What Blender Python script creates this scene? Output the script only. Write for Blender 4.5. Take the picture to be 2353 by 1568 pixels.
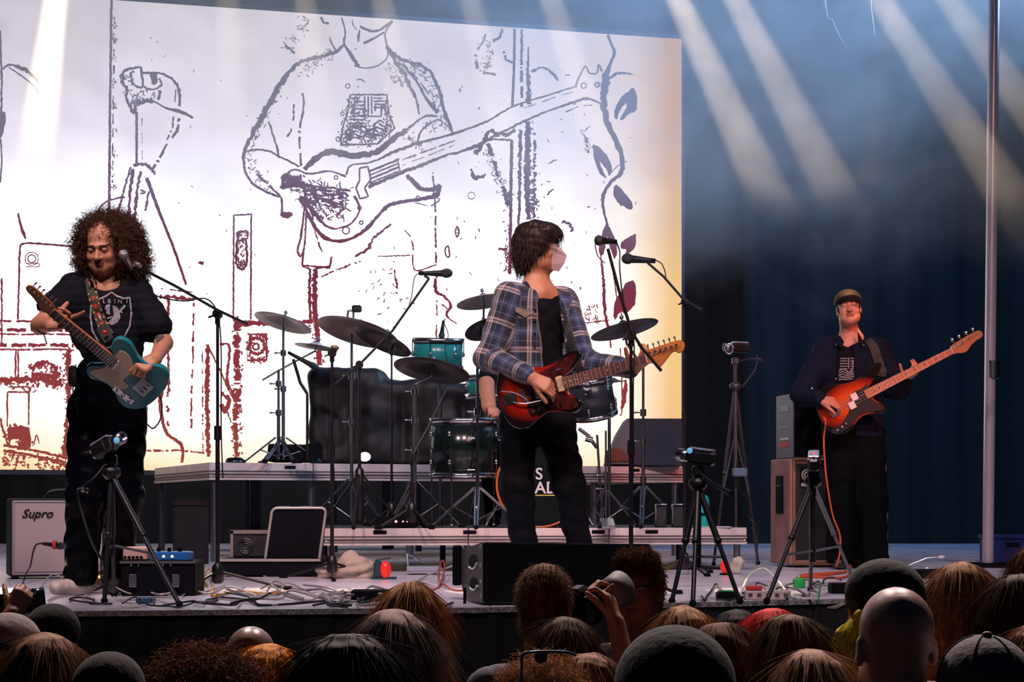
import bpy, bmesh, math, random
import numpy as np
from mathutils import Vector, Matrix, Quaternion
from mathutils.bvhtree import BVHTree

random.seed(7)
RNG = np.random.default_rng(7)
PI = math.pi
SC = bpy.context.scene
COL = SC.collection
for _o in list(bpy.data.objects):
    bpy.data.objects.remove(_o)

# ---------------------------------------------------------------- camera
F, CX, YH, HC = 3880.0, 1176.5, 1160.0, 0.43      # focal length in px, principal column, horizon row, lens height over the stage
def P(x, y, d):
    "point of the place at depth d that the photograph shows at column x, row y"
    return Vector(((x - CX) * d / F, d, HC - (y - YH) * d / F))
cam_d = bpy.data.cameras.new('camera')
cam = bpy.data.objects.new('camera', cam_d)
COL.objects.link(cam)
cam.location = (0, 0, HC)
cam.rotation_euler = (PI / 2, 0, 0)
cam_d.sensor_fit = 'HORIZONTAL'
cam_d.sensor_width = 36.0
cam_d.lens = F * 36.0 / 2353.0
cam_d.shift_y = (YH - 784.0) / 2353.0
cam_d.clip_start = 0.05
cam_d.clip_end = 200
SC.camera = cam

# ---------------------------------------------------------------- world, exposure
SC.view_settings.view_transform = 'Standard'
SC.view_settings.look = 'None'
SC.view_settings.exposure = 0.0
SC.view_settings.gamma = 1.0
SC.view_settings.use_curve_mapping = False
w = bpy.data.worlds.new('night')
SC.world = w
w.use_nodes = True
w.node_tree.nodes['Background'].inputs[0].default_value = (0.10, 0.16, 0.42, 1)
w.node_tree.nodes['Background'].inputs[1].default_value = 0.02
try:
    SC.cycles.use_denoising = True
    SC.cycles.adaptive_threshold = 0.03
    SC.cycles.max_bounces = 4
    SC.cycles.diffuse_bounces = 1
    SC.cycles.glossy_bounces = 2
    SC.cycles.transmission_bounces = 2
    SC.cycles.transparent_max_bounces = 8
    SC.cycles.volume_bounces = 0
    SC.cycles.volume_step_rate = 3.0
    SC.cycles.volume_max_steps = 40
    SC.cycles.sample_clamp_indirect = 4.0
except Exception:
    pass

# ---------------------------------------------------------------- lights of the stage rig
def aim(o, target):
    d = Vector(target) - o.location
    o.rotation_euler = d.to_track_quat('-Z', 'Y').to_euler()
def spot(name, loc, target, color, watt, deg, blend=0.4, radius=0.08):
    l = bpy.data.lights.new(name, 'SPOT')
    l.energy = watt; l.color = color; l.spot_size = math.radians(deg); l.spot_blend = blend; l.shadow_soft_size = radius
    o = bpy.data.objects.new(name, l); COL.objects.link(o); o.location = loc; aim(o, target)
    return o
# front truss over the stage edge: soft pink wash and warmer lights on the players
for _x, _tx, _w in ((-2.6, -2.0, 1000), (0.0, 0.0, 950), (2.8, 2.4, 700)):
    spot('front_wash', (_x, 4.6, 5.6), (_tx, 10.0, .5), (1.0, 0.77, 0.79), _w, 62, 0.9, 0.25)
spot('warm_front', (-0.4, 4.8, 5.2), (-1.9, 8.0, 1.2), (1.0, 0.28, 0.15), 140, 26, 0.9, 0.2)
spot('warm_front', (1.6, 4.6, 4.4), (0.3, 8.4, 1.3), (1.0, 0.36, 0.18), 420, 24, 0.9, 0.2)
spot('red_front', (4.4, 5.2, 3.6), (2.25, 11.2, 1.3), (1.0, 0.16, 0.12), 1100, 14, 0.9, 0.15)
spot('top_amber', (2.55, 9.95, 5.6), (2.24, 11.16, 1.80), (1.0, 0.46, 0.14), 3500, 3.0, 0.5, 0.02)
# cool wash from the rear rig over the stage
spot('blue_wash', (7.2, 12.6, 5.6), (-1.0, 13.2, 4.5), (0.36, 0.60, 1.0), 9500, 58, 1.0, 0.3)
spot('blue_wash', (-1.6, 10.4, 6.9), (2.0, 15.6, 4.9), (0.20, 0.46, 1.0), 7000, 70, 1.0, 0.3)
# lights over the stage turned on the crowd
for _x in (-2.2, 0.6, 3.0):
    spot('crowd_light', (_x, 9.9, 5.6), (_x * .7, 4.3, .1), (1.0, 0.76, 0.70), 1650, 36, 0.9, 0.2)
# rear truss: a row of parallel narrow beams thrown over the band towards the audience
BEAM_DIR = Vector((0.19, -1.0, -0.917)).normalized()
TRUSS_Y, TRUSS_Z = 14.6, 5.70
def beam_x(px_top):
    "x of the fixture whose beam crosses the top row of the photograph at column px_top"
    t = 1.465
    return (px_top - CX) * (TRUSS_Y - t) / F - 0.19 * t
BEAMS = [(128, 3.2), (523, .32), (700, .35), (878, .35), (1080, .35), (1266, .5), (1558, 1.5), (1690, 1.2), (2022, 1.0), (2180, .8)]
for _px, _k in BEAMS:
    l = bpy.data.lights.new('rear_beam', 'SPOT')
    l.energy = 26000 * _k; l.color = (1.0, 0.76, 0.50)
    l.spot_size = math.radians(2.5); l.spot_blend = 0.4; l.shadow_soft_size = 0.02
    o = bpy.data.objects.new('rear_beam', l); COL.objects.link(o)
    o.location = Vector((beam_x(_px), TRUSS_Y, TRUSS_Z)) - BEAM_DIR * 2.6
    o.rotation_euler = BEAM_DIR.to_track_quat('-Z', 'Y').to_euler()

# ---------------------------------------------------------------- materials
MATS = {}
def mat(name, color=(.5, .5, .5), rough=.6, metal=0., emit=None, estr=0., var=.0, vscale=8., bump=0., bscale=60., spec=.5, sheen=0.):
    if name in MATS: return MATS[name]
    m = bpy.data.materials.new(name); m.use_nodes = True
    nt = m.node_tree; b = nt.nodes['Principled BSDF']
    b.inputs['Base Color'].default_value = (*color, 1)
    b.inputs['Roughness'].default_value = rough
    b.inputs['Metallic'].default_value = metal
    b.inputs['Specular IOR Level'].default_value = spec
    if sheen: b.inputs['Sheen Weight'].default_value = sheen
    if emit:
        b.inputs['Emission Color'].default_value = (*emit, 1); b.inputs['Emission Strength'].default_value = estr
    if var or bump:
        tc = nt.nodes.new('ShaderNodeTexCoord')
    if var:
        n = nt.nodes.new('ShaderNodeTexNoise'); n.inputs['Scale'].default_value = vscale; n.inputs['Detail'].default_value = 4
        nt.links.new(tc.outputs['Object'], n.inputs['Vector'])
        r = nt.nodes.new('ShaderNodeMapRange'); r.inputs[1].default_value = .3; r.inputs[2].default_value = .7
        r.inputs[3].default_value = 1 - var; r.inputs[4].default_value = 1 + var
        nt.links.new(n.outputs['Fac'], r.inputs[0])
        mx = nt.nodes.new('ShaderNodeVectorMath'); mx.operation = 'SCALE'
        mx.inputs[0].default_value = color
        nt.links.new(r.outputs[0], mx.inputs['Scale'])
        nt.links.new(mx.outputs[0], b.inputs['Base Color'])
    if bump:
        n2 = nt.nodes.new('ShaderNodeTexNoise'); n2.inputs['Scale'].default_value = bscale; n2.inputs['Detail'].default_value = 3
        nt.links.new(tc.outputs['Object'], n2.inputs['Vector'])
        bp = nt.nodes.new('ShaderNodeBump'); bp.inputs['Strength'].default_value = bump; bp.inputs['Distance'].default_value = .01
        nt.links.new(n2.outputs['Fac'], bp.inputs['Height'])
        nt.links.new(bp.outputs[0], b.inputs['Normal'])
    MATS[name] = m
    return m

# ---------------------------------------------------------------- object helpers
def tag(o, label=None, cat=None, group=None, kind=None):
    if label: o['label'] = label
    if cat: o['category'] = cat
    if group: o['group'] = group
    if kind: o['kind'] = kind
    return o
def thing(name, label, cat, loc=(0, 0, 0), rz=0., group=None):
    o = bpy.data.objects.new(name, None); COL.objects.link(o)
    o.location = loc; o.rotation_euler = (0, 0, rz); o.empty_display_size = .1
    return tag(o, label, cat, group)
def root_inv(o):
    while o.parent: o = o.parent
    return (Matrix.Translation(o.location) @ o.rotation_euler.to_matrix().to_4x4()).inverted()
def link_mesh(name, me, m=None, parent=None, smooth=False):
    o = bpy.data.objects.new(name, me); COL.objects.link(o)
    if m is not None:
        for mm in (m if isinstance(m, (list, tuple)) else [m]): me.materials.append(mm)
    if parent: o.parent = parent
    if smooth: me.polygons.foreach_set('use_smooth', [True] * len(me.polygons))
    return o
class MB:
    "collects simple shapes, all in coordinates of the place, and links them as one mesh"
    def __init__(s): s.v = []; s.f = []; s.m = Matrix.Identity(4); s.sm = []; s.mi = []; s.cur = 0
    def at(s, loc=(0, 0, 0), rot=None, sc=1.):
        s.m = Matrix.Translation(loc) @ (rot.to_4x4() if rot is not None else Matrix.Identity(4)) @ Matrix.Scale(sc, 4); return s
    def basis(s, o, x, y, z):
        x, y, z = Vector(x), Vector(y), Vector(z)
        s.m = Matrix(((x.x, y.x, z.x, o[0]), (x.y, y.y, z.y, o[1]), (x.z, y.z, z.z, o[2]), (0, 0, 0, 1))); return s
    def mat(s, i): s.cur = i; return s
    def add(s, vs, fs, smooth=False):
        n = len(s.v); s.v += [s.m @ Vector(p) for p in vs]; s.f += [tuple(i + n for i in f) for f in fs]
        s.sm += [smooth] * len(fs); s.mi += [s.cur] * len(fs); return s
    def box(s, c, d, bev=0., rot=None):
        x, y, z = d[0] / 2, d[1] / 2, d[2] / 2
        R = rot if rot is not None else None
        def tr(p):
            q = Vector(p)
            if R is not None: q = R @ q
            return q + Vector(c)
        b = min(bev, x * .95, y * .95, z * .95)
        if b <= 0:
            vs = [tr((sx * x, sy * y, sz * z)) for sz in (-1, 1) for sy in (-1, 1) for sx in (-1, 1)]
            return s.add(vs, [(0, 2, 3, 1), (4, 5, 7, 6), (0, 1, 5, 4), (2, 6, 7, 3), (0, 4, 6, 2), (1, 3, 7, 5)])
        vs = []; idx = {}
        for sx in (-1, 1):
            for sy in (-1, 1):
                for sz in (-1, 1):
                    for a in range(3):
                        q = [sx * (x - b), sy * (y - b), sz * (z - b)]
                        q[a] += (sx, sy, sz)[a] * b
                        idx[sx, sy, sz, a] = len(vs); vs.append(tr(q))
        fs = []
        for a in range(3):
            o1, o2 = [k for k in range(3) if k != a]
            for sa in (-1, 1):
                q = []
                for s1, s2 in ((-1, -1), (1, -1), (1, 1), (-1, 1)):
                    k = [0, 0, 0]; k[a] = sa; k[o1] = s1; k[o2] = s2; q.append(idx[(*k, a)])
                fs.append(tuple(q if (sa > 0) == (a != 1) else q[::-1]))
            for s1 in (-1, 1):
                for s2 in (-1, 1):
                    k0 = [0, 0, 0]; k1 = [0, 0, 0]; k0[a] = -1; k1[a] = 1; k0[o1] = k1[o1] = s1; k0[o2] = k1[o2] = s2
                    fs.append((idx[(*k0, o1)], idx[(*k1, o1)], idx[(*k1, o2)], idx[(*k0, o2)]))
        for sx in (-1, 1):
            for sy in (-1, 1):
                for sz in (-1, 1): fs.append(tuple(idx[sx, sy, sz, a] for a in range(3)))
        return s.add(vs, fs)
    def tube(s, pts, r, n=8, caps=True, smooth=True):
        pts = [Vector(p) for p in pts]
        rs = r if isinstance(r, (list, tuple)) else [r] * len(pts)
        vs, fs = [], []; up = None
        for i, p in enumerate(pts):
            t = (pts[min(i + 1, len(pts) - 1)] - pts[max(i - 1, 0)])
            t = t.normalized() if t.length > 1e-9 else Vector((0, 0, 1))
            if up is None: up = t.orthogonal().normalized()
            else:
                up = up - t * up.dot(t)
                up = up.normalized() if up.length > 1e-6 else t.orthogonal().normalized()
            b = t.cross(up)
            for k in range(n):
                a = 2 * PI * k / n
                vs.append(p + (up * math.cos(a) + b * math.sin(a)) * rs[i])
        for i in range(len(pts) - 1):
            for k in range(n):
                k2 = (k + 1) % n
                fs.append((i * n + k, i * n + k2, (i + 1) * n + k2, (i + 1) * n + k))
        s.add(vs, fs, smooth)
        if caps:
            s.add(vs[:n], [tuple(range(n))[::-1]]); s.add(vs[-n:], [tuple(range(n))])
        return s
    def lathe(s, prof, n=24, o=(0, 0, 0), x=(1, 0, 0), y=(0, 1, 0), z=(0, 0, 1), smooth=True):
        "prof: (radius, height) pairs turned about z"
        o, x, y, z = Vector(o), Vector(x), Vector(y), Vector(z)
        vs, fs = [], []
        for r, h in prof:
            for k in range(n):
                a = 2 * PI * k / n
                vs.append(o + (x * math.cos(a) + y * math.sin(a)) * r + z * h)
        for i in range(len(prof) - 1):
            for k in range(n):
                k2 = (k + 1) % n
                fs.append((i * n + k, i * n + k2, (i + 1) * n + k2, (i + 1) * n + k))
        return s.add(vs, fs, smooth)
    def prism(s, poly, z0, z1, smooth=False, rim=0.):
        "outline in x,y raised from z0 to z1; rim rounds the edges"
        n = len(poly)
        c = Vector((sum(p[0] for p in poly) / n, sum(p[1] for p in poly) / n))
        rings = [(1., z0), (1., z1)]
        area = sum(poly[i][0] * poly[(i + 1) % n][1] - poly[(i + 1) % n][0] * poly[i][1] for i in range(n))
        if area < 0: poly = poly[::-1]
        vs = []
        def inset(d):
            out = []
            for i in range(n):
                a, b, e = Vector(poly[i - 1]), Vector(poly[i]), Vector(poly[(i + 1) % n])
                t = (e - a)
                t = t.normalized() if t.length > 1e-9 else Vector((1, 0))
                out.append((b.x - t.y * d, b.y + t.x * d))
            return out
        if rim:
            lv = [(inset(rim), z0), (poly, z0 + rim), (poly, z1 - rim), (inset(rim * .35), z1 - rim * .35), (inset(rim), z1)]
        else: lv = [(poly, z0), (poly, z1)]
        for pl, z in lv: vs += [(p[0], p[1], z) for p in pl]
        fs = []
        for L in range(len(lv) - 1):
            for i in range(n):
                j = (i + 1) % n
                fs.append((L * n + i, L * n + j, (L + 1) * n + j, (L + 1) * n + i))
        s.add(vs, fs, smooth or rim > 0)
        s.add(vs[:n], [tuple(range(n))[::-1]]); s.add(vs[-n:], [tuple(range(n))])
        return s
    def ball(s, c, r, n=12, m=8, rot=None):
        r = (r, r, r) if isinstance(r, (int, float)) else r
        vs, fs = [], []
        for i in range(m + 1):
            t = PI * i / m
            for k in range(n):
                a = 2 * PI * k / n
                q = Vector((r[0] * math.sin(t) * math.cos(a), r[1] * math.sin(t) * math.sin(a), r[2] * math.cos(t)))
                if rot is not None: q = rot @ q
                vs.append(q + Vector(c))
        for i in range(m):
            for k in range(n):
                k2 = (k + 1) % n
                fs.append((i * n + k, (i + 1) * n + k, (i + 1) * n + k2, i * n + k2))
        return s.add(vs, fs, True)
    def quad(s, a, b, c, d): return s.add([a, b, c, d], [(0, 1, 2, 3)])
    def build(s, name, m=None, parent=None, label=None):
        me = bpy.data.meshes.new(name)
        vs = s.v
        if parent is not None:
            iv = root_inv(parent); vs = [iv @ v for v in vs]
        me.from_pydata([tuple(v) for v in vs], [], s.f)
        me.polygons.foreach_set('use_smooth', s.sm)
        if any(s.mi): me.polygons.foreach_set('material_index', s.mi)
        me.update()
        o = link_mesh(name, me, m, parent)
        if label: o['label'] = label
        return o
def struct(name, mb, m):
    o = mb.build(name, m); o['kind'] = 'structure'; return o
def copy_tree(o, parent=None):
    c = o.copy(); COL.objects.link(c); c.parent = parent
    for ch in list(o.children): copy_tree(ch, c)
    return c
def catmull(pts, n=6, closed=False):
    pts = [Vector(p) for p in pts]; out = []; N = len(pts)
    rng = range(N if closed else N - 1)
    for i in rng:
        g = (lambda k: pts[k % N]) if closed else (lambda k: pts[max(0, min(N - 1, k))])
        p0, p1, p2, p3 = g(i - 1), g(i), g(i + 1), g(i + 2)
        for k in range(n):
            t = k / n
            out.append(.5 * ((2 * p1) + (p2 - p0) * t + (2 * p0 - 5 * p1 + 4 * p2 - p3) * t * t + (3 * p1 - p0 - 3 * p2 + p3) * t ** 3))
    if not closed: out.append(pts[-1])
    return out
def text_mesh(body, size, font_shear=0., bold=0.):
    "flat lettering: verts and faces in the x,y plane"
    cu = bpy.data.curves.new('lettering', 'FONT'); cu.body = body; cu.size = size; cu.shear = font_shear; cu.offset = bold
    cu.resolution_u = 4
    o = bpy.data.objects.new('lettering', cu); COL.objects.link(o)
    dg = bpy.context.evaluated_depsgraph_get(); me = o.evaluated_get(dg).to_mesh()
    vs = [v.co.copy() for v in me.vertices]; fs = [tuple(p.vertices) for p in me.polygons]
    o.evaluated_get(dg).to_mesh_clear()
    bpy.data.objects.remove(o); bpy.data.curves.remove(cu)
    return vs, fs

# ---------------------------------------------------------------- setting: stage floor, skirt, ground, drapes
M_floor = mat('stage floor', (.76, .73, .85), .26, var=.22, vscale=1.5, bump=.04, bscale=40, spec=.75)
M_black = mat('matt black', (.002, .0025, .0055), .65, spec=.12)
M_skirt = mat('black skirt cloth', (.010, .010, .014), .9, bump=.3, bscale=12)
def edge_d(x_px): return HC * F / (np.interp(x_px, [-400, 165, 1100, 1950, 2900], [260, 248, 240, 219, 205]))
ew = [P(x, YH, edge_d(x)) for x in (-400, 165, 1100, 1950, 2900)]
g = MB()
fl = [(p.x, p.y, 0.) for p in ew]
back = [(9.0, 19.0, 0.), (-9.0, 19.0, 0.)]
poly = [(p[0], p[1]) for p in fl] + [(9., 19.), (-9., 19.)]
g.prism(poly, -.06, 0.)
struct('floor', g, M_floor)
# worn edge lip and hanging skirt of the stage front
lip = MB()
for a, b in zip(fl[:-1], fl[1:]):
    a, b = Vector(a), Vector(b); n = Vector((b.y - a.y, -(b.x - a.x), 0)).normalized()
    lip.add([a + n * .012 + Vector((0, 0, -.016)), b + n * .012 + Vector((0, 0, -.016)), b + n * .012 + Vector((0, 0, .006)), a + n * .012 + Vector((0, 0, .006)),
             a + Vector((0, 0, .006)), b + Vector((0, 0, .006)), a + Vector((0, 0, -.016)), b + Vector((0, 0, -.016))],
            [(0, 1, 2, 3), (3, 2, 5, 4), (0, 6, 7, 1), (0, 3, 4, 6), (1, 7, 5, 2), (4, 5, 7, 6)])
struct('trim_1', lip, mat('worn black edge', (.30, .29, .30), .7, var=.6, vscale=60, bump=.5, bscale=120))
sk = MB(); vs = []; N = 420
for i in range(N + 1):
    t = i / N * (len(fl) - 1); k = min(int(t), len(fl) - 2); p = Vector(fl[k]).lerp(Vector(fl[k + 1]), t - k)
    wv = .02 * math.sin(i * .55) + .012 * math.sin(i * 1.31 + 1)
    vs += [(p.x, p.y - .006 + wv * .1, -.012), (p.x, p.y + .05 + wv, -1.50)]
sk.add(vs, [(2 * i, 2 * i + 1, 2 * i + 3, 2 * i + 2) for i in range(N)], True)
struct('wall_front', sk, M_skirt)
gr = MB(); gr.box((0, 5, -1.55), (40, 50, .1))
struct('ground', gr, mat('dark ground', (.03, .03, .035), .9, var=.3))
def drape(name, a, b, z0, z1, amp, waves, m):
    mb = MB(); vs = []; n = waves * 8
    a, b = Vector((*a, 0)), Vector((*b, 0)); nrm = Vector((-(b - a).y, (b - a).x, 0)).normalized()
    for i in range(n + 1):
        p = a.lerp(b, i / n); wv = amp * (math.sin(i * 2 * PI / 8) + .5 * math.sin(i * .31 + 2) + .4 * math.sin(i * 1.9))
        q = p + nrm * wv
        vs += [(q.x, q.y, z0), (q.x, q.y, z1)]
    mb.add(vs, [(2 * i, 2 * i + 2, 2 * i + 3, 2 * i + 1) for i in range(n)], True)
    return struct(name, mb, m)
M_drape = mat('dark blue drape', (.0018, .003, .006), .95)
drape('wall_back', (-9, 18.6), (9, 18.6), 0, 9.5, .02, 40, M_drape)
drape('wall_right', (7.8, 9.5), (9.0, 18.8), 0, 9.5, .08, 18, M_drape)

# ---------------------------------------------------------------- video wall
SA, SB = P(260, 0, 15.6), P(1566, 90, 15.6 * 1160 / 1070.)
SU = (Vector((SB.x - SA.x, SB.y - SA.y, 0))).normalized()       # along the wall
SN = Vector((SU.y, -SU.x, 0))                                    # towards the audience
S_TOP, S_BOT = SA.z, .43 + 80 * 15.43 / F
def scr(x, y, off=.004):
    "point on the face of the video wall behind pixel x, y"
    k = (x - CX) / F                                             # x = k d ; on line SA + SU t
    # (SA.x + SU.x t) = k (SA.y + SU.y t)
    t = (k * SA.y - SA.x) / (SU.x - k * SU.y)
    q = Vector((SA.x, SA.y, 0)) + SU * t
    q.z = HC - (y - YH) * q.y / F
    return q + SN * off
s_left = scr(-170, 500, 0); s_right = Vector((SB.x, SB.y, 0))
s_len = (Vector((s_right.x, s_right.y, 0)) - Vector((s_left.x, s_left.y, 0))).length
wall_t = thing('video_screen', 'huge lit video wall showing a line drawing of a guitar player', 'screen', (s_left.x, s_left.y, S_BOT), math.atan2(SU.y, SU.x))
def screen_mat():
    m = bpy.data.materials.new('lit screen'); m.use_nodes = True; nt = m.node_tree
    nt.nodes.remove(nt.nodes['Principled BSDF'])
    N = nt.nodes.new; L = nt.links.new
    out = nt.nodes['Material Output']; em = N('ShaderNodeEmission'); L(em.outputs[0], out.inputs[0])
    tc = N('ShaderNodeTexCoord'); sp = N('ShaderNodeSeparateXYZ'); L(tc.outputs['Object'], sp.inputs[0])
    nz = N('ShaderNodeTexNoise'); nz.inputs['Scale'].default_value = 1.3; nz.inputs['Detail'].default_value = 5; L(tc.outputs['Object'], nz.inputs['Vector'])
    def ramp(src, stops, off=None):
        a = N('ShaderNodeMath'); a.operation = 'MULTIPLY_ADD'; L(nz.outputs['Fac'], a.inputs[0]); a.inputs[1].default_value = off or .0; L(src, a.inputs[2])
        r = N('ShaderNodeMapRange'); r.inputs[1].default_value = stops[0][0]; r.inputs[2].default_value = stops[-1][0]
        L(a.outputs[0], r.inputs[0])
        c = N('ShaderNodeValToRGB'); L(r.outputs[0], c.inputs[0])
        lo, hi = stops[0][0], stops[-1][0]
        e = c.color_ramp.elements
        e[0].position = 0.; e[0].color = (*stops[0][1], 1); e[1].position = 1.; e[1].color = (*stops[-1][1], 1)
        for p, col in stops[1:-1]:
            q = e.new((p - lo) / (hi - lo)); q.color = (*col, 1)
        return c.outputs[0]
    H = S_TOP - S_BOT
    zc = ramp(sp.outputs['Z'], [(-.1, (.80, .38, .12)), (.25, (.94, .70, .50)), (.7, (.95, .90, .92)), (1.5, (.95, .98, 1.0)), (2.4, (.90, .92, 1.0)), (3.3, (.86, .80, .95)), (H, (.76, .70, .80))], .35)
    # paper-yellow right border and lower left corner of the picture shown
    xr = ramp(sp.outputs['X'], [(s_len - 1.1, (1, 1, 1)), (s_len - .45, (.97, .86, .72)), (s_len, (.74, .46, .20))], .25)
    xl = ramp(sp.outputs['X'], [(0, (1, .78, .55)), (1.5, (1, .93, .86)), (2.6, (1, 1, 1))], .3)
    zl = N('ShaderNodeMapRange'); zl.inputs[1].default_value = .1; zl.inputs[2].default_value = 1.2; L(sp.outputs['Z'], zl.inputs[0])
    m0 = N('ShaderNodeMix'); m0.data_type = 'RGBA'; L(zl.outputs[0], m0.inputs[0]); L(xl, m0.inputs[6]); m0.inputs[7].default_value = (1, 1, 1, 1)
    m1 = N('ShaderNodeMix'); m1.data_type = 'RGBA'; m1.blend_type = 'MULTIPLY'; m1.inputs[0].default_value = 1; L(zc, m1.inputs[6]); L(xr, m1.inputs[7])
    m2 = N('ShaderNodeMix'); m2.data_type = 'RGBA'; m2.blend_type = 'MULTIPLY'; m2.inputs[0].default_value = 1; L(m1.outputs[2], m2.inputs[6]); L(m0.outputs[2], m2.inputs[7])
    L(m2.outputs[2], em.inputs[0]); em.inputs[1].default_value = 1.32
    return m
sm = MB(); sm.basis(s_left * 1.0, SU, -SN, (0, 0, 1))
sm.m.translation.z = 0
sm.box((s_len / 2, .06, (S_TOP + S_BOT) / 2), (s_len, .12, S_TOP - S_BOT))
sm.build('panel', screen_mat(), wall_t)
fr = MB(); fr.m = sm.m.copy()
fr.box((s_len / 2, .07, S_TOP + .02), (s_len + .06, .16, .04)); fr.box((s_len + .015, .07, (S_TOP + S_BOT) / 2), (.03, .16, S_TOP - S_BOT)); fr.box((s_len / 2, .07, S_BOT - .02), (s_len + .06, .16, .04))
fr.build('frame', mat('dark frame', (.06, .06, .08), .5, .3), wall_t)
for fx in np.linspace(.4, s_len - .4, 6):
    q = MB(); q.m = sm.m.copy(); q.box((fx, .12, (S_BOT - .04) / 2), (.10, .10, S_BOT - .04)); q.build('support_leg', M_black, wall_t)

# ---------------------------------------------------------------- the picture shown on the video wall: rough ink lines
def ink_mat():
    m = bpy.data.materials.new('ink line on screen'); m.use_nodes = True; nt = m.node_tree
    nt.nodes.remove(nt.nodes['Principled BSDF']); N = nt.nodes.new; L = nt.links.new
    em = N('ShaderNodeEmission'); L(em.outputs[0], nt.nodes['Material Output'].inputs[0])
    tc = N('ShaderNodeTexCoord'); sp = N('ShaderNodeSeparateXYZ'); L(tc.outputs['Object'], sp.inputs[0])
    nz = N('ShaderNodeTexNoise'); nz.inputs['Scale'].default_value = 2.; L(tc.outputs['Object'], nz.inputs['Vector'])
    a = N('ShaderNodeMath'); a.operation = 'MULTIPLY_ADD'; L(nz.outputs['Fac'], a.inputs[0]); a.inputs[1].default_value = 1.0; L(sp.outputs['Z'], a.inputs[2])
    r = N('ShaderNodeMapRange'); r.inputs[1].default_value = .5; r.inputs[2].default_value = 4.4; L(a.outputs[0], r.inputs[0])
    c = N('ShaderNodeValToRGB'); L(r.outputs[0], c.inputs[0]); e = c.color_ramp.elements
    e[0].position = 0; e[0].color = (.30, .06, .045, 1); e[1].position = 1; e[1].color = (.16, .15, .24, 1)
    for p, col in ((.3, (.26, .035, .05)), (.5, (.17, .03, .06)), (.68, (.12, .06, .13))):
        q = e.new(p); q.color = (*col, 1)
    L(c.outputs[0], em.inputs[0]); em.inputs[1].default_value = 1.0
    return m
M_ink = ink_mat()
R2 = random.Random(3)
class Ink:
    def __init__(s): s.v = []; s.f = []
    def ribbon(s, pts, wd, rough=.35, gap=0., smooth=True):
        pts = [Vector((p[0], p[1], 0)) for p in pts]
        ws = wd if isinstance(wd, (list, tuple)) else None
        if smooth and len(pts) > 2: pp = catmull(pts, 6)
        else: pp = pts
        out = []; acc = []; tot = 0
        for i in range(len(pp) - 1):
            L = (pp[i + 1] - pp[i]).length; n = max(1, int(L / 4))
            for k in range(n): out.append(pp[i].lerp(pp[i + 1], k / n))
        out.append(pp[-1])
        n = len(out); start = len(s.v); keep = []
        ph = R2.random() * 10
        for i, p in enumerate(out):
            t = out[min(i + 1, n - 1)] - out[max(i - 1, 0)]
            t = t.normalized() if t.length > 0 else Vector((1, 0, 0))
            q = Vector((-t.y, t.x, 0))
            w0 = (np.interp(i / max(1, n - 1), np.linspace(0, 1, len(ws)), ws) if ws else wd) / 2
            a = w0 * (1 + R2.uniform(-rough, rough)); b = w0 * (1 + R2.uniform(-rough, rough))
            j = q * R2.uniform(-.25, .25) * w0 * rough * 2
            s.v.append(scr(*(p + q * a + j)[:2])); s.v.append(scr(*(p - q * b + j)[:2]))
            keep.append(not (gap and math.sin(i * .7 + ph) + R2.uniform(-1, 1) > 1.2 - gap * 2))
        for i in range(n - 1):
            if keep[i]:
                k = start + 2 * i; s.f.append((k, k + 1, k + 3, k + 2))
        return s
    def poly(s, pts, jag=1.5, smooth=True):
        pp = catmull([(p[0], p[1], 0) for p in pts], 5, True) if smooth else [Vector((p[0], p[1], 0)) for p in pts]
        n = len(s.v)
        for p in pp: s.v.append(scr(p.x + R2.uniform(-jag, jag), p.y + R2.uniform(-jag, jag)))
        s.f.append(tuple(range(n, len(s.v)))); return s
    def fuzz(s, pts, wd, n=60, ln=10, w=2.2):
        "short broken strokes scattered about a path"
        pp = catmull([(p[0], p[1], 0) for p in pts], 8)
        for _ in range(n):
            p = R2.choice(pp) + Vector((R2.uniform(-wd, wd), R2.uniform(-wd, wd), 0))
            a = R2.uniform(0, 2 * PI); L = R2.uniform(.3, 1) * ln
            q = p + Vector((math.cos(a) * L, math.sin(a) * L, 0)); m = (p + q) / 2 + Vector((R2.uniform(-3, 3), R2.uniform(-3, 3), 0))
            s.ribbon([p, m, q], R2.uniform(.6, 1.2) * w, .5)
        return s
    def build(s, name, label=None):
        mb = MB(); mb.add(s.v, s.f); o = mb.build(name, M_ink, wall_t); o['kind'] = 'stuff'
        return o
def ring(cx, cy, r, n=12): return [(cx + r * math.cos(2 * PI * k / n), cy + r * math.sin(2 * PI * k / n)) for k in range(n + 1)]

I = Ink()   # the player's body
I.ribbon([(790, 104), (772, 119), (745, 128), (684, 147), (646, 191), (619, 237), (592, 287), (563, 344), (560, 367), (563, 394), (584, 425), (619, 444), (642, 453)], [6, 7, 8, 9, 12, 13, 14, 12, 8, 7, 6, 5, 5], .45)
I.fuzz([(760, 125), (720, 145), (700, 165)], 14, 50, 9); I.fuzz([(640, 205), (600, 285), (572, 350)], 9, 50, 12)
I.ribbon([(785, 40), (793, 73), (791, 100), (814, 138), (824, 153)], [3, 4, 6, 9, 6]); I.ribbon([(814, 151), (841, 157), (868, 151), (887, 136), (891, 119), (885, 77), (902, 50)], 3.5)
I.ribbon([(827, 61), (845, 69), (868, 71), (891, 57), (902, 48)], 6); I.ribbon([(835, 100), (856, 90), (883, 75)], 5); I.ribbon([(826, 69), (822, 96)], 5, .7); I.ribbon([(809, 44), (812, 60), (820, 68)], 2.5)
I.ribbon([(887, 107), (910, 130), (937, 142), (967, 149), (990, 168), (1009, 207), (1017, 241), (1028, 276), (1040, 306)], [9, 9, 7, 6, 6, 8, 8, 9, 5], .45)
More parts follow.
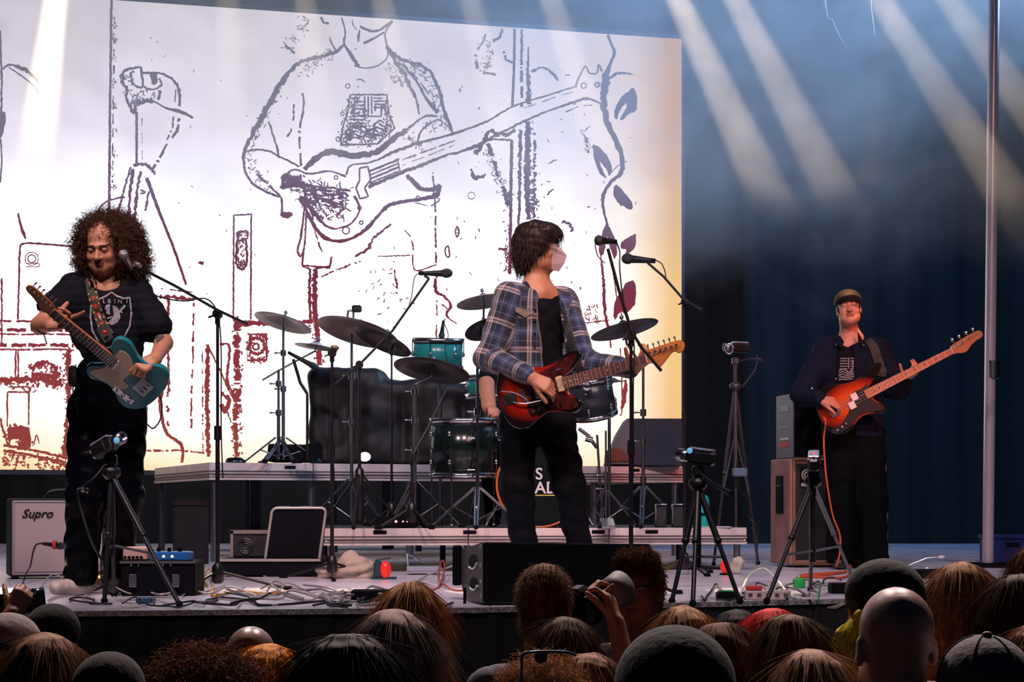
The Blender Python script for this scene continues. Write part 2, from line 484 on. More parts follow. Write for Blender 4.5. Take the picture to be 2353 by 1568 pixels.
I.ribbon([(896, 118), (914, 150), (933, 180), (956, 230), (963, 264)], [8, 9, 9, 7, 3], .6); I.ribbon([(914, 142), (952, 180), (979, 226), (1005, 260)], [5, 5, 6, 10], .5); I.ribbon([(925, 145), (970, 195), (1000, 245)], 3.5, .6, .3)
I.fuzz([(895, 150), (905, 178), (925, 190)], 9, 40, 9); I.fuzz([(950, 150), (990, 190), (1008, 245)], 9, 60, 14)
I.ribbon([(567, 348), (588, 344), (619, 348), (642, 360), (688, 383)], 4.5); I.ribbon([(617, 279), (632, 325), (642, 364)], 4.5, .5); I.ribbon([(695, 214), (697, 249), (688, 306), (692, 382)], 5, .5, .15); I.ribbon([(675, 240), (672, 290), (658, 318)], 4, .7, .3)
I.ribbon([(570, 385), (600, 410), (632, 440)], 5, .6, .2); I.fuzz([(572, 360), (590, 400), (615, 435)], 10, 30, 12)
I.ribbon([(699, 390), (722, 367), (757, 348), (795, 356), (841, 356), (879, 341), (910, 314), (935, 300)], [10, 14, 16, 15, 13, 14, 12, 12], .3)
I.ribbon([(929, 302), (975, 268), (1005, 268)], 5, .6); I.ribbon([(960, 330), (968, 300), (1005, 275), (1018, 285)], 4, .6); I.fuzz([(935, 305), (950, 330), (962, 338)], 10, 30, 10); I.fuzz([(985, 290), (1010, 275), (1030, 300)], 12, 30, 12)
I.ribbon(ring(799, 198, 5), 2.5); I.ribbon([(820, 184), (828, 182), (838, 189)], 3); I.ribbon(ring(787, 262, 4), 2.5); I.ribbon(ring(777, 320, 5), 3)
I.fuzz([(690, 50), (700, 70), (670, 95), (665, 110)], 12, 22, 14); I.ribbon([(695, 38), (707, 45), (705, 55), (692, 66)], 4, .7, .2); I.ribbon([(655, 105), (668, 113), (676, 124)], 5, .7); I.ribbon([(737, 40), (745, 52), (756, 54)], 5, .6); I.ribbon([(757, 86), (763, 102), (772, 116)], 3.5)
# maze print on the chest
I.ribbon([(804, 218), (889, 218), (893, 262), (906, 295), (866, 331), (783, 334), (786, 300), (799, 255), (804, 218)], 4, .5, 0, False)
for k in range(9): I.ribbon([(806 - k * .6, 226 + k * 8.2), (838 - k * .4, 226 + k * 8.2)], 4.2, .5, .12, False)
for k in range(4): I.ribbon([(858, 226 + k * 7), (858 + 28 - k * 2, 226 + k * 7), (886 - k * 2, 262 - k * 6)], 3.6, .5, .05, False)
I.ribbon([(846, 222), (846, 268), (876, 268), (876, 240), (862, 240), (862, 256)], 4.2, .3, 0, False); I.ribbon([(838, 222), (838, 276)], 4, .3, 0, False); I.ribbon([(854, 222), (854, 262)], 3.5, .3)
for k in range(6): I.ribbon([(792, 304 + k * 6), (822 - k * 2, 280 + k * 7), (846, 300 + k * 5), (872 - k * 3, 276 + k * 8), (900 - k * 5, 294 + k * 5)], 4.4, .4, .05, False)
I.fuzz([(800, 240), (796, 290), (792, 325)], 14, 60, 9, 3); I.fuzz([(885, 250), (895, 290), (870, 322)], 10, 50, 9, 3); I.fuzz([(840, 300), (850, 322)], 22, 50, 9, 3); I.fuzz([(820, 240), (830, 280)], 16, 50, 8, 3)
# hands and trousers
I.ribbon([(653, 406), (676, 390), (711, 400), (757, 394), (795, 406)], 4.5); I.ribbon([(646, 434), (655, 410), (680, 412), (700, 428)], [6, 14, 14, 6], .5); I.poly([(648, 436), (662, 412), (690, 420), (700, 436), (676, 430)])
for k in range(7): I.ribbon([(690 + k * 2, 424 + k * 7), (730 + k * 3, 430 + k * 7), (775 + k * 2, 434 + k * 7.5), (806 - k * 5, 440 + k * 9)], R2.uniform(4, 8), .7, .18)
I.fuzz([(680, 415), (730, 440), (790, 450)], 18, 110, 16, 3.2); I.fuzz([(700, 450), (740, 490), (790, 490)], 16, 80, 14, 3)
I.ribbon([(692, 451), (722, 490), (757, 524), (795, 520), (818, 501), (826, 478), (814, 450)], [8, 12, 9, 4, 4, 4, 6], .4)
I.ribbon([(632, 440), (646, 456), (648, 490)], 5); I.poly([(643, 490), (660, 487), (672, 492), (662, 502), (648, 500)]); I.ribbon([(699, 480), (692, 540), (684, 574), (690, 590), (697, 578)], 5); I.ribbon([(704, 488), (700, 560), (694, 610), (757, 616), (762, 590)], 4.5, .4, 0, False); I.ribbon([(716, 490), (726, 540), (740, 580)], 3, .8, .3)
I.ribbon([(994, 394), (996, 421), (1000, 480), (1001, 560), (1003, 640)], 4, .5, .1); I.ribbon([(898, 515), (880, 530), (858, 548), (845, 572), (815, 590)], [4, 7, 6, 8, 3], .7); I.ribbon([(856, 590), (950, 587)], 2.5, .6, .2); I.ribbon([(948, 588), (955, 622), (1003, 608)], 3); I.ribbon([(930, 530), (945, 548), (950, 575)], 3, .6, .2)
I.ribbon([(735, 640), (775, 620), (830, 600)], 4, .8, .45); I.ribbon([(905, 600), (908, 640)], 3.5, .6, .3); I.ribbon([(910, 640), (912, 680)], 5, .8, .35); I.fuzz([(870, 620), (900, 690), (940, 720)], 30, 24, 10)
I.build('drawn_player')

I = Ink()   # the drawn guitar
I.ribbon([(688, 455), (703, 482), (718, 513), (741, 543), (776, 555), (810, 547), (845, 524), (868, 497), (891, 474), (921, 465), (963, 459), (1002, 448), (1009, 429), (994, 436), (967, 434), (944, 413), (935, 402)], [6, 7, 8, 9, 8, 7, 9, 7, 8, 8, 8, 12, 12, 10, 10, 12, 8], .3)
I.ribbon([(1002, 455), (1010, 460), (990, 474)], 3); I.ribbon([(930, 462), (970, 470), (985, 474)], 2.5, .6, .2)
I.ribbon([(826, 387), (845, 383), (852, 413), (838, 432), (846, 452), (827, 457), (818, 432), (826, 415), (826, 387)], 4, .2, 0, False)
I.ribbon([(795, 402), (808, 380), (856, 372), (933, 338), (1040, 308), (1119, 279), (1176, 246), (1250, 222), (1326, 198)], [4, 4, 8, 6, 5, 5, 4, 4, 3], .4)
I.ribbon([(846, 430), (917, 400), (975, 378), (1028, 356), (1050, 351), (1092, 336), (1150, 306), (1199, 281), (1264, 254), (1318, 235), (1349, 227), (1379, 237)], [8, 8, 8, 7, 5, 7, 5, 6, 5, 4, 7, 4], .45)
for k in range(4): I.ribbon([(849, 394 + k * 9), (917, 366 + k * 9)], 5 if k in (0, 2) else 3.5, .3)
I.ribbon([(914, 371), (921, 402)], 3); I.ribbon([(917, 371), (980, 347), (1040, 325), (1055, 316)], 3, .6, .25); I.ribbon([(925, 380), (990, 355), (1045, 333)], 2, .6, .35); I.ribbon([(930, 392), (1000, 364)], 2, .6, .3)
I.ribbon([(1200, 250), (1280, 222), (1330, 208)], 2, .7, .4)
I.ribbon([(1322, 198), (1333, 172), (1345, 152), (1354, 168), (1371, 168), (1375, 149), (1383, 164)], 4); I.ribbon(ring(1341, 197, 6), 3); I.ribbon(ring(1372, 195, 5), 4); I.ribbon([(1088, 350), (1100, 345), (1127, 300), (1140, 312), (1153, 306), (1165, 310), (1184, 298)], [10, 9, 8, 10, 9, 8, 5], .7); I.ribbon([(1092, 340), (1120, 322), (1176, 322)], 5, .6)
I.ribbon([(1300, 258), (1330, 245), (1360, 242)], 3, .7, .3); I.ribbon([(1120, 330), (1135, 370), (1142, 400), (1160, 440), (1172, 460)], [9, 9, 7, 8, 4], .7, .15); I.fuzz([(1125, 345), (1150, 430)], 12, 40, 12)
for (x, y) in ((826, 478), (885, 479), (830, 512), (795, 530), (960, 455), (772, 408)): I.ribbon(ring(x, y, 4 if x != 795 else 8), 3)
I.build('drawn_guitar')

I = Ink()   # the drawn vine
I.ribbon([(1396, 80), (1405, 104), (1412, 122), (1403, 145), (1396, 162), (1391, 183), (1387, 221), (1389, 256), (1398, 290), (1417, 325), (1429, 367), (1427, 397), (1402, 420), (1387, 447), (1385, 474), (1396, 520)], [7, 7, 7, 7, 12, 19, 15, 14, 13, 12, 11, 9, 7, 9, 6, 5], .3)
for lf in ([(1452, 202), (1462, 214), (1463, 252), (1446, 262), (1429, 277), (1426, 270), (1440, 245), (1436, 238), (1424, 255), (1418, 274), (1411, 268), (1413, 250), (1428, 222), (1444, 210)],
           [(1362, 334), (1383, 344), (1398, 365), (1406, 386), (1400, 404), (1392, 388), (1378, 372), (1385, 392), (1394, 410), (1379, 401), (1368, 374)],
           [(1414, 424), (1432, 440), (1450, 462), (1452, 482), (1432, 474), (1424, 456), (1430, 476), (1420, 466), (1410, 447)],
           [(1394, 512), (1404, 530), (1418, 565), (1412, 595), (1402, 570), (1394, 545), (1390, 575), (1380, 590), (1376, 560), (1386, 530)],
           [(1461, 539), (1459, 566), (1446, 582), (1433, 593), (1438, 575), (1428, 572), (1427, 558), (1446, 545)],
           [(1454, 646), (1460, 659), (1459, 697), (1448, 712), (1436, 722), (1426, 716), (1412, 735), (1410, 703), (1428, 668), (1440, 650)],
           [(1396, 891), (1408, 905), (1417, 925), (1414, 949), (1404, 935), (1400, 915)], [(1436, 872), (1442, 890), (1436, 930), (1426, 942), (1430, 905)]):
    I.poly(lf, 1.2)
I.ribbon([(1393, 185), (1412, 172), (1430, 168), (1456, 172)], [5, 7, 5, 2], .5); I.ribbon([(1398, 404), (1416, 385), (1440, 370)], 2.5)
I.ribbon([(1380, 590), (1386, 640), (1388, 690), (1392, 730), (1400, 760), (1404, 800)], [4, 6, 7, 7, 6, 4], .4); I.ribbon([(1402, 590), (1408, 620), (1420, 700), (1432, 730)], 3, .4); I.ribbon([(1366, 560), (1374, 590), (1390, 605)], 2.5); I.ribbon([(1375, 880), (1382, 930), (1390, 950)], 4, .6); I.ribbon([(1425, 800), (1428, 860), (1430, 940), (1424, 955)], 3, .5)
I.fuzz([(1372, 700), (1350, 725), (1375, 740)], 9, 26, 14); I.ribbon([(1355, 290), (1340, 305), (1348, 325), (1352, 352)], 4, .8, .3); I.fuzz([(1345, 300), (1350, 340)], 8, 16, 10)
I.ribbon([(1330, 730), (1345, 742), (1400, 736)], 2); I.build('drawn_vine')

I = Ink()   # the drawn camera on its tripod and the tall edge beside it
I.ribbon([(256, 0), (254, 160), (252, 330), (251, 490)], 6, .25); I.ribbon([(263, 30), (261, 200), (258, 420)], 3, .9, .5); I.fuzz([(265, 60), (262, 430)], 5, 60, 6, 2)
I.ribbon([(281, 168), (291, 161), (321, 155), (329, 168), (364, 168), (398, 184), (411, 207), (413, 245)], [7, 6, 5, 6, 5, 6, 8, 5], .4); I.ribbon([(281, 168), (283, 191), (293, 208), (290, 225), (297, 240), (306, 260), (312, 240)], 7, .5)
I.ribbon([(300, 166), (304, 190), (318, 200), (328, 196), (324, 160)], 5, .4); I.poly([(345, 172), (360, 170), (362, 190), (350, 194)], 2); I.ribbon([(330, 200), (350, 206), (370, 196), (366, 180)], 5, .5); I.ribbon([(314, 232), (330, 236), (350, 228)], 13, .6); I.fuzz([(290, 170), (300, 230), (340, 215)], 14, 70, 10, 3)
I.ribbon([(348, 230), (383, 249), (417, 258), (444, 271)], [3, 5, 9, 5], .3); I.ribbon([(404, 206), (402, 235)], 3); I.ribbon([(368, 208), (364, 230)], 6, .5)
I.ribbon([(314, 258), (314, 378)], 6, .2); I.ribbon([(326, 268), (327, 375)], 2, .8, .6); I.ribbon([(411, 272), (406, 302), (387, 325), (367, 363), (352, 388)], 6.5, .4, .1); I.ribbon([(399, 268), (395, 295), (384, 322)], 4, .6, .3)
I.ribbon([(306, 380), (330, 378), (350, 390), (356, 402)], 7, .6); I.ribbon([(300, 384), (290, 420), (283, 444), (272, 486)], 5, .5); I.ribbon([(306, 388), (299, 440), (296, 500)], 7, .5); I.ribbon([(322, 394), (314, 450), (308, 515)], 7, .6); I.ribbon([(337, 409), (352, 450), (367, 490), (395, 560), (428, 655)], [8, 7, 6, 6, 5], .2); I.ribbon([(342, 440), (334, 485)], 5, .5)
I.ribbon([(222, 488), (245, 463), (287, 453)], 4, .5); I.ribbon([(322, 437), (334, 442), (322, 446)], 4, .5)
I.ribbon([(5, 160), (23, 149), (50, 157), (72, 172), (88, 188)], [3, 5, 8, 8, 3], .5); I.ribbon([(20, 155), (50, 175), (80, 200), (90, 216)], 3, .6); I.ribbon([(42, 490), (47, 512), (57, 540), (58, 548), (52, 535), (44, 505), (42, 490)], 4)
I.ribbon([(0, 70), (4, 200), (0, 330)], 5, .5); I.poly([(-4, 262), (14, 260), (10, 300), (4, 315), (-4, 318)], 2); I.ribbon([(2, 320), (4, 375), (0, 420)], 4)
I.build('drawn_camera_tripod')

I = Ink()   # the drawn amplifiers, stands and clutter
I.ribbon([(41, 735), (44, 640), (46, 575), (57, 560), (110, 562), (168, 567)], 4.5, .35); I.ribbon(ring(73, 595, 9), 2.5); I.ribbon(ring(73, 595, 15), 2); I.ribbon([(60, 606), (88, 606), (88, 613), (60, 613)], 2)
I.ribbon([(536, 735), (537, 505), (536, 495), (578, 493), (577, 505), (576, 735)], 4, .3, 0, False); I.ribbon([(545, 535), (566, 532), (566, 550), (548, 552), (545, 535)], 5, .6); I.ribbon([(545, 555), (543, 605), (556, 618), (567, 605), (565, 552)], 6, .6); I.fuzz([(555, 540), (556, 612)], 9, 70, 7, 3)
for y, w_ in ((738, 5), (758, 8), (768, 4), (793, 8), (803, 4)): I.ribbon([(0, y), (60, y + 1), (120, y), (170, y + 2)], w_, .4, .05)
for x, a, b, w_ in ((36, 803, 873, 4), (42, 803, 873, 4), (17, 901, 980, 4), (66, 898, 977, 4), (4, 640, 790, 4)): I.ribbon([(x, a), (x, (a + b) / 2), (x, b)], w_, .5)
I.ribbon([(156, 803), (158, 900), (152, 1000), (146, 1050)], [11, 12, 8, 12], .6); I.fuzz([(150, 810), (160, 940), (150, 1050)], 10, 70, 8, 3)
I.ribbon([(0, 877), (50, 872), (100, 874), (142, 880)], 13, .6); I.ribbon([(72, 850), (90, 836), (112, 834), (128, 850), (130, 866), (100, 864), (72, 862)], 10, .6); I.fuzz([(75, 850), (120, 850), (130, 880), (70, 885)], 14, 90, 10, 4); I.fuzz([(10, 880), (140, 885)], 10, 60, 9, 4)
I.ribbon([(20, 890), (64, 890), (64, 901), (18, 901)], 4); I.poly([(20, 985), (66, 982), (70, 1030), (40, 1034), (46, 1015), (30, 1010), (20, 1022)], 3); I.fuzz([(25, 990), (64, 1025)], 14, 50, 8, 4)
I.ribbon([(0, 962), (14, 1010), (24, 1030)], 6, .5); I.ribbon([(8, 1024), (60, 1032), (140, 1050), (160, 1056)], 6, .4); I.ribbon([(8, 1036), (70, 1046), (150, 1064)], 6, .5); I.fuzz([(10, 1055), (80, 1062), (150, 1070)], 14, 110, 12, 4); I.ribbon([(78, 1020), (84, 1000), (90, 1020)], 3)
I.ribbon([(370, 664), (443, 672)], 3, .7, .3); I.ribbon([(366, 684), (400, 683), (446, 690)], 8, .7); I.ribbon([(387, 688), (386, 780), (388, 900)], 6, .5); I.ribbon([(445, 696), (443, 820), (440, 900), (440, 985)], 4, .6, .3); I.ribbon([(477, 792), (476, 900), (478, 1050)], 10, .45); I.ribbon([(465, 800), (466, 1040)], 3, .8, .5)
I.ribbon([(545, 735), (543, 800), (546, 900), (540, 980), (545, 1050)], [14, 15, 16, 13, 10], .5, .05); I.fuzz([(545, 740), (545, 1050)], 10, 110, 7, 3.5); I.ribbon([(480, 800), (505, 850), (530, 905), (556, 950)], 4, .5); I.ribbon([(505, 792), (527, 798), (522, 870), (540, 915)], 6, .5); I.ribbon([(508, 906), (524, 915), (520, 945), (506, 930)], 9, .7); I.ribbon([(520, 940), (545, 1010)], 4, .6, .3)
I.ribbon([(547, 742), (620, 743), (720, 740)], [12, 12, 9], .5); I.poly([(567, 767), (614, 766), (615, 829), (567, 830), (567, 772), (570, 826), (611, 825), (610, 771), (570, 770)], 1, False)
I.ribbon(ring(590, 796, 18), 8, .5); I.ribbon(ring(588, 797, 7), 5, .4); I.fuzz([(575, 775), (608, 775), (608, 822), (575, 822), (575, 775)], 5, 90, 8, 3.5)
I.ribbon([(373, 893), (368, 935), (382, 994), (405, 1012), (419, 1030), (418, 1064)], [9, 9, 8, 7, 8, 6], .3); I.ribbon([(330, 1036), (380, 1036), (420, 1036), (470, 1042)], 4, .7, .2); I.ribbon([(385, 900), (386, 980)], 6, .8, .4)
I.ribbon([(712, 618), (711, 680), (714, 745)], 6, .4); I.ribbon([(724, 618), (723, 690), (728, 745), (735, 840)], 11, .45); I.fuzz([(718, 640), (722, 760), (735, 830)], 7, 90, 8, 3); I.ribbon([(694, 612), (712, 618)], 4); I.ribbon([(724, 618), (757, 612)], 4)
I.ribbon([(1000, 640), (1001, 668), (1020, 682), (1036, 702), (1026, 725), (1050, 745)], [7, 7, 6, 7, 5, 2], .5); I.ribbon([(1001, 668), (1004, 720), (1002, 780)], 3, .9, .4); I.ribbon([(1015, 700), (1026, 712), (1020, 740)], 3, .7, .3)
# door frame column
I.ribbon([(1182, 66), (1181, 150), (1177, 244)], 6, .2); I.ribbon([(1199, 68), (1198, 150), (1199, 246)], 6, .5, .1); I.ribbon([(1214, 107), (1213, 160), (1214, 240)], [3, 9, 12], .5); I.ribbon([(1176, 322), (1174, 420), (1173, 520), (1171, 630)], 7, .25); I.ribbon([(1196, 298), (1194, 400), (1192, 528)], [7, 8, 6], .6); I.ribbon([(1213, 280), (1212, 350), (1211, 430), (1214, 505)], [12, 14, 13, 8], .4); I.ribbon([(1229, 294), (1228, 400), (1226, 508)], 6, .9, .3)
I.fuzz([(1212, 380), (1222, 440), (1226, 505)], 10, 110, 8, 3); I.fuzz([(1170, 440), (1165, 560), (1170, 620)], 8, 60, 10, 3); I.ribbon([(1158, 445), (1166, 462), (1172, 470)], 14, .6); I.ribbon([(1192, 530), (1190, 580), (1193, 620)], 6, .6)
I.ribbon([(1120, 75), (1100, 110), (1094, 140), (1105, 165), (1140, 172)], [4, 6, 7, 6, 4], .8, .15); I.fuzz([(1110, 90), (1125, 120), (1110, 160)], 10, 40, 12); I.ribbon([(1155, 66), (1148, 85), (1132, 95)], 6, .7); I.ribbon([(1156, 118), (1164, 138), (1180, 145)], 5, .8, .1); I.ribbon([(1220, 165), (1248, 156), (1268, 168), (1282, 186)], [5, 7, 6, 5], .8, .1); I.ribbon([(1290, 172), (1310, 174)], 4, .8, .3)
I.ribbon([(1082, 388), (1090, 408), (1108, 406), (1116, 400)], [4, 9, 8, 3], .7); I.ribbon(ring(1083, 450, 8), 2.5, .4, .35); I.ribbon(ring(1050, 532, 4), 2); I.ribbon([(1050, 520), (1046, 532), (1050, 545), (1055, 532), (1050, 520)], 3); I.ribbon([(1028, 565), (1022, 575), (1026, 590), (1033, 588), (1030, 568), (1028, 565)], 3.5); I.ribbon([(456, 604), (468, 606)], 8, .4); I.ribbon([(1145, 574), (1165, 573)], 7, .7); I.ribbon([(1292, 508), (1308, 516), (1316, 532)], 7, .8); I.ribbon([(1250, 455), (1265, 440), (1278, 432)], 4, .8, .2); I.ribbon([(1258, 380), (1270, 370), (1280, 368)], 3, .8, .2)
for _ in range(150):
    x, y = R2.uniform(300, 1480), R2.uniform(60, 760)
    if R2.random() < .5: x = R2.uniform(1050, 1370)
    if y < 30 + (x - 260) * .07 + 40: continue
    a = R2.uniform(0, PI); L_ = R2.uniform(2, 9); I.ribbon([(x, y), (x + L_ * math.cos(a), y + L_ * math.sin(a))], R2.uniform(1.2, 2.8), .6)
I.build('drawn_clutter')

# ---------------------------------------------------------------- smooth solid modelling for bodies, clothes and hair
def V3(p): return np.array(p, np.float32)
class Field:
    "blends rounded solids into one continuous skin"
    def __init__(s, lo, hi, h):
        s.lo = V3(lo); s.h = h; s.n = np.ceil((V3(hi) - s.lo) / h).astype(int) + 1
        s.g = np.full(s.n, 9., np.float32)
    def _box(s, lo, hi):
        a = np.clip(np.floor((V3(lo) - s.lo) / s.h).astype(int), 0, s.n); b = np.clip(np.ceil((V3(hi) - s.lo) / s.h).astype(int) + 1, 0, s.n)
        if (b <= a).any(): return None
        ax = [(np.arange(a[i], b[i], dtype=np.float32) * s.h + s.lo[i]) for i in range(3)]
        return (slice(a[0], b[0]), slice(a[1], b[1]), slice(a[2], b[2])), ax[0][:, None, None], ax[1][None, :, None], ax[2][None, None, :]
    def _mix(s, sl, d, k, cut=False):
        o = s.g[sl]
        if cut:
            d = -d
            if k <= 0: s.g[sl] = np.maximum(o, d); return
            t = np.clip(.5 - .5 * (o - d) / k, 0, 1); s.g[sl] = o * (1 - t) + d * t + k * t * (1 - t)
        else:
            if k <= 0: s.g[sl] = np.minimum(o, d); return
            t = np.clip(.5 + .5 * (o - d) / k, 0, 1); s.g[sl] = o * (1 - t) + d * t - k * t * (1 - t)
    def cap(s, a, b, ra, rb=None, k=.02, flat=None, fs=1., cut=False):
        rb = ra if rb is None else rb
        a, b = V3(a), V3(b); m = max(ra, rb) * max(1, fs) + k + 3 * s.h
        q = s._box(np.minimum(a, b) - m, np.maximum(a, b) + m)
        if q is None: return s
        sl, X, Y, Z = q; ba = b - a; bb = max(float(ba @ ba), 1e-9)
        px, py, pz = X - a[0], Y - a[1], Z - a[2]
        t = np.clip((px * ba[0] + py * ba[1] + pz * ba[2]) / bb, 0, 1)
        ox, oy, oz = px - ba[0] * t, py - ba[1] * t, pz - ba[2] * t
        if flat is not None:
            n = V3(flat); n = n / np.linalg.norm(n); c = (ox * n[0] + oy * n[1] + oz * n[2]) * (1 / fs - 1)
            ox, oy, oz = ox + n[0] * c, oy + n[1] * c, oz + n[2] * c
        d = np.sqrt(ox * ox + oy * oy + oz * oz) - (ra + (rb - ra) * t)
        if flat is not None: d = d * min(1, fs) ** .5
        s._mix(sl, d, k, cut); return s
    def ell(s, c, r, R=None, k=.02, cut=False):
        c, r = V3(c), V3(r); m = float(r.max()) + k + 3 * s.h
        q = s._box(c - m, c + m)
        if q is None: return s
        sl, X, Y, Z = q; px, py, pz = X - c[0], Y - c[1], Z - c[2]
        R = np.eye(3) if R is None else np.array(R, np.float32)       # columns: axes
        u = [(px * R[0, i] + py * R[1, i] + pz * R[2, i]) / r[i] for i in range(3)]
        k0 = np.sqrt(u[0] ** 2 + u[1] ** 2 + u[2] ** 2); k1 = np.sqrt((u[0] / r[0]) ** 2 + (u[1] / r[1]) ** 2 + (u[2] / r[2]) ** 2) + 1e-6
        s._mix(sl, k0 * (k0 - 1) / k1, k, cut); return s
    def plane_cut(s, p, n):
        "removes everything on the side n points to"
        p, n = V3(p), V3(n); n = n / np.linalg.norm(n)
        sl, X, Y, Z = s._box(s.lo, s.lo + s.n * s.h)
        d = (X - p[0]) * n[0] + (Y - p[1]) * n[1] + (Z - p[2]) * n[2]
        s.g[sl] = np.maximum(s.g[sl], d); return s
    def noise(s, amp, freq, seed=0):
        sl, X, Y, Z = s._box(s.lo, s.lo + s.n * s.h); r = np.random.default_rng(seed); d = 0
        for i in range(5):
            w_ = r.normal(size=3) * freq; d = d + np.sin(X * w_[0] + Y * w_[1] + Z * w_[2] + r.uniform(0, 6))
        s.g[sl] = s.g[sl] + amp * d / 2; return s
    def mesh(s):
        g = s.g; g[0] = g[-1] = 9; g[:, 0] = g[:, -1] = 9; g[:, :, 0] = g[:, :, -1] = 9
        neg = g < 0
        nx, ny, nz = g.shape
        cnt = np.zeros((nx - 1, ny - 1, nz - 1), np.int8)
        offs = [(i, j, k) for i in (0, 1) for j in (0, 1) for k in (0, 1)]
        for (i, j, k) in offs: cnt += neg[i:nx - 1 + i, j:ny - 1 + j, k:nz - 1 + k]
        ci = np.argwhere((cnt > 0) & (cnt < 8))
        idx = np.full(cnt.shape, -1, np.int32); idx[ci[:, 0], ci[:, 1], ci[:, 2]] = np.arange(len(ci))
        cv = np.stack([g[ci[:, 0] + i, ci[:, 1] + j, ci[:, 2] + k] for (i, j, k) in offs], 1)
        acc = np.zeros((len(ci), 3), np.float32); num = np.zeros(len(ci), np.float32)
        for a in range(8):
            for b in range(a + 1, 8):
                if sum(abs(offs[a][q] - offs[b][q]) for q in range(3)) != 1: continue
                va, vb = cv[:, a], cv[:, b]; m = (va < 0) != (vb < 0)
                t = np.where(m, va / np.where(m, va - vb, 1), 0)[:, None]
                acc += np.where(m[:, None], np.array(offs[a], np.float32) * (1 - t) + np.array(offs[b], np.float32) * t, 0); num += m
        vs = (ci + acc / num[:, None]) * s.h + s.lo
        fs = []
        for ax in range(3):
            o1, o2 = (ax + 1) % 3, (ax + 2) % 3
            sl0 = [slice(None)] * 3; sl1 = [slice(None)] * 3; sl0[ax] = slice(0, -1); sl1[ax] = slice(1, None)
            e = np.argwhere(neg[tuple(sl0)] != neg[tuple(sl1)])
            e = e[(e[:, o1] > 0) & (e[:, o2] > 0)]
            up = neg[tuple(sl0)][e[:, 0], e[:, 1], e[:, 2]]
            def c(d1, d2):
                q = e.copy(); q[:, o1] -= d1; q[:, o2] -= d2; return idx[q[:, 0], q[:, 1], q[:, 2]]
            q = np.stack([c(1, 1), c(0, 1), c(0, 0), c(1, 0)], 1)
            q[~up] = q[~up][:, ::-1]; fs.append(q)
        fs = np.concatenate(fs); fs = fs[(fs >= 0).all(1)]
        return vs.astype(np.float64), fs
def np_mesh(name, vs, fs, m, parent=None, smooth=True):
    if parent is not None:
        iv = np.array(root_inv(parent)); vs = vs @ iv[:3, :3].T + iv[:3, 3]
    me = bpy.data.meshes.new(name); me.vertices.add(len(vs)); me.vertices.foreach_set('co', vs.astype(np.float32).ravel())
    me.loops.add(len(fs) * 4); me.loops.foreach_set('vertex_index', fs.astype(np.int32).ravel())
    me.polygons.add(len(fs)); me.polygons.foreach_set('loop_start', np.arange(0, len(fs) * 4, 4, dtype=np.int32)); me.polygons.foreach_set('loop_total', np.full(len(fs), 4, np.int32))
    me.update(calc_edges=True)
    return link_mesh(name, me, m, parent, smooth)
def field_obj(f, name, m, parent, relax=1, wr=None):
    vs, fs = f.mesh()
    for _ in range(relax):
        acc = np.zeros_like(vs); num = np.zeros(len(vs))
        for i in range(4):
            np.add.at(acc, fs[:, i], vs[fs[:, (i + 1) % 4]] + vs[fs[:, (i + 3) % 4]]); np.add.at(num, fs[:, i], 2)
        vs = vs * .4 + acc / np.maximum(num, 1)[:, None] * .6
    if wr:                                                       # cloth creases
        amp, fr, seed = wr; r = np.random.default_rng(seed); d = np.zeros(len(vs))
        for i in range(6):
            w_ = r.normal(size=3) * fr * np.array([.7, .7, 1.5]); d += np.abs(np.sin(vs @ w_ + r.uniform(0, 6) + 1.2 * np.sin(vs @ (r.normal(size=3) * fr * .6)))) - .6
        e1 = vs[fs[:, 1]] - vs[fs[:, 0]]; e2 = vs[fs[:, 3]] - vs[fs[:, 0]]; fn = np.cross(e1, e2); nn = np.zeros_like(vs)
        for i in range(4): np.add.at(nn, fs[:, i], fn)
        nn /= np.linalg.norm(nn, axis=1)[:, None] + 1e-12
        vs = vs + nn * (amp * d)[:, None]
    return np_mesh(name, vs, fs, m, parent), vs, fs
def normals_of(vs, fs):
    fn = np.cross(vs[fs[:, 1]] - vs[fs[:, 0]], vs[fs[:, 3]] - vs[fs[:, 0]]); nn = np.zeros_like(vs)
    for i in range(4): np.add.at(nn, fs[:, i], fn)
    return nn / (np.linalg.norm(nn, axis=1)[:, None] + 1e-12)

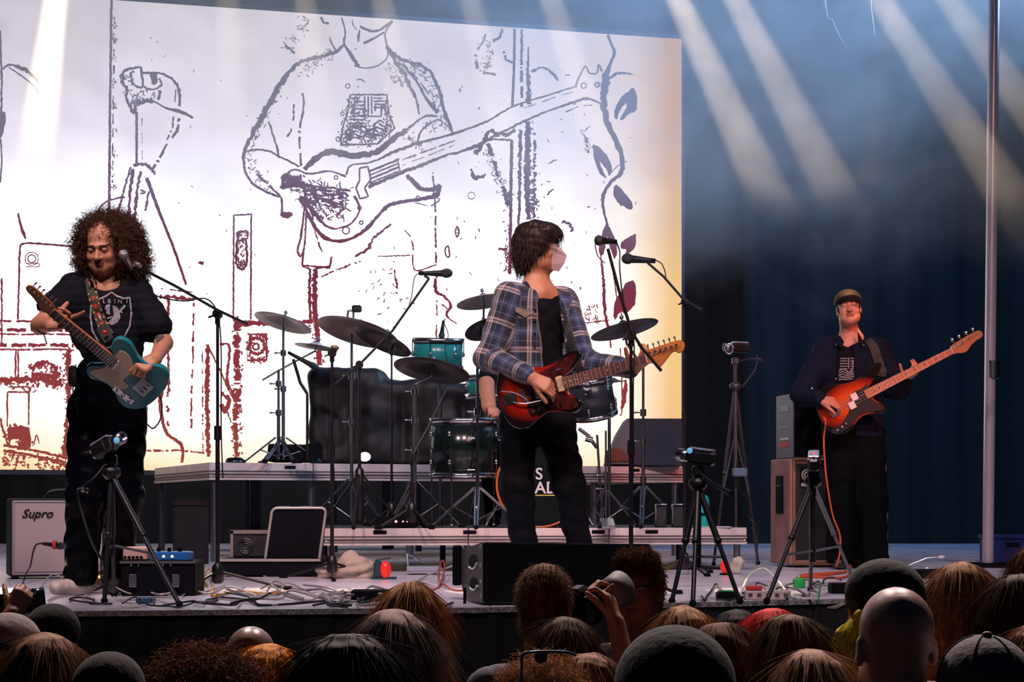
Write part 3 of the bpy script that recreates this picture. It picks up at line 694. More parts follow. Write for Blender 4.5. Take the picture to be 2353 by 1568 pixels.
def basis_from(fwd, up=(0, 0, 1)):
    "columns right, forward, up of a head or body that faces fwd"
    f = Vector(fwd).normalized(); u = Vector(up); r = f.cross(u).normalized(); u = r.cross(f)
    return np.array([[r.x, f.x, u.x], [r.y, f.y, u.y], [r.z, f.z, u.z]])
def add_head(f, C, R, s=1., nose=True, ears=True):
    "C: point between the ears at eye level; R columns right, forward, up"
    C = V3(C); T = lambda x, y, z: C + (R @ np.array([x, y, z])) * s
    E = lambda c, r, k=.02, cut=False: f.ell(T(*c), np.array(r) * s, R, k, cut)
    E((0, -.018, .035), (.074, .094, .084)); E((0, .022, -.035), (.060, .066, .082), .03); E((0, .055, -.098), (.034, .032, .026), .03)
    E((-.038, .03, -.075), (.028, .04, .03), .03); E((.038, .03, -.075), (.028, .04, .03), .03)
    if nose:
        f.cap(T(0, .083, .004), T(0, .107, -.036), .008 * s, .0125 * s, .012); E((-.012, .094, -.038), (.009, .010, .008), .006); E((.012, .094, -.038), (.009, .010, .008), .006)
        E((0, .078, .018), (.050, .016, .010), .014)
        for sx in (-1, 1):
            E((sx * .031, .092, -.001), (.019, .014, .012), .010, True); E((sx * .031, .074, -.001), (.0155, .0155, .0135), .004)
            E((sx * .04, .062, -.035), (.022, .022, .02), .02)
        E((0, .086, -.060), (.023, .010, .0055), .004); E((0, .084, -.071), (.019, .010, .006), .004); f.cap(T(-.02, .094, -.0655), T(.02, .094, -.0655), .0022 * s, None, .003, cut=True)
    if ears:
        for sx in (-1, 1):
            E((sx * .076, -.012, -.014), (.010, .020, .032), .008); E((sx * .083, -.008, -.008), (.008, .010, .017), .005, True)
def add_hand(f, W, D, N, side, curls, thumb=(40, 20, 25), sc=1., spread=0.):
    "wrist W, finger direction D, palm faces N, thumb towards side*(D x N)"
    D = Vector(D).normalized(); N = Vector(N); N = (N - D * N.dot(D)).normalized(); S = D.cross(N) * side; W = Vector(W)
    offs = (.029, .0098, -.0098, -.028); ln = ((.044, .026, .022), (.048, .030, .023), (.044, .027, .022), (.035, .021, .019)); kd = (.088, .092, .088, .080)
    for i in range(4):
        K = W + (D * kd[i] + S * offs[i]) * sc
        f.cap(W + S * offs[i] * .55 * sc, K, .0155 * sc, .0115 * sc, .012)
        ang = 0; p = K; r = .0098 * sc
        for j in range(3):
            ang += math.radians(curls[i][j]); d = (D * math.cos(ang) + N * math.sin(ang) + S * spread * (1.5 - i) * .12).normalized(); q = p + d * ln[i][j] * sc
            f.cap(p, q, r, r * .9, .003); p = q; r *= .9
    p = W + (D * .022 + S * .022 + N * .006) * sc; a = math.radians(thumb[0])
    d = (D * math.cos(a) + S * math.sin(a) + N * .25).normalized(); r = .0145 * sc
    for j, L in enumerate((.048, .034, .028)):
        q = p + d * L * sc; f.cap(p, q, r, r * .86, .008 if j == 0 else .003); p = q; r *= .86
        a2 = math.radians(thumb[min(j + 1, 2)]); d = (d * math.cos(a2) + (N * .7 + D * .5) * math.sin(a2)).normalized()
def limb(f, pts, rs, k=.03, flat=None, fs=1.):
    for i in range(len(pts) - 1): f.cap(pts[i], pts[i + 1], rs[i], rs[i + 1], k, flat, fs)
def bounds(pts, m=.2):
    a = np.array([tuple(p) for p in pts]); return a.min(0) - m, a.max(0) + m

# hair strands
def strands(name, roots, dirs, length, npt, m, parent, radius=.0009, gravity=.0, curl=(0., 0.), jitter=.2, lenvar=.3, tip=.3, seed=0, label=None):
    r = np.random.default_rng(seed); n = len(roots)
    L = length * (1 + lenvar * r.uniform(-1, 1, n)); step = (L / (npt - 1))[:, None]
    d = dirs + r.normal(size=(n, 3)) * jitter; d /= np.linalg.norm(d, axis=1)[:, None]
    pts = np.zeros((n, npt, 3)); p = roots.copy(); ph = r.uniform(0, 6.28, n)
    u = np.cross(d, r.normal(size=(n, 3))); u /= np.linalg.norm(u, axis=1)[:, None] + 1e-9; v = np.cross(d, u)
    for i in range(npt):
        off = 0
        if curl[0]:
            a = ph + i * curl[1] / npt * 6.28; gr = curl[0] * min(1, i / 3); off = u * (np.cos(a) * gr)[:, None] + v * (np.sin(a) * gr)[:, None]
        pts[:, i] = p + off
        d = d + np.array([0, 0, -gravity]) * (1 / npt) + r.normal(size=(n, 3)) * jitter * .18
        d /= np.linalg.norm(d, axis=1)[:, None]; p = p + d * step
    if parent is not None:
        iv = np.array(root_inv(parent)); pts = pts @ iv[:3, :3].T + iv[:3, 3]
    cu = bpy.data.hair_curves.new(name); cu.add_curves([npt] * n)
    cu.attributes['position'].data.foreach_set('vector', pts.reshape(-1).astype(np.float32))
    at = cu.attributes.get('radius') or cu.attributes.new('radius', 'FLOAT', 'POINT')
    rad = np.tile(np.linspace(1, tip, npt) * radius, n); at.data.foreach_set('value', rad.astype(np.float32))
    cu.materials.append(m); o = bpy.data.objects.new(name, cu); COL.objects.link(o); o.parent = parent
    o['kind'] = 'stuff'
    return o

M_skin = mat('skin', (.46, .20, .115), .55, bump=.04, bscale=200, var=.06, vscale=30)
M_skin2 = mat('skin fair', (.54, .235, .15), .5, bump=.04, bscale=200, var=.06, vscale=30)
M_lip = mat('lips', (.34, .09, .07), .45)
M_browhair = mat('eyebrow', (.05, .028, .018), .8)
M_lid = mat('dark lid line', (.16, .075, .055), .6)  # dark line across each eyelid
def paint_face(o, vs, fs, C, R, s=1.):
    "gives lips, brows and lash lines their own colour"
    c = vs[fs].mean(1); q = ((c - V3(C)) @ R) / s
    mi = np.zeros(len(fs), np.int32)
    lip = (np.abs(q[:, 0]) < .024) & (q[:, 2] < -.054) & (q[:, 2] > -.077) & (q[:, 1] > .074); mi[lip] = 1
    br = (np.abs(np.abs(q[:, 0]) - .032) < .021) & (np.abs(q[:, 2] - .020 + (np.abs(q[:, 0]) - .03) ** 2 * 8) < .0042) & (q[:, 1] > .05); mi[br] = 2
    ey = (np.abs(np.abs(q[:, 0]) - .031) < .014) & (np.abs(q[:, 2] + .004 - (np.abs(q[:, 0]) - .031) ** 2 * 12) < .0030) & (q[:, 1] > .06); mi[ey] = 3
    o.data.materials.append(M_lip); o.data.materials.append(M_browhair); o.data.materials.append(M_lid)
    o.data.polygons.foreach_set('material_index', mi)

# ---------------------------------------------------------------- guitars (own coordinates: x tail to head, y bass side up, z face)
TELE = [(0, 0), (.005, -.06), (.03, -.12), (.08, -.155), (.13, -.157), (.19, -.13), (.235, -.118), (.28, -.13), (.33, -.15), (.368, -.147), (.396, -.122), (.39, -.092), (.36, -.064), (.342, -.036), (.345, .03), (.375, .046), (.393, .075), (.396, .108), (.372, .135), (.32, .142), (.26, .118), (.215, .108), (.17, .122), (.12, .15), (.07, .155), (.03, .125), (.005, .065)]
OFFSET = [(0, -.03), (.01, -.1), (.05, -.155), (.11, -.165), (.17, -.14), (.225, -.12), (.28, -.135), (.33, -.155), (.375, -.155), (.407, -.128), (.397, -.095), (.368, -.07), (.352, -.034), (.352, .034), (.385, .05), (.42, .07), (.458, .102), (.467, .128), (.44, .15), (.39, .145), (.33, .12), (.27, .112), (.21, .13), (.15, .165), (.09, .175), (.04, .15), (.01, .1), (-.005, .04)]
PBASS = [(0, 0), (.01, -.08), (.04, -.14), (.1, -.165), (.16, -.155), (.22, -.125), (.27, -.118), (.32, -.135), (.365, -.155), (.405, -.152), (.424, -.122), (.402, -.095), (.376, -.06), (.37, -.03), (.37, .03), (.4, .05), (.45, .075), (.5, .108), (.522, .138), (.505, .158), (.45, .155), (.38, .13), (.31, .12), (.24, .135), (.17, .165), (.11, .172), (.05, .15), (.015, .09)]
def burst_mat(name, cx, rx, ry, c_in, c_mid, c_out):
    m = bpy.data.materials.new(name); m.use_nodes = True; nt = m.node_tree; N = nt.nodes.new; L = nt.links.new
    b = nt.nodes['Principled BSDF']; b.inputs['Roughness'].default_value = .18; b.inputs['Coat Weight'].default_value = .6; b.inputs['Coat Roughness'].default_value = .06
    tc = N('ShaderNodeTexCoord'); mp = N('ShaderNodeMapping'); mp.vector_type = 'POINT'
    mp.inputs['Location'].default_value = (-cx / rx, 0, 0); mp.inputs['Scale'].default_value = (1 / rx, 1 / ry, 0); L(tc.outputs['Object'], mp.inputs[0])
    ln = N('ShaderNodeVectorMath'); ln.operation = 'LENGTH'; L(mp.outputs[0], ln.inputs[0])
    c = N('ShaderNodeValToRGB'); L(ln.outputs['Value'], c.inputs[0]); e = c.color_ramp.elements
    e[0].position = .30; e[0].color = (*c_in, 1); e[1].position = .86; e[1].color = (*c_out, 1); q = e.new(.58); q.color = (*c_mid, 1)
    L(c.outputs[0], b.inputs['Base Color']); return m
M_chrome = mat('chrome', (.75, .76, .8), .16, 1.0)
M_dchrome = mat('dull chrome', (.35, .36, .4), .28, 1.0)
M_maple = mat('amber maple', (.42, .14, .035), .35, var=.15, vscale=20)
M_rose = mat('rosewood', (.075, .028, .02), .45, var=.3, vscale=40)
M_fret = mat('fret wire', (.75, .68, .55), .3, .8)
M_cream = mat('cream plastic', (.74, .60, .42), .4)
M_wht = mat('white plastic', (.75, .73, .72), .4)
M_blkpl = mat('black plastic', (.010, .010, .012), .38, spec=.35)
M_teal = mat('teal lacquer', (.008, .185, .225), .18)
M_strap = mat('black strap', (.012, .012, .014), .7)
def guitar(name, label, tail, head, roll, mirror, length, out, scale_l, neck_x, nut_x, hs, mats, kind, thick=.042):
    "tail, head: ends in the place; roll turns the face up"
    X = (Vector(head) - Vector(tail)); L = X.length; X.normalize()
    toward = Vector((0, -1, 0)); Z = (toward - X * toward.dot(X)).normalized()
    Z = Quaternion(X, roll) @ Z
    Y = Z.cross(X)
    if mirror: Y = -Y
    S = L / length
    root = bpy.data.objects.new(name, None); COL.objects.link(root); root.empty_display_size = .1
    rot = Matrix((X, Z.cross(X), Z)).transposed()
    root.location = tail; root.rotation_mode = 'XYZ'; root.rotation_euler = rot.to_euler()
    tag(root, label, 'bass guitar' if kind == 'bass' else 'guitar')
    my = -1 if mirror else 1
    M = Matrix.Translation(tail) @ rot.to_4x4() @ Matrix.Diagonal((S, S * my * (1.1 if kind == 'tele' else 1.0), S, 1))
    def nb(): q = MB(); q.m = M.copy(); return q
    op = [(p.x, p.y) for p in catmull([(a, b, 0) for a, b in out], 4, True)]
    nb().prism(op, -thick / 2, thick / 2, rim=.006).build('body', mats['body'], root)
    zt = thick / 2
    bw0, bw1 = (.030, .0215) if kind != 'bass' else (.031, .021)
    nb().prism([(neck_x, -bw0 + .002), (nut_x, -bw1), (nut_x, bw1), (neck_x, bw0 - .002)], zt - .016, zt + .006).build('neck', M_maple, root)
    fb = nb().prism([(neck_x - .025, -bw0), (nut_x, -bw1), (nut_x, bw1), (neck_x - .025, bw0)], zt + .006, zt + .011).build('fingerboard', mats['board'], root)
    # frets at their true spacing
    fq = nb()
    for i in range(1, 22 if kind != 'bass' else 21):
        fx = nut_x - scale_l * (1 - 2 ** (-i / 12.))
        if fx < neck_x - .02: break
        hw = np.interp(fx, [neck_x, nut_x], [bw0, bw1]); fq.box((fx, 0, zt + .0118), (.0028 if kind != 'tele' else .0034, hw * 2, .002))
    fq.build('fret', M_fret, fb)['kind'] = 'stuff'
    dq = nb()
    for i in (3, 5, 7, 9, 12, 15, 17, 19):
        fx = nut_x - scale_l * (1 - (2 ** (-i / 12.) + 2 ** (-(i - 1) / 12.)) / 2)
        for yy in ((0,) if i != 12 else (-.009, .009)): dq.lathe([(.0, 0), (.0034, 0), (.0034, .0008)][::-1], 8, (fx, yy, zt + .0112))
    dq.build('inlay_dot', mats['dots'], fb)['kind'] = 'stuff'
    nb().box((nut_x + .002, 0, zt + .010), (.005, bw1 * 2, .008)).build('nut', M_cream, root)
    hp = [(p.x, p.y) for p in catmull([(nut_x + a, b, 0) for a, b in hs], 3, True)]
    nb().prism(hp, zt - .012, zt + .002, rim=.002).build('headstock', mats['head'], root)
    nst = 4 if kind == 'bass' else 6
    for i in range(nst):
        tx = nut_x + mats['tx'][0] + (mats['tx'][1] - mats['tx'][0]) * i / (nst - 1); ty = mats['ty'](tx - nut_x)
        q = nb(); q.lathe([(.0001, .016), (.0036, .016), (.0036, .004), (.006, .004), (.006, 0)][::-1], 8, (tx, ty - .014, zt + .002))
        r_ = .006 if kind != 'bass' else .012
        q.box((tx, ty + .013, zt - .006), (.005, .02, .005)); q.ball((tx, ty + .026, zt - .006), (r_, .008 if kind != 'bass' else .014, .004), 8, 6)
        q.build('tuning_peg', M_chrome if kind == 'bass' else M_dchrome, root)
    sq = nb(); bx = nut_x - scale_l
    for i in range(nst):
        t = i / (nst - 1) - .5; sq.tube([(bx, t * .052 * (1 if nst == 6 else 1.05), zt + .013), (nut_x, t * bw1 * 1.6, zt + .0145), (nut_x + mats['tx'][0] + (mats['tx'][1] - mats['tx'][0]) * (1 - (t + .5) if False else (t + .5)), mats['ty'](.05) - .014, zt + .012)], .0007 if nst == 6 else .0014, 4)
    sq.build('string', M_dchrome, root)['kind'] = 'stuff'
    return root, M, nb, zt, bx
def strap_ribbon(pts, width, name, m, root, bvh=None, off=.006, nrm=(0, -1, 0), thick=.004):
    "a band laid along pts, pressed onto the clothes"
    pp = catmull(pts, 8); vs = []; fs = []
    n = Vector(nrm)
    for i, p in enumerate(pp):
        t = (pp[min(i + 1, len(pp) - 1)] - pp[max(i - 1, 0)]).normalized(); w_ = t.cross(n).normalized() * width / 2
        for k, s_ in enumerate((-1, -.4, .4, 1)):
            q = p + w_ * s_
            if bvh is not None:
                h = bvh.ray_cast(q + n * .6, -n)
                if h[0] is not None and h[3] < 1.1: q = h[0] + n * off
            vs.append(q)
    m_ = len(pp)
    top = list(vs); vs = top + [q - n * thick for q in top]; N4 = m_ * 4
    for i in range(m_ - 1):
        for k in range(3):
            a = i * 4 + k; fs.append((a, a + 1, a + 5, a + 4)); fs.append((N4 + a, N4 + a + 4, N4 + a + 5, N4 + a + 1))
        fs.append((i * 4, i * 4 + 4, N4 + i * 4 + 4, N4 + i * 4)); fs.append((i * 4 + 3, N4 + i * 4 + 3, N4 + i * 4 + 7, i * 4 + 7))
    mb = MB(); mb.add(vs, fs, False); return mb.build(name, m, root), pp, top

# ---------------------------------------------------------------- performers
HEAD_TELE = [(0, .021), (.03, .036), (.10, .040), (.165, .040), (.185, .030), (.188, .012), (.17, 0), (.14, -.004), (.10, -.012), (.06, -.028), (.035, -.034), (.02, -.026), (0, -.021)]
HEAD_BIG = [(0, .021), (.012, .04), (.08, .044), (.16, .046), (.195, .04), (.205, .015), (.19, -.012), (.165, -.018), (.15, -.005), (.13, -.008), (.10, -.03), (.06, -.058), (.045, -.055), (.035, -.035), (.015, -.026), (0, -.021)]
HEAD_BASS = [(0, .021), (.02, .035), (.10, .042), (.19, .045), (.225, .035), (.232, .012), (.215, -.008), (.17, -.012), (.13, -.025), (.09, -.045), (.06, -.045), (.03, -.03), (0, -.021)]
M_tee = mat('black cotton', (.004, .0046, .0085), .85, spec=.15, bump=.25, bscale=35)
M_jean = mat('black denim', (.0022, .0026, .0045), .85, spec=.06, bump=.25, bscale=25)
M_navy = mat('navy overshirt cloth', (.006, .010, .024), .85, spec=.1, bump=.3, bscale=25)
M_print = mat('pale shirt print', (.26, .25, .29), .8, var=.5, vscale=90)
M_shoe = mat('scuffed white shoe', (.55, .50, .46), .6, var=.3, vscale=30)
M_dark_shoe = mat('dark shoe', (.015, .014, .016), .5)
def bvh_of(vs, fs): return BVHTree.FromPolygons([tuple(v) for v in vs], [tuple(f) for f in fs])
CAMP = Vector((0, 0, HC))
def onto(bvh, x, y, off=.004, dflt=8.):
    d = (P(x, y, 1.) - CAMP).normalized(); h = bvh.ray_cast(CAMP, d)
    return (h[0] - d * off) if h[0] is not None else P(x, y, dflt)
def print_ribbon(mb, bvh, pts, wpx, closed=False, smooth=True):
    pp = catmull([(a, b, 0) for a, b in pts], 6, closed) if smooth else [Vector((a, b, 0)) for a, b in pts]
    if closed: pp.append(pp[0])
    out = []
    for i in range(len(pp) - 1):
        n = max(1, int((pp[i + 1] - pp[i]).length / 3)); out += [pp[i].lerp(pp[i + 1], k / n) for k in range(n)]
    out.append(pp[-1]); vs = []
    for i, p in enumerate(out):
        t = out[min(i + 1, len(out) - 1)] - out[max(i - 1, 0)]; t = t.normalized() if t.length else Vector((1, 0, 0)); q = Vector((-t.y, t.x, 0)) * wpx / 2
        vs += [onto(bvh, p.x + q.x, p.y + q.y), onto(bvh, p.x - q.x, p.y - q.y)]
    mb.add(vs, [(2 * i, 2 * i + 1, 2 * i + 3, 2 * i + 2) for i in range(len(out) - 1)])
def print_poly(mb, bvh, pts, dflt=8.):
    c = (sum(p[0] for p in pts) / len(pts), sum(p[1] for p in pts) / len(pts))
    vs = [onto(bvh, *c)] + [onto(bvh, *p) for p in pts]; n = len(pts)
    mb.add(vs, [(0, 1 + i, 1 + (i + 1) % n) for i in range(n)])
def shoe(f, ankle, toe_dir, L=.27):
    a = Vector(ankle); d = Vector((toe_dir[0], toe_dir[1], 0)).normalized(); h = Vector((a.x, a.y, .042)) - d * .05
    f.cap(h, h + d * (L - .09), .042, .036, .02); f.cap(a, h + d * .05, .05, .048, .03); f.plane_cut((0, 0, 0.004), (0, 0, -1))

# ---- guitarist with curly hair
def guitarist():
    root = thing('person', 'curly-haired guitarist in a black printed T-shirt looking down at his teal guitar', 'person', (P(225, 1366, 8.0).x, 8.0, 0))
    C = P(237, 567, 7.96); R = basis_from((-.10, -1, -.34))
    Ls, Rs = P(170, 664, 8.03), P(316, 674, 8.03)
    Le, Lw = P(92, 748, 7.90), P(116, 748, 7.66); Re, Rw = P(376, 788, 7.98), P(358, 824, 7.74)
    chest, waist, hips = P(244, 728, 8.02), P(248, 858, 8.03), P(247, 925, 8.03)
    lo, hi = bounds([C, Ls, Rs, Le, Lw, Re, Rw, chest], .24); f = Field(lo, hi, .0045)
    add_head(f, C, R); f.cap(C + Vector((0, .03, -.07)), P(243, 665, 8.06), .056, .062, .03)
    f.cap(Ls, Rs, .065, None, .04); f.cap(P(244, 690, 8.03), chest, .11, .12, .05, (0, 1, 0), .7)
    limb(f, [Ls, Le], [.050, .041], .03); limb(f, [Le, Lw], [.041, .028], .015); limb(f, [Rs, Re], [.050, .042], .03); limb(f, [Re, Rw], [.042, .028], .015)
    add_hand(f, Lw, (.85, -.28, .12), (.05, -.75, .6), -1, [(5, 8, 6), (55, 60, 30), (65, 65, 35), (70, 65, 35)], (62, -25, -10))
    add_hand(f, Rw, (-.55, -.45, -.42), (-.25, .75, -.55), -1, [(45, 65, 35), (60, 70, 40), (65, 70, 40), (65, 70, 40)], (28, 18, 20))
    o, vs, fs = field_obj(f, 'body', M_skin, root); paint_face(o, vs, fs, C, R)
    # T-shirt
    lo, hi = bounds([Ls, Rs, hips, Le, Re], .2); f = Field(lo, hi, .007)
    f.cap(P(190, 668, 8.03), P(298, 676, 8.03), .082, None, .05, (0, 1, 0), .9); f.cap(P(244, 715, 8.02), P(246, 790, 8.02), .168, .160, .06, (0, 1, 0), .72); f.cap(P(246, 790, 8.02), P(248, 872, 8.03), .160, .158, .04, (0, 1, 0), .72)
    f.cap(Ls, Ls.lerp(Le, .70), .073, .078, .04); f.cap(Rs, Rs.lerp(Re, .68), .073, .080, .04)
    f.plane_cut(Ls.lerp(Le, .72), Le - Ls); 
    f.cap(P(243, 640, 7.95), P(243, 655, 8.05), .07, .06, .0, cut=True)
    f.plane_cut((0, 0, P(0, 885, 8).z), (0, 0, -1))
    so, sv, sf = field_obj(f, 'shirt', M_tee, root, 2, (.0035, 16, 3)); bv = bvh_of(sv, sf)
    pr = MB()
    print_ribbon(pr, bv, [(209, 700), (208, 730), (212, 760), (226, 785), (244, 800), (266, 795), (285, 775), (298, 750), (302, 720), (298, 684), (284, 686), (268, 680), (256, 672), (244, 680), (228, 688), (212, 694), (209, 700)], 4, False, False)
    for t_, x0, y0, sz in (('L', 236, 697, 14), ('B', 247, 697, 14), ('I', 262, 697, 14), ('N', 270, 698, 14), ('I', 290, 697, 14)):
        tv, tf = text_mesh(t_, sz, 0, .3); k = len(pr.v); pr.v += [onto(bv, x0 + v.x, y0 - v.y) for v in tv]; pr.f += [tuple(i + k for i in q) for q in tf]; pr.sm += [False] * len(tf); pr.mi += [0] * len(tf)
    print_ribbon(pr, bv, [(243, 712), (245, 704), (253, 702)], 5); print_poly(pr, bv, [(243, 705), (252, 702), (253, 724), (244, 722)]); print_poly(pr, bv, [(259, 702), (268, 705), (275, 716), (277, 730), (270, 742), (256, 748), (250, 738), (262, 730), (260, 716)]); print_poly(pr, bv, [(275, 712), (286, 700), (289, 704), (278, 716)]); print_poly(pr, bv, [(272, 712), (282, 717), (281, 720), (271, 716)])
    print_ribbon(pr, bv, [(246, 732), (256, 729), (266, 728)], 4); print_ribbon(pr, bv, [(246, 742), (258, 744)], 4)
    pr.build('shirt_print', M_print, root, 'pale shield print with letters and a helmeted head')
    # trousers
    k1, a1 = P(198, 1146, 7.92), P(184, 1322, 8.0); k2, a2 = P(288, 1140, 8.06), P(266, 1318, 8.16); h1, h2 = P(208, 945, 8.03), P(288, 945, 8.04)
    lo, hi = bounds([h1, h2, k1, a1, k2, a2, waist], .2); f = Field(lo, hi, .009)
    f.cap(P(248, 872, 8.03), hips, .150, .155, .05, (0, 1, 0), .72); limb(f, [h1, k1, a1], [.105, .088, .080], .04); limb(f, [h2, k2, a2], [.105, .082, .076], .04); f.plane_cut((0, 0, .045), (0, 0, -1))
    field_obj(f, 'trousers', M_jean, root, 2, (.005, 11, 5))
    for nm, an, td in (('shoe', P(180, 1340, 8.0), (-.55, -.8)), ('shoe', P(264, 1335, 8.16), (.2, -1))):
        f = Field(Vector((an.x - .35, an.y - .35, -.03)), Vector((an.x + .35, an.y + .3, .2)), .007); an.z = .085; shoe(f, an, td); field_obj(f, nm, M_shoe if td[0] < 0 else M_dark_shoe, root)
    # hair: a big frizzy ball of curls
    f = Field(C - Vector((.3, .3, .35)), C + Vector((.3, .3, .3)), .008); HCn = P(250, 566, 8.01)
    Rh = np.array(basis_from((0, -1, -.1)))
    f.ell(HCn + Vector((0, .02, .04)), (.142, .125, .115), Rh, .05); f.ell(HCn + Vector((-.085, .03, -.05)), (.065, .095, .105), Rh, .05); f.ell(HCn + Vector((.095, .03, -.06)), (.068, .095, .11), Rh, .05); f.ell(HCn + Vector((0, .06, -.07)), (.12, .07, .12), Rh, .04)
    fc = C + Vector(R @ np.array([0, .10, -.044])); f.ell(fc, (.062, .12, .085), R, .02, True); f.noise(.005, 70, 4)
    m_h = mat('brown curls', (.055, .020, .009), .65, spec=.25, var=.4, vscale=60)
    ho, hv, hf = field_obj(f, 'hair', m_h, root, 0); hn = normals_of(hv, hf)
    r = np.random.default_rng(5); pick = r.choice(len(hv), 5200); qq = (hv[pick] - V3(C)) @ R; pk = pick[~((qq[:, 1] > .03) & (np.abs(qq[:, 0]) < .072) & (qq[:, 2] < .052))]
    strands('curls', hv[pk] - hn[pk] * .01, hn[pk], .050, 14, m_h, ho, .0012, .8, (.008, 2.2), .5, .5, .6, 6)
    wp = MB(); wp.box(P(168, 865, 7.93), (.035, .05, .10), .01); wp.tube(catmull([P(174, 838, 7.9), P(170, 870, 7.86), P(168, 905, 7.87), P(180, 950, 7.88)], 5), .003, 5); wp.build('belt_pack', M_blkpl, root)
    wr = MB(); wr.tube(catmull([P(84, 758, 7.8), P(98, 766, 7.79), P(106, 764, 7.8)], 4), .004, 5); wr.tube([P(100, 766, 7.79), P(104, 780, 7.78), P(108, 792, 7.78)], .003, 5); wr.build('bracelet', M_strap, root)
    tt = MB(); bb = bvh_of(vs, fs); print_poly(tt, bb, [(358, 768), (366, 764), (374, 768), (378, 774), (370, 782), (360, 790), (358, 780)]); tt.build('tattoo', mat('tattoo ink', (.06, .05, .06), .7), o)
    return root, bv
g_root, g_bvh = guitarist()
mt = dict(body=M_teal, board=M_rose, dots=M_cream, head=M_maple, tx=(.03, .165), ty=lambda x: .036)
tele, TM, tb, zt, bx = guitar('electric_guitar', 'teal electric guitar with cream pickguard and a patterned strap', P(362, 912, 7.80), P(58, 661, 7.50), -.38, True, .931, TELE, .648, .335, .743, HEAD_TELE, mt, 'tele')
pg = [(p.x, p.y) for p in catmull([(.335, .075, 0), (.30, .088, 0), (.255, .078, 0), (.215, .045, 0), (.205, .0, 0), (.205, -.045, 0), (.16, -.05, 0), (.17, -.085, 0), (.215, -.105, 0), (.26, -.112, 0), (.31, -.125, 0), (.36, -.128, 0), (.365, -.105, 0), (.335, -.065, 0), (.325, -.02, 0), (.33, .03, 0)], 4, True)]
tb().prism(pg, zt, zt + .003).build('pickguard', M_cream, tele)
tb().box((.295, 0, zt + .007), (.018, .062, .009), .004).build('pickup', M_chrome, tele)
q = tb(); q.box((.10, 0, zt + .003), (.085, .084, .004), .001); q.build('bridge', M_dchrome, tele)
q = tb()
for i in range(3): q.tube([(.078, -.026 + i * .026, zt + .010), (.098, -.026 + i * .026, zt + .010)], .006, 8)
q.build('saddle', M_chrome, tele)['kind'] = 'stuff'
tb().box((.145, -.108, zt + .002), (.135, .032, .003), .001).build('control_plate', M_chrome, tele)
for xx in (.10, .145): tb().lathe([(.0001, .018), (.009, .018), (.010, .003)][::-1], 12, (xx, -.108, zt)).build('knob', M_dchrome, tele)
q = tb(); q.box((.19, -.108, zt + .012), (.006, .006, .02)); q.build('switch', M_blkpl, tele)
M_ladder = mat('strap weave', (.05, .05, .03), .8)
st, spp, stv = strap_ribbon([P(196, 632, 7.86), P(206, 668, 7.86), P(217, 705, 7.86), P(230, 745, 7.84), P(243, 768, 7.82)], .048, 'strap', M_ladder, tele, g_bvh, .006)
def strap_bits(sub, step, wd, m, shape, name):
    mb = MB(); n = len(spp)
    for i in range(2, int(n * .78), step):
        a, b, c, d = stv[i * 4], stv[i * 4 + 3], stv[min(i + step - 1, n - 1) * 4 + 3], stv[min(i + step - 1, n - 1) * 4]
        def pt(u, v): return a.lerp(b, u).lerp(d.lerp(c, u), v) + Vector((0, -.004, 0))
        for s_ in shape: mb.add([pt(*s) for s in s_], [tuple(range(len(s_)))])
    mb.build(name, m, sub)
strap_bits(st, 4, 1, mat('red weave', (.55, .02, .015), .7), [[(.5, .0), (.72, .3), (.5, .95), (.28, .3)]], 'red_motif')
strap_bits(st, 3, 1, mat('yellow weave', (.45, .33, .08), .7), [[(.04, .1), (.18, .1), (.18, .6), (.04, .6)], [(.82, .1), (.96, .1), (.96, .6), (.82, .6)]], 'yellow_motif')
strap_bits(st, 8, 1, mat('pink weave', (.75, .35, .33), .7), [[(.5, .1), (.64, .3), (.5, .62), (.36, .3)]], 'pink_motif')
strap_ribbon([P(232, 748, 7.835), P(240, 764, 7.80), P(250, 782, 7.775)], .05, 'strap_end', M_strap, tele, None, .006)
q = MB(); q.ball(P(241, 764, 7.765), .011, 10, 8); q.build('strap_lock', mat('red lock', (.7, .03, .02), .2), tele)
q = MB(); q.tube(catmull([P(365, 905, 7.8), P(372, 930, 7.8), P(368, 965, 7.86), P(352, 985, 7.95), P(338, 975, 8.0)], 6), .0035, 5); q.build('guitar_lead', M_blkpl, tele)

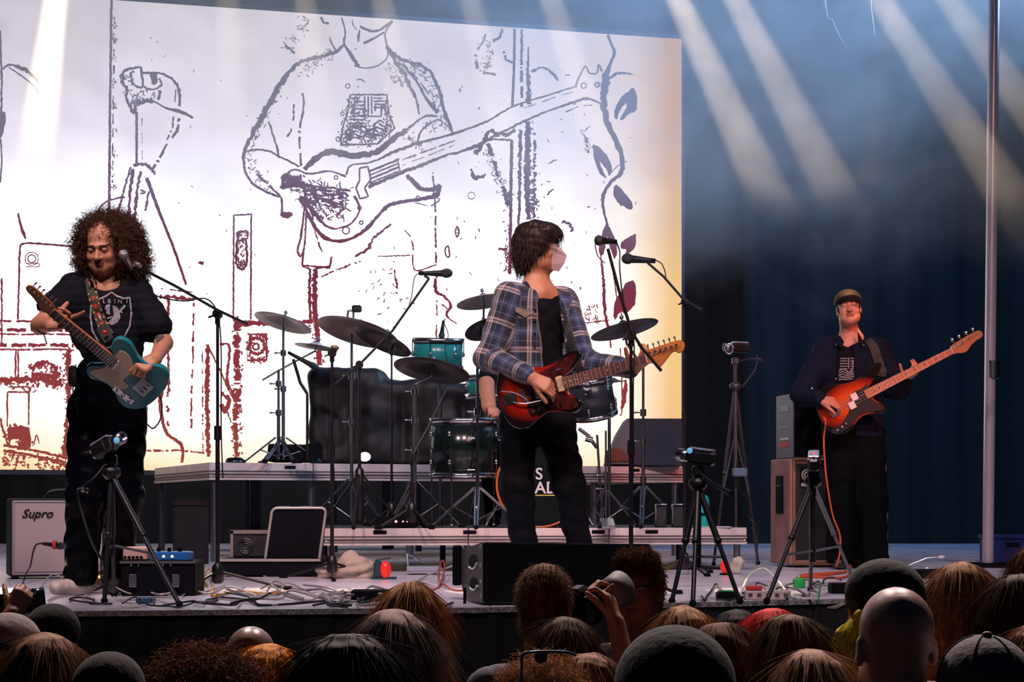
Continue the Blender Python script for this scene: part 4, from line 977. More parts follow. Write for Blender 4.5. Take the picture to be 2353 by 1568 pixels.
# ---- masked singer
def plaid_mat():
    m = bpy.data.materials.new('plaid flannel'); m.use_nodes = True; nt = m.node_tree; N = nt.nodes.new; L = nt.links.new
    b = nt.nodes['Principled BSDF']; b.inputs['Roughness'].default_value = .9; b.inputs['Sheen Weight'].default_value = .3
    def ramp(attr, per, ph, stops):
        a = N('ShaderNodeAttribute'); a.attribute_name = attr
        q = N('ShaderNodeMath'); q.operation = 'MULTIPLY_ADD'; q.inputs[1].default_value = 1 / per; q.inputs[2].default_value = ph; L(a.outputs['Fac'], q.inputs[0])
        fr = N('ShaderNodeMath'); fr.operation = 'FRACT'; L(q.outputs[0], fr.inputs[0])
        c = N('ShaderNodeValToRGB'); c.color_ramp.interpolation = 'CONSTANT'; L(fr.outputs[0], c.inputs[0]); e = c.color_ramp.elements
        e[0].position = 0; e[0].color = (*stops[0][1], 1); e[1].position = stops[1][0]; e[1].color = (*stops[1][1], 1)
        for p, col in stops[2:]: k = e.new(p); k.color = (*col, 1)
        return c.outputs[0]
    K = (0, 0, 0); T = (.24, .185, .155); G = (.12, .12, .15); Bl = (.015, .025, .06)
    st = [(0, K), (.08, T), (.15, Bl), (.185, T), (.25, K), (.50, Bl), (.60, G), (.62, Bl), (.72, K), (.9, G), (.915, K)]
    u = ramp('pu', .165, .1, st); v = ramp('pv', .155, .45, st)
    mx = N('ShaderNodeMix'); mx.data_type = 'RGBA'; mx.blend_type = 'ADD'; mx.inputs[0].default_value = 1; L(u, mx.inputs[6]); L(v, mx.inputs[7])
    m2 = N('ShaderNodeMix'); m2.data_type = 'RGBA'; m2.blend_type = 'ADD'; m2.inputs[0].default_value = 1; L(mx.outputs[2], m2.inputs[6]); m2.inputs[7].default_value = (.007, .012, .036, 1)
    L(m2.outputs[2], b.inputs['Base Color'])
    tc = N('ShaderNodeTexCoord'); nz = N('ShaderNodeTexNoise'); nz.inputs['Scale'].default_value = 40; L(tc.outputs['Object'], nz.inputs[0]); bp = N('ShaderNodeBump'); bp.inputs['Strength'].default_value = .3; bp.inputs['Distance'].default_value = .01; L(nz.outputs[0], bp.inputs['Height']); L(bp.outputs[0], b.inputs['Normal'])
    return m
def cloth_uv(o, vs, segs):
    "pu along the limb, pv around it"
    best = np.full(len(vs), 9.); pu = np.zeros(len(vs)); pv = np.zeros(len(vs)); off = 0
    for a, b, r, ref in segs:
        a, b = np.array(a), np.array(b); ba = b - a; L = np.linalg.norm(ba); t = np.clip(((vs - a) @ ba) / L ** 2, 0, 1); q = vs - a - t[:, None] * ba; d = np.linalg.norm(q, axis=1) - r
        x = np.array(ref) - ba * (np.array(ref) @ ba) / L ** 2; x /= np.linalg.norm(x); y = np.cross(ba / L, x)
        ang = np.arctan2(q @ y, q @ x); m = d < best; best[m] = d[m]; pu[m] = (((vs - a) @ ba) / L)[m] + off; pv[m] = (ang * r)[m]; off += .37
    for nm, ar in (('pu', pu), ('pv', pv)):
        at = o.data.attributes.new(nm, 'FLOAT', 'POINT'); at.data.foreach_set('value', ar.astype(np.float32))
def singer():
    root = thing('person', 'masked singer in an open plaid flannel shirt playing a sunburst guitar', 'person', (P(1250, 1355, 8.4).x, 8.4, 0))
    C = P(1236, 570, 8.42); R = basis_from((.96, -.27, -.02))
    Ls, Rs = P(1168, 684, 8.32), P(1296, 698, 8.50); Le, Lw = P(1122, 822, 8.30), P(1222, 868, 8.06); Re, Rw = P(1342, 836, 8.36), P(1458, 848, 8.17)
    tf = Vector((.5, -.86, 0))
    lo, hi = bounds([C, Ls, Rs, Le, Lw, Re, Rw], .24); f = Field(lo, hi, .0045)
    add_head(f, C, R); f.cap(C + Vector((-.01, .0, -.07)), P(1233, 672, 8.43), .054, .060, .03); f.cap(P(1222, 640, 8.4), P(1246, 672, 8.36), .02, .018, .02)
    f.cap(P(1190, 690, 8.36), P(1280, 700, 8.48), .062, None, .04); f.cap(P(1235, 690, 8.42), P(1230, 760, 8.42), .11, .12, .05, tf, .7)
    limb(f, [Ls, Le], [.048, .040], .03); limb(f, [Le, Lw], [.040, .027], .015); limb(f, [Rs, Re], [.048, .040], .03); limb(f, [Re, Rw], [.040, .027], .015)
    add_hand(f, Lw, (.80, -.25, -.42), (.15, .8, -.45), -1, [(28, 45, 25), (40, 50, 30), (48, 55, 30), (55, 55, 30)], (26, 15, 18))
    add_hand(f, Rw, (.42, -.72, .38), (-.15, .45, .88), 1, [(35, 55, 45), (42, 58, 45), (48, 60, 45), (55, 60, 45)], (55, 25, 20))
    o, vs, fs = field_obj(f, 'body', M_skin, root); paint_face(o, vs, fs, C, R)
    # tee
    lo, hi = bounds([Ls, Rs, P(1230, 930, 8.42)], .2); f = Field(lo, hi, .008)
    f.cap(P(1195, 700, 8.37), P(1275, 706, 8.47), .075, None, .05); f.cap(P(1233, 735, 8.42), P(1230, 930, 8.44), .142, .138, .05, tf, .72)
    f.cap(P(1238, 625, 8.3), P(1236, 662, 8.40), .075, .066, 0, cut=True); field_obj(f, 'tee_shirt', M_tee, root, 2, (.003, 16, 8))
    # flannel shirt, open in front
    lo, hi = bounds([Ls, Rs, Le, Lw, Re, Rw, P(1230, 925, 8.44)], .22); f = Field(lo, hi, .006)
    f.cap(P(1184, 694, 8.345), P(1286, 702, 8.485), .084, None, .05); f.cap(P(1228, 740, 8.42), P(1224, 905, 8.44), .176, .172, .06, tf, .76)
    limb(f, [Ls, Le], [.070, .064], .05); limb(f, [Le, Le.lerp(Lw, .9)], [.064, .046], .03); limb(f, [Rs, Re], [.072, .064], .05); limb(f, [Re, Re.lerp(Rw, .90)], [.064, .046], .03)
    f.plane_cut((0, 0, P(0, 905, 8.4).z), (0, 0, -1))
    f.cap(P(1246, 640, 8.22), P(1272, 925, 8.20), .058, .066, 0, (0.25, 1, 0), 4.0, cut=True); f.cap(P(1240, 615, 8.3), P(1238, 668, 8.42), .082, .072, 0, cut=True)
    so, sv, sf = field_obj(f, 'flannel_shirt', plaid_mat(), root, 1, (.004, 14, 12))
    cloth_uv(so, sv, [(P(1228, 650, 8.42), P(1224, 910, 8.44), .165, tf), (Ls, Le, .075, (1, -1, 0)), (Le, Lw, .06, (0, -1, 1)), (Rs, Re, .072, (1, -1, 0)), (Re, Rw, .058, (0, -1, 1))])
    cl = MB()
    for pts in ([(1206, 640), (1196, 668), (1212, 682), (1230, 690), (1222, 664)], [(1258, 662), (1276, 672), (1284, 694), (1272, 704), (1262, 686)]):
        a = [P(x, y, 8.33 if x < 1240 else 8.40) for x, y in pts]; n_ = Vector((.2, .98, 0)) * .012; k = len(pts)
        cl.add(a + [q + n_ for q in a], [tuple(range(k)), tuple(range(2 * k - 1, k - 1, -1))] + [(i, (i + 1) % k, k + (i + 1) % k, k + i) for i in range(k)])
    clo = cl.build('collar', so.data.materials[0], so); cloth_uv(clo, np.array([tuple(v) for v in cl.v]), [(P(1228, 640, 8.42), P(1224, 910, 8.44), .165, tf)])
    sbv = bvh_of(sv, sf); pk = MB()
    for pts in ([(1186, 705), (1228, 716), (1224, 722), (1206, 730), (1184, 716)],): print_poly(pk, sbv, pts)
    pko = pk.build('pocket_flap', mat('pale plaid band', (.26, .21, .19), .9), so)
    bt = MB()
    for y in (712, 738, 766, 796): bt.ball(onto(sbv, 1229, y, .003), .006, 8, 6)
    bt.build('shirt_button', M_blkpl, so)['kind'] = 'stuff'
    # trousers
    h1, h2 = P(1192, 965, 8.42), P(1272, 965, 8.46); k1, a1 = P(1188, 1120, 8.36), P(1211, 1310, 8.42); k2, a2 = P(1306, 1112, 8.40), P(1346, 1312, 8.44)
    lo, hi = bounds([h1, h2, k1, a1, k2, a2, P(1230, 890, 8.44)], .2); f = Field(lo, hi, .009)
    f.cap(P(1230, 900, 8.44), P(1230, 955, 8.44), .148, .158, .05, tf, .75); limb(f, [h1, k1, a1], [.100, .076, .060], .025); limb(f, [h2, k2, a2], [.100, .080, .062], .025); f.plane_cut((0, 0, .04), (0, 0, -1))
    field_obj(f, 'trousers', mat('black jeans', (.003, .004, .007), .8, spec=.1, bump=.25, bscale=25), root, 2, (.006, 11, 15))
    for an, td in ((P(1216, 1340, 8.42), (.5, -.85)), (P(1352, 1345, 8.44), (.8, -.6))):
        f = Field(Vector((an.x - .3, an.y - .3, -.03)), Vector((an.x + .35, an.y + .3, .2)), .008); an.z = .085; shoe(f, an, td); field_obj(f, 'shoe', M_dark_shoe, root)
    # hair
    f = Field(C - Vector((.2, .2, .26)), C + Vector((.24, .2, .22)), .006); T = lambda x, y, z: C + Vector(R @ np.array([x, y, z]))
    f.ell(T(0, -.022, .048), (.090, .106, .090), R, .03); f.ell(T(0, -.062, -.03), (.082, .062, .095), R, .04); f.ell(T(0, -.052, -.09), (.066, .046, .05), R, .03); f.ell(T(0, .062, .080), (.080, .055, .042), R, .03)
    for sx in (-1, 1): f.ell(T(sx * .068, .012, .02), (.028, .055, .065), R, .03); f.ell(T(sx * .07, -.02, -.03), (.026, .045, .05), R, .02)
    f.ell(T(0, .125, -.02), (.075, .08, .055), R, .01, True); f.ell(T(0, .09, -.07), (.10, .085, .06), R, .01, True); f.noise(.003, 90, 3)
    m_h = mat('dark brown straight hair', (.016, .007, .006), .5, spec=.25)
    ho, hv, hf = field_obj(f, 'hair', m_h, root, 0); hn = normals_of(hv, hf); r = np.random.default_rng(9); pk = r.choice(len(hv), 2600); pk = pk[hv[pk, 2] > C.z - .12]
    dn = hn[pk] * .22 + np.array([0.08, 0, -.75]); strands('hair_strands', hv[pk], dn, .036, 6, m_h, ho, .0013, .6, (0, 0), .12, .4, .3, 3)
    # folded paper mask
    mk = MB(); E = {}
    pt = {'nb': (0, .104, .012), 'tip': (0, .150, -.040), 'chin': (0, .110, -.120), 'l': (.066, .026, -.030), 'r': (-.066, .026, -.030), 'lj': (.056, .030, -.095), 'rj': (-.056, .030, -.095), 'lt': (.050, .082, .002), 'rt': (-.050, .082, .002), 'tl': (0, .138, -.078)}
    names = list(pt); vs_ = [T(*pt[k]) for k in names]; I_ = lambda *a: tuple(names.index(x) for x in a)
    mk.add(vs_, [I_('nb', 'lt', 'tip'), I_('lt', 'l', 'tip'), I_('l', 'lj', 'tl', 'tip'), I_('lj', 'chin', 'tl'), I_('nb', 'tip', 'rt'), I_('rt', 'tip', 'r'), I_('r', 'tip', 'tl', 'rj'), I_('rj', 'tl', 'chin')])
    mko = mk.build('face_mask', mat('pale mask paper', (.46, .34, .36), .8, bump=.1, bscale=80), root, 'pale folded face mask'); sol = mko.modifiers.new('t', 'SOLIDIFY'); sol.thickness = .003
    for sx in (-1, 1):
        q = MB(); q.tube(catmull([T(sx * .064, .042, -.028), T(sx * .078, .01, .0), T(sx * .082, -.02, .005), T(sx * .08, -.025, -.03), T(sx * .056, .034, -.08)], 4), .0018, 4); q.build('ear_loop', M_wht, mko)
    # thin wire glasses
    q = MB()
    for sx in (-1, 1):
        q.tube([T(sx * .032 + .022 * math.cos(a), .108, .002 + .018 * math.sin(a)) for a in np.linspace(0, 2 * PI, 17)], .0014, 4); q.tube([T(sx * .054, .106, .006), T(sx * .076, .06, .008), T(sx * .08, -.01, .004)], .0014, 4)
    q.tube([T(-.01, .11, .004), T(.01, .11, .004)], .0014, 4); q.build('glasses', M_dchrome, root)
    return root, sbv
s_root, s_bvh = singer()
M_burst = burst_mat('red sunburst', .20, .245, .172, (.55, .045, .008), (.30, .012, .004), (.006, .004, .004))
mt = dict(body=M_burst, board=mat('red-brown fingerboard', (.13, .04, .025), .4, var=.2, vscale=40), dots=M_cream, head=M_maple, tx=(.025, .165), ty=lambda x: .040)
off_g, OM, ob, zt, bx = guitar('electric_guitar', 'red sunburst electric guitar with dark tortoiseshell pickguard held by the masked singer', P(1150, 926, 8.17), P(1576, 800, 8.02), -.12, False, .983, OFFSET, .648, .345, .778, HEAD_BIG, mt, 'offset')
pg = [(p.x, p.y) for p in catmull([(.35, .04, 0), (.385, .06, 0), (.43, .10, 0), (.44, .125, 0), (.40, .128, 0), (.33, .103, 0), (.26, .092, 0), (.20, .075, 0), (.17, .03, 0), (.16, -.03, 0), (.13, -.06, 0), (.14, -.11, 0), (.20, -.12, 0), (.26, -.115, 0), (.32, -.135, 0), (.375, -.138, 0), (.385, -.115, 0), (.355, -.075, 0), (.34, -.035, 0), (.34, .03, 0)], 4, True)]
ob().prism(pg, zt, zt + .003).build('pickguard', mat('tortoiseshell', (.045, .008, .008), .2, var=.6, vscale=25), off_g)
for xx in (.325, .205): ob().box((xx, 0, zt + .007), (.036, .082, .010), .005).build('pickup', mat('aged ivory', (.55, .43, .26), .4), off_g)
ob().box((.13, 0, zt + .006), (.022, .07, .01), .002).build('bridge', M_dchrome, off_g); ob().box((.055, 0, zt + .002), (.075, .055, .003), .001).build('tailpiece', mat('dark tailpiece', (.05, .045, .05), .35, .7), off_g)
q = ob(); q.tube(catmull([(.07, -.02, zt + .01), (.12, -.045, zt + .02), (.20, -.055, zt + .022), (.27, -.05, zt + .02)], 4), .003, 6); q.build('vibrato_arm', M_chrome, off_g)
for (xx, yy) in ((.19, -.095), (.155, -.10)): ob().lathe([(.0001, .016), (.010, .016), (.012, .003)][::-1], 10, (xx, yy, zt)).build('knob', M_blkpl, off_g)
q = ob()
for i in range(3): q.box((.30 - i * .022, -.105, zt + .005), (.006, .012, .008))
q.build('switch', M_chrome, off_g)['kind'] = 'stuff'
q = ob(); q.tube(catmull([(.36, .07, zt + .006), (.33, .075, zt + .006), (.30, .06, zt + .006)], 4), .002, 5); q.build('switch_wire', M_chrome, off_g)
tv, tf_ = text_mesh('Fender', .045, .3); q = ob(); q.add([(.84 + v.x * .9, -.004 + v.y * .8, zt + .0028) for v in tv], tf_); q.build('logo', mat('dark logo', (.05, .02, .01), .5), off_g)
strap_ribbon([P(1252, 652, 8.40), P(1276, 690, 8.36), P(1296, 740, 8.34), P(1316, 800, 8.30), P(1330, 845, 8.17)], .05, 'strap', M_strap, off_g, s_bvh, .008)
q = MB(); q.tube(catmull([P(1152, 900, 8.14), P(1180, 903, 8.09), P(1205, 915, 8.09), P(1215, 930, 8.11)], 6), .0035, 5); q.build('guitar_lead', mat('grey lead', (.25, .2, .2), .5), off_g)

# ---- bassist in a cap
def bassist():
    D0 = 11.25
    root = thing('person', 'bass player in a cap and navy overshirt standing by the tall amplifier', 'person', (P(1965, 1305, D0).x, D0, 0))
    C = P(1950, 708, 11.20); R = basis_from((-.16, -1, .10), (-.10, 0, 1))
    Ls, Rs = P(1896, 806, 11.26), P(2018, 806, 11.26); Le, Lw = P(1846, 908, 11.18), P(1884, 918, 10.99); Re, Rw = P(2062, 892, 11.18), P(2082, 872, 11.08)
    lo, hi = bounds([C, Ls, Rs, Le, Lw, Re, Rw], .24); f = Field(lo, hi, .005)
    add_head(f, C, R); f.cap(C + Vector((0, .03, -.07)), P(1956, 790, 11.28), .058, .062, .03); f.cap(P(1910, 806, 11.26), P(2004, 806, 11.26), .062, None, .04); f.cap(P(1957, 800, 11.26), P(1957, 850, 11.26), .11, .12, .05, (0, 1, 0), .7)
    limb(f, [Ls, Le], [.048, .040], .03); limb(f, [Le, Lw], [.040, .028], .015); limb(f, [Rs, Re], [.048, .040], .03); limb(f, [Re, Rw], [.040, .028], .015)
    add_hand(f, Lw, (.82, -.30, -.18), (.1, .7, -.65), -1, [(30, 50, 25), (38, 50, 28), (45, 50, 28), (50, 50, 28)], (24, 10, 12)); add_hand(f, Rw, (.35, -.72, .42), (-.15, .45, .88), 1, [(30, 50, 40), (36, 52, 40), (42, 55, 40), (48, 55, 40)], (55, 25, 20))
    o, vs, fs = field_obj(f, 'body', M_skin2, root); paint_face(o, vs, fs, C, R)
    lo, hi = bounds([Ls, Rs, P(1960, 1000, D0)], .22); f = Field(lo, hi, .008)
    f.cap(P(1915, 812, D0), P(2000, 812, D0), .075, None, .05, (0, 1, 0), .9); f.cap(P(1958, 840, D0), P(1960, 980, D0), .168, .160, .05, (0, 1, 0), .68); f.cap(P(1955, 765, 11.1), P(1956, 778, 11.2), .08, .07, 0, cut=True)
    to, tv_, tf2 = field_obj(f, 'tee_shirt', M_tee, root, 2, (.003, 16, 21)); tbv = bvh_of(tv_, tf2); pr = MB()
    for k in range(5): print_ribbon(pr, tbv, [(1931 - k * .3, 824 + k * 6), (1947, 824 + k * 6)], 2.4, False, False); print_ribbon(pr, tbv, [(1954, 824 + k * 6), (1973 - (k % 2) * 6, 824 + k * 6)], 2.4, False, False)
    print_ribbon(pr, tbv, [(1950, 822), (1950, 848)], 2.4, False, False); print_ribbon(pr, tbv, [(1960, 828), (1960, 846), (1970, 846), (1970, 834)], 2.4, False, False)
    for k in range(5): print_ribbon(pr, tbv, [(1927, 852 + k * 5.5), (1940 - k * 2, 848 + k * 6), (1950, 856 + k * 4), (1962 + k, 846 + k * 6), (1976 - k * 2, 854 + k * 4)], 2.6, False, False)
    pr.build('shirt_print', M_print, to, 'grey maze print')
    lo, hi = bounds([Ls, Rs, Le, Lw, Re, Rw, P(1960, 1020, D0)], .22); f = Field(lo, hi, .007)
    f.cap(P(1906, 808, D0), P(2010, 808, D0), .084, None, .05, (0, 1, 0), .95); f.cap(P(1958, 840, D0), P(1960, 1000, D0), .205, .205, .06, (0, 1, 0), .66)
    limb(f, [Ls, Le], [.086, .078], .05); limb(f, [Le, Le.lerp(Lw, .9)], [.078, .052], .03); limb(f, [Rs, Re], [.086, .078], .05); limb(f, [Re, Re.lerp(Rw, .8)], [.078, .052], .03); f.plane_cut((0, 0, P(0, 1006, D0).z), (0, 0, -1))
    f.cap(P(1952, 780, 11.0), P(1950, 1010, 11.0), .068, .085, 0, (0, 1, 0), 3., cut=True); f.cap(P(1955, 760, 11.15), P(1956, 778, 11.24), .088, .078, 0, cut=True)
    so, sv, sf = field_obj(f, 'overshirt', M_navy, root, 1, (.005, 13, 22)); sbv = bvh_of(sv, sf)
    cl = MB()
    for pts in ([(1930, 770), (1922, 792), (1934, 800), (1940, 786)], [(1972, 762), (1986, 790), (1980, 798), (1972, 784)]):
        a = [P(x, y, 11.12) for x, y in pts]; k = len(a); n_ = Vector((0, .012, 0)); cl.add(a + [q + n_ for q in a], [tuple(range(k)), tuple(range(2 * k - 1, k - 1, -1))] + [(i, (i + 1) % k, k + (i + 1) % k, k + i) for i in range(k)])
    cl.build('collar', M_navy, so)
    for (x, y) in ((1922, 792), (1933, 788), (1984, 793), (1930, 811), (1925, 841), (1920, 871), (1866, 893)):
        q = MB(); q.ball(onto(sbv, x, y, .003, 11.1), .0065, 8, 6); q.build('shirt_button', M_wht, so)
    h1, h2 = P(1934, 1000, D0), P(1996, 1000, D0); k1, a1 = P(1932, 1150, 11.2), P(1930, 1278, D0); k2, a2 = P(2004, 1150, 11.2), P(2008, 1278, D0)
    lo, hi = bounds([h1, h2, k1, a1, k2, a2, P(1960, 960, D0)], .2); f = Field(lo, hi, .010)
    f.cap(P(1962, 960, D0), P(1964, 1000, D0), .15, .16, .05, (0, 1, 0), .72); limb(f, [h1, k1, a1], [.108, .098, .092], .04); limb(f, [h2, k2, a2], [.108, .098, .092], .04); f.plane_cut((0, 0, .04), (0, 0, -1))
    field_obj(f, 'trousers', mat('loose black trousers', (.003, .0036, .005), .85, spec=.06, bump=.25, bscale=25), root, 2, (.006, 10, 25))
    for an, td in ((P(1930, 1300, D0), (-.2, -1)), (P(2010, 1300, D0), (.35, -.9))):
        f = Field(Vector((an.x - .3, an.y - .35, -.03)), Vector((an.x + .3, an.y + .3, .2)), .009); an.z = .085; shoe(f, an, td); field_obj(f, 'shoe', M_dark_shoe, root)
    # cap and short hair
    T = lambda x, y, z: C + Vector(R @ np.array([x, y, z])); f = Field(C - Vector((.18, .25, .1)), C + Vector((.18, .2, .2)), .005)
    f.ell(T(0, -.012, .045), (.092, .110, .082), R, .02); f.plane_cut(T(0, 0, .026), -(R @ np.array([0, .12, 1.]))); cap = field_obj(f, 'cap', mat('dark cap cloth', (.012, .009, .010), .7), root)[0]
    br = MB(); a = []; b = []
    for i in range(13):
        t = -1.25 + 2.5 * i / 12; a.append(T(.088 * math.sin(t), .085 * math.cos(t) + .0, .034)); b.append(T(.088 * math.sin(t), .088 * math.cos(t) + .075 * math.cos(t) ** .7, .030 + .022 * math.cos(t)))
    br.add(a + b + [p + Vector((0, 0, -.004)) for p in a + b], [(i, i + 1, 13 + i + 1, 13 + i) for i in range(12)] + [(26 + i, 39 + i, 39 + i + 1, 26 + i + 1) for i in range(12)] + [(13 + i, 13 + i + 1, 39 + i + 1, 39 + i) for i in range(12)], True); br.build('brim', mat('dark cap cloth'), cap)
    f = Field(C - Vector((.16, .16, .14)), C + Vector((.16, .2, .12)), .006); f.ell(T(0, -.03, .0), (.084, .088, .07), R, .02); f.ell(T(0, .09, -.02), (.10, .085, .12), R, .0, True); f.plane_cut(T(0, 0, -.055), -(R @ np.array([0, 0, 1.]))); field_obj(f, 'hair', mat('short brown hair', (.05, .025, .015), .6), root)
    return root, sbv
b_root, b_bvh = bassist()
M_burst2 = burst_mat('orange sunburst', .22, .275, .172, (.65, .10, .015), (.42, .03, .006), (.008, .005, .005))
mt = dict(body=M_burst2, board=mat('orange maple board', (.50, .19, .06), .35), dots=M_blkpl, head=M_maple, tx=(.04, .19), ty=lambda x: .038)
bas, BM, bb_, zt, bx = guitar('bass_guitar', 'orange sunburst bass guitar with black pickguard and white pickup covers', P(1884, 962, 11.03), P(2259, 771, 10.93), -.10, False, 1.196, PBASS, .864, .36, .964, HEAD_BASS, mt, 'bass')
pg = [(p.x, p.y) for p in catmull([(.37, .035, 0), (.38, .06, 0), (.33, .05, 0), (.27, .052, 0), (.235, .02, 0), (.215, -.02, 0), (.17, -.06, 0), (.10, -.10, 0), (.04, -.105, 0), (.03, -.125, 0), (.07, -.145, 0), (.14, -.142, 0), (.21, -.115, 0), (.27, -.105, 0), (.33, -.122, 0), (.38, -.14, 0), (.405, -.135, 0), (.40, -.11, 0), (.375, -.08, 0), (.36, -.04, 0)], 4, True)]
bb_().prism(pg, zt, zt + .003).build('pickguard', M_blkpl, bas)
for xx, yy in ((.262, .022), (.225, -.022)): bb_().box((xx, yy, zt + .009), (.044, .05, .014), .003).build('pickup', M_wht, bas)
bb_().box((.10, 0, zt + .005), (.055, .08, .01), .002).build('bridge', M_dchrome, bas)
for xx, yy in ((.135, -.11), (.10, -.118), (.065, -.122)): bb_().lathe([(.0001, .018), (.009, .018), (.010, .003)][::-1], 10, (xx, yy, zt)).build('knob', M_chrome, bas)
strap_ribbon([P(1996, 780, 11.15), P(2008, 800, 11.14), P(2018, 825, 11.12), P(2030, 850, 11.08), P(2034, 862, 11.02)], .06, 'strap', mat('olive strap', (.035, .04, .035), .8), bas, b_bvh, .01)
q = MB(); q.tube(catmull([P(1884, 950, 11.04), P(1897, 970, 11.0), P(1893, 1010, 11.05), P(1897, 1080, 10.95), P(1905, 1140, 10.9), P(1915, 1190, 10.9), P(1930, 1230, 10.8), P(1930, 1270, 10.7), P(1922, 1302, 10.6)], 6), .006, 6); q.build('bass_lead', mat('orange cable', (.70, .09, .02), .5), bas)

# ---------------------------------------------------------------- risers
M_alu = mat('scratched aluminium', (.72, .60, .61), .45, .15, var=.12, vscale=6, bump=.05, bscale=60)
M_alud = mat('dark metal and painted shade', (.10, .09, .095), .6, .3)  # plain dark trim metal, also the painted shade of the rail grooves
M_deck = mat('black deck board', (.018, .018, .022), .7, var=.3, vscale=10)
def riser(name, label, a, b, depth, top, thick, nleg, slots, leg_r=.022, side_left=None):
    a, b = Vector((a.x, a.y, 0)), Vector((b.x, b.y, 0)); u = (b - a); L = u.length; u.normalize(); v = Vector((-u.y, u.x, 0))
    t = thing(name, label, 'stage riser', a, math.atan2(u.y, u.x))
    def nb(): q = MB(); q.basis(a, u, v, (0, 0, 1)); return q
    nb().box((L / 2, depth / 2, top - .012), (L - .02, depth - .02, .024)).build('deck_board', M_deck, t)
    # extruded rails with two grooves, split where the deck modules meet
    def rail(x0, x1, y0, y1, nm):
        q = nb(); n = Vector((x1 - x0, y1 - y0, 0)); l = n.length; n.normalize(); o = Vector((n.y, -n.x, 0)); h = thick
        prof = [(0, 0), (.018, 0), (.018, -.46 * h), (.010, -.46 * h), (.010, -.54 * h), (.020, -.54 * h), (.020, -.62 * h), (.013, -.62 * h), (.013, -.86 * h), (.021, -.86 * h), (.021, -h), (0, -h)]
        vs = []
        for s_ in (0, l):
            for (p, z) in prof: vs.append(Vector((x0, y0, top)) + n * s_ + o * (p - .02) + Vector((0, 0, z)))
        k = len(prof); q.add(vs, [(i, (i + 1) % k, k + (i + 1) % k, k + i) for i in range(k)] + [tuple(range(k))[::-1], tuple(range(k, 2 * k))]); ro = q.build(nm, M_alu, t)
        for zz, hh in ((-.50 * h, .010), (-.66 * h, .007), (-.84 * h, .007)):
            q = nb(); c0 = Vector((x0, y0, top + zz)) + n * (l / 2) + o * .0005; q.basis(a + u * c0.x + v * c0.y + Vector((0, 0, c0.z)), (u * n.x + v * n.y), (u * o.x + v * o.y), (0, 0, 1)); q.box((0, 0, 0), (l, .003, hh * h / .108)); q.build('groove_shade', M_alud, ro)  # dark strips paint the shade lying in the rail grooves
        return ro
    m = nleg - 1
    for i in range(m): rail(L * i / m + .004, L * (i + 1) / m - .004, 0, 0, 'front_rail')
    rail(0, 0, depth, 0, 'side_rail'); rail(L, L, 0, depth, 'side_rail')
    for i in range(nleg):
        for yy in (.06, depth - .06):
            x = min(max(L * i / m, .05), L - .05); nb().tube([(x, yy, top - .03), (x, yy, .0)], leg_r, 10).build('leg', M_dchrome if yy < .1 else mat('dark leg', (.05, .055, .07), .4, .6), t)
    for s_ in slots:
        q = nb(); q.box((s_, -.0, top - thick * .24), (.085, .006, .024), .003); o = q.build('handle_slot', M_black, t)
    return t, nb, L
ra, rb = P(745, 1215, 10.60), P(1716, 1214, 10.98)
riser('drum_riser', 'low aluminium riser carrying the drum kit', ra, rb, 1.72, .28, .108, 4, (.35, .92, 1.75, 2.1))
pa, pb = P(481, 1063, 12.62), P(1571, 1074, 14.15)
plat_t, plat_nb, plat_L = riser('rear_platform', 'higher aluminium stage platform behind the drum kit', pa, pb, 2.2, .745, .130, 6, (.62, 1.9, 3.55), .03)
PLAT = .745; RIS = .28

# black cloth-covered case and other cases on the platform
def px_prism(name, label, cat, outline, d0, depth, m, parent=None, back_scale=None, rim=0., part='body'):
    "solid whose front face has the given outline at depth d0 and which runs back by depth"
    pts = [P(x, y, d0) for x, y in outline]; n = len(pts); zs = [p.z for p in pts]
    root = parent or thing(name, label, cat, (sum(p.x for p in pts) / n, d0 + depth / 2, min(zs)))
    mb = MB(); dv = Vector((0, depth, 0)); mb.add(pts + [p + dv for p in pts], [tuple(range(n)), tuple(range(2 * n - 1, n - 1, -1))] + [(i, n + i, n + (i + 1) % n, (i + 1) % n) for i in range(n)])
    o = mb.build(part, m, root)
    bv = o.modifiers.new('b', 'BEVEL'); bv.width = .012; bv.segments = 2; bv.limit_method = 'ANGLE'
    return root, o
cc = thing('covered_road_case', 'black cloth draped over big case behind the drums', 'road case', P(930, 1062, 13.4) * 1.0)
f = Field(P(690, 1062, 13.2) - Vector((.1, .3, .1)), P(1170, 830, 13.9) + Vector((.2, .4, .2)), .016)
for x0, x1, yt, rr in ((730, 862, 868, .05), (855, 1000, 895, .05), (990, 1140, 900, .05)):
    a, b = P(x0, yt, 13.4), P(x1, yt, 13.4); zb = PLAT - .08
    for yy in (0, .2, .4): 
        f.cap((a.x, a.y + yy, a.z), (b.x, b.y + yy, b.z), rr, rr, .06); 
        for xx in np.linspace(a.x, b.x, 4): f.cap((xx, a.y + yy, a.z), (xx, a.y + yy, zb), .06, .07, .10)
f.plane_cut((0, 0, PLAT), (0, 0, -1)); field_obj(f, 'cloth_cover', mat('black satin cover', (.010, .011, .016), .55, bump=.3, bscale=9), cc, 2, (.010, 5, 31))
cb = MB(); cb.box((P(925, 0, 13.6).x, 13.62, PLAT + .25), (1.2, .3, .5), .02); cb.build('case', M_black, cc)
px_prism('black_case', 'small black case at the platform edge beside the tall cymbal stands', 'case', [(612, 1061), (616, 1020), (700, 1022), (728, 1014), (730, 1061)], 13.0, .4, M_black)
wg, _ = px_prism('speaker_box', 'grey and navy wedge speaker standing at the screen corner', 'speaker', [(1392, 1069), (1418, 1000), (1440, 962), (1569, 962), (1569, 1072)], 13.95, .45, mat('navy speaker grille', (.02, .028, .05), .7, bump=.2, bscale=200), part='cabinet')
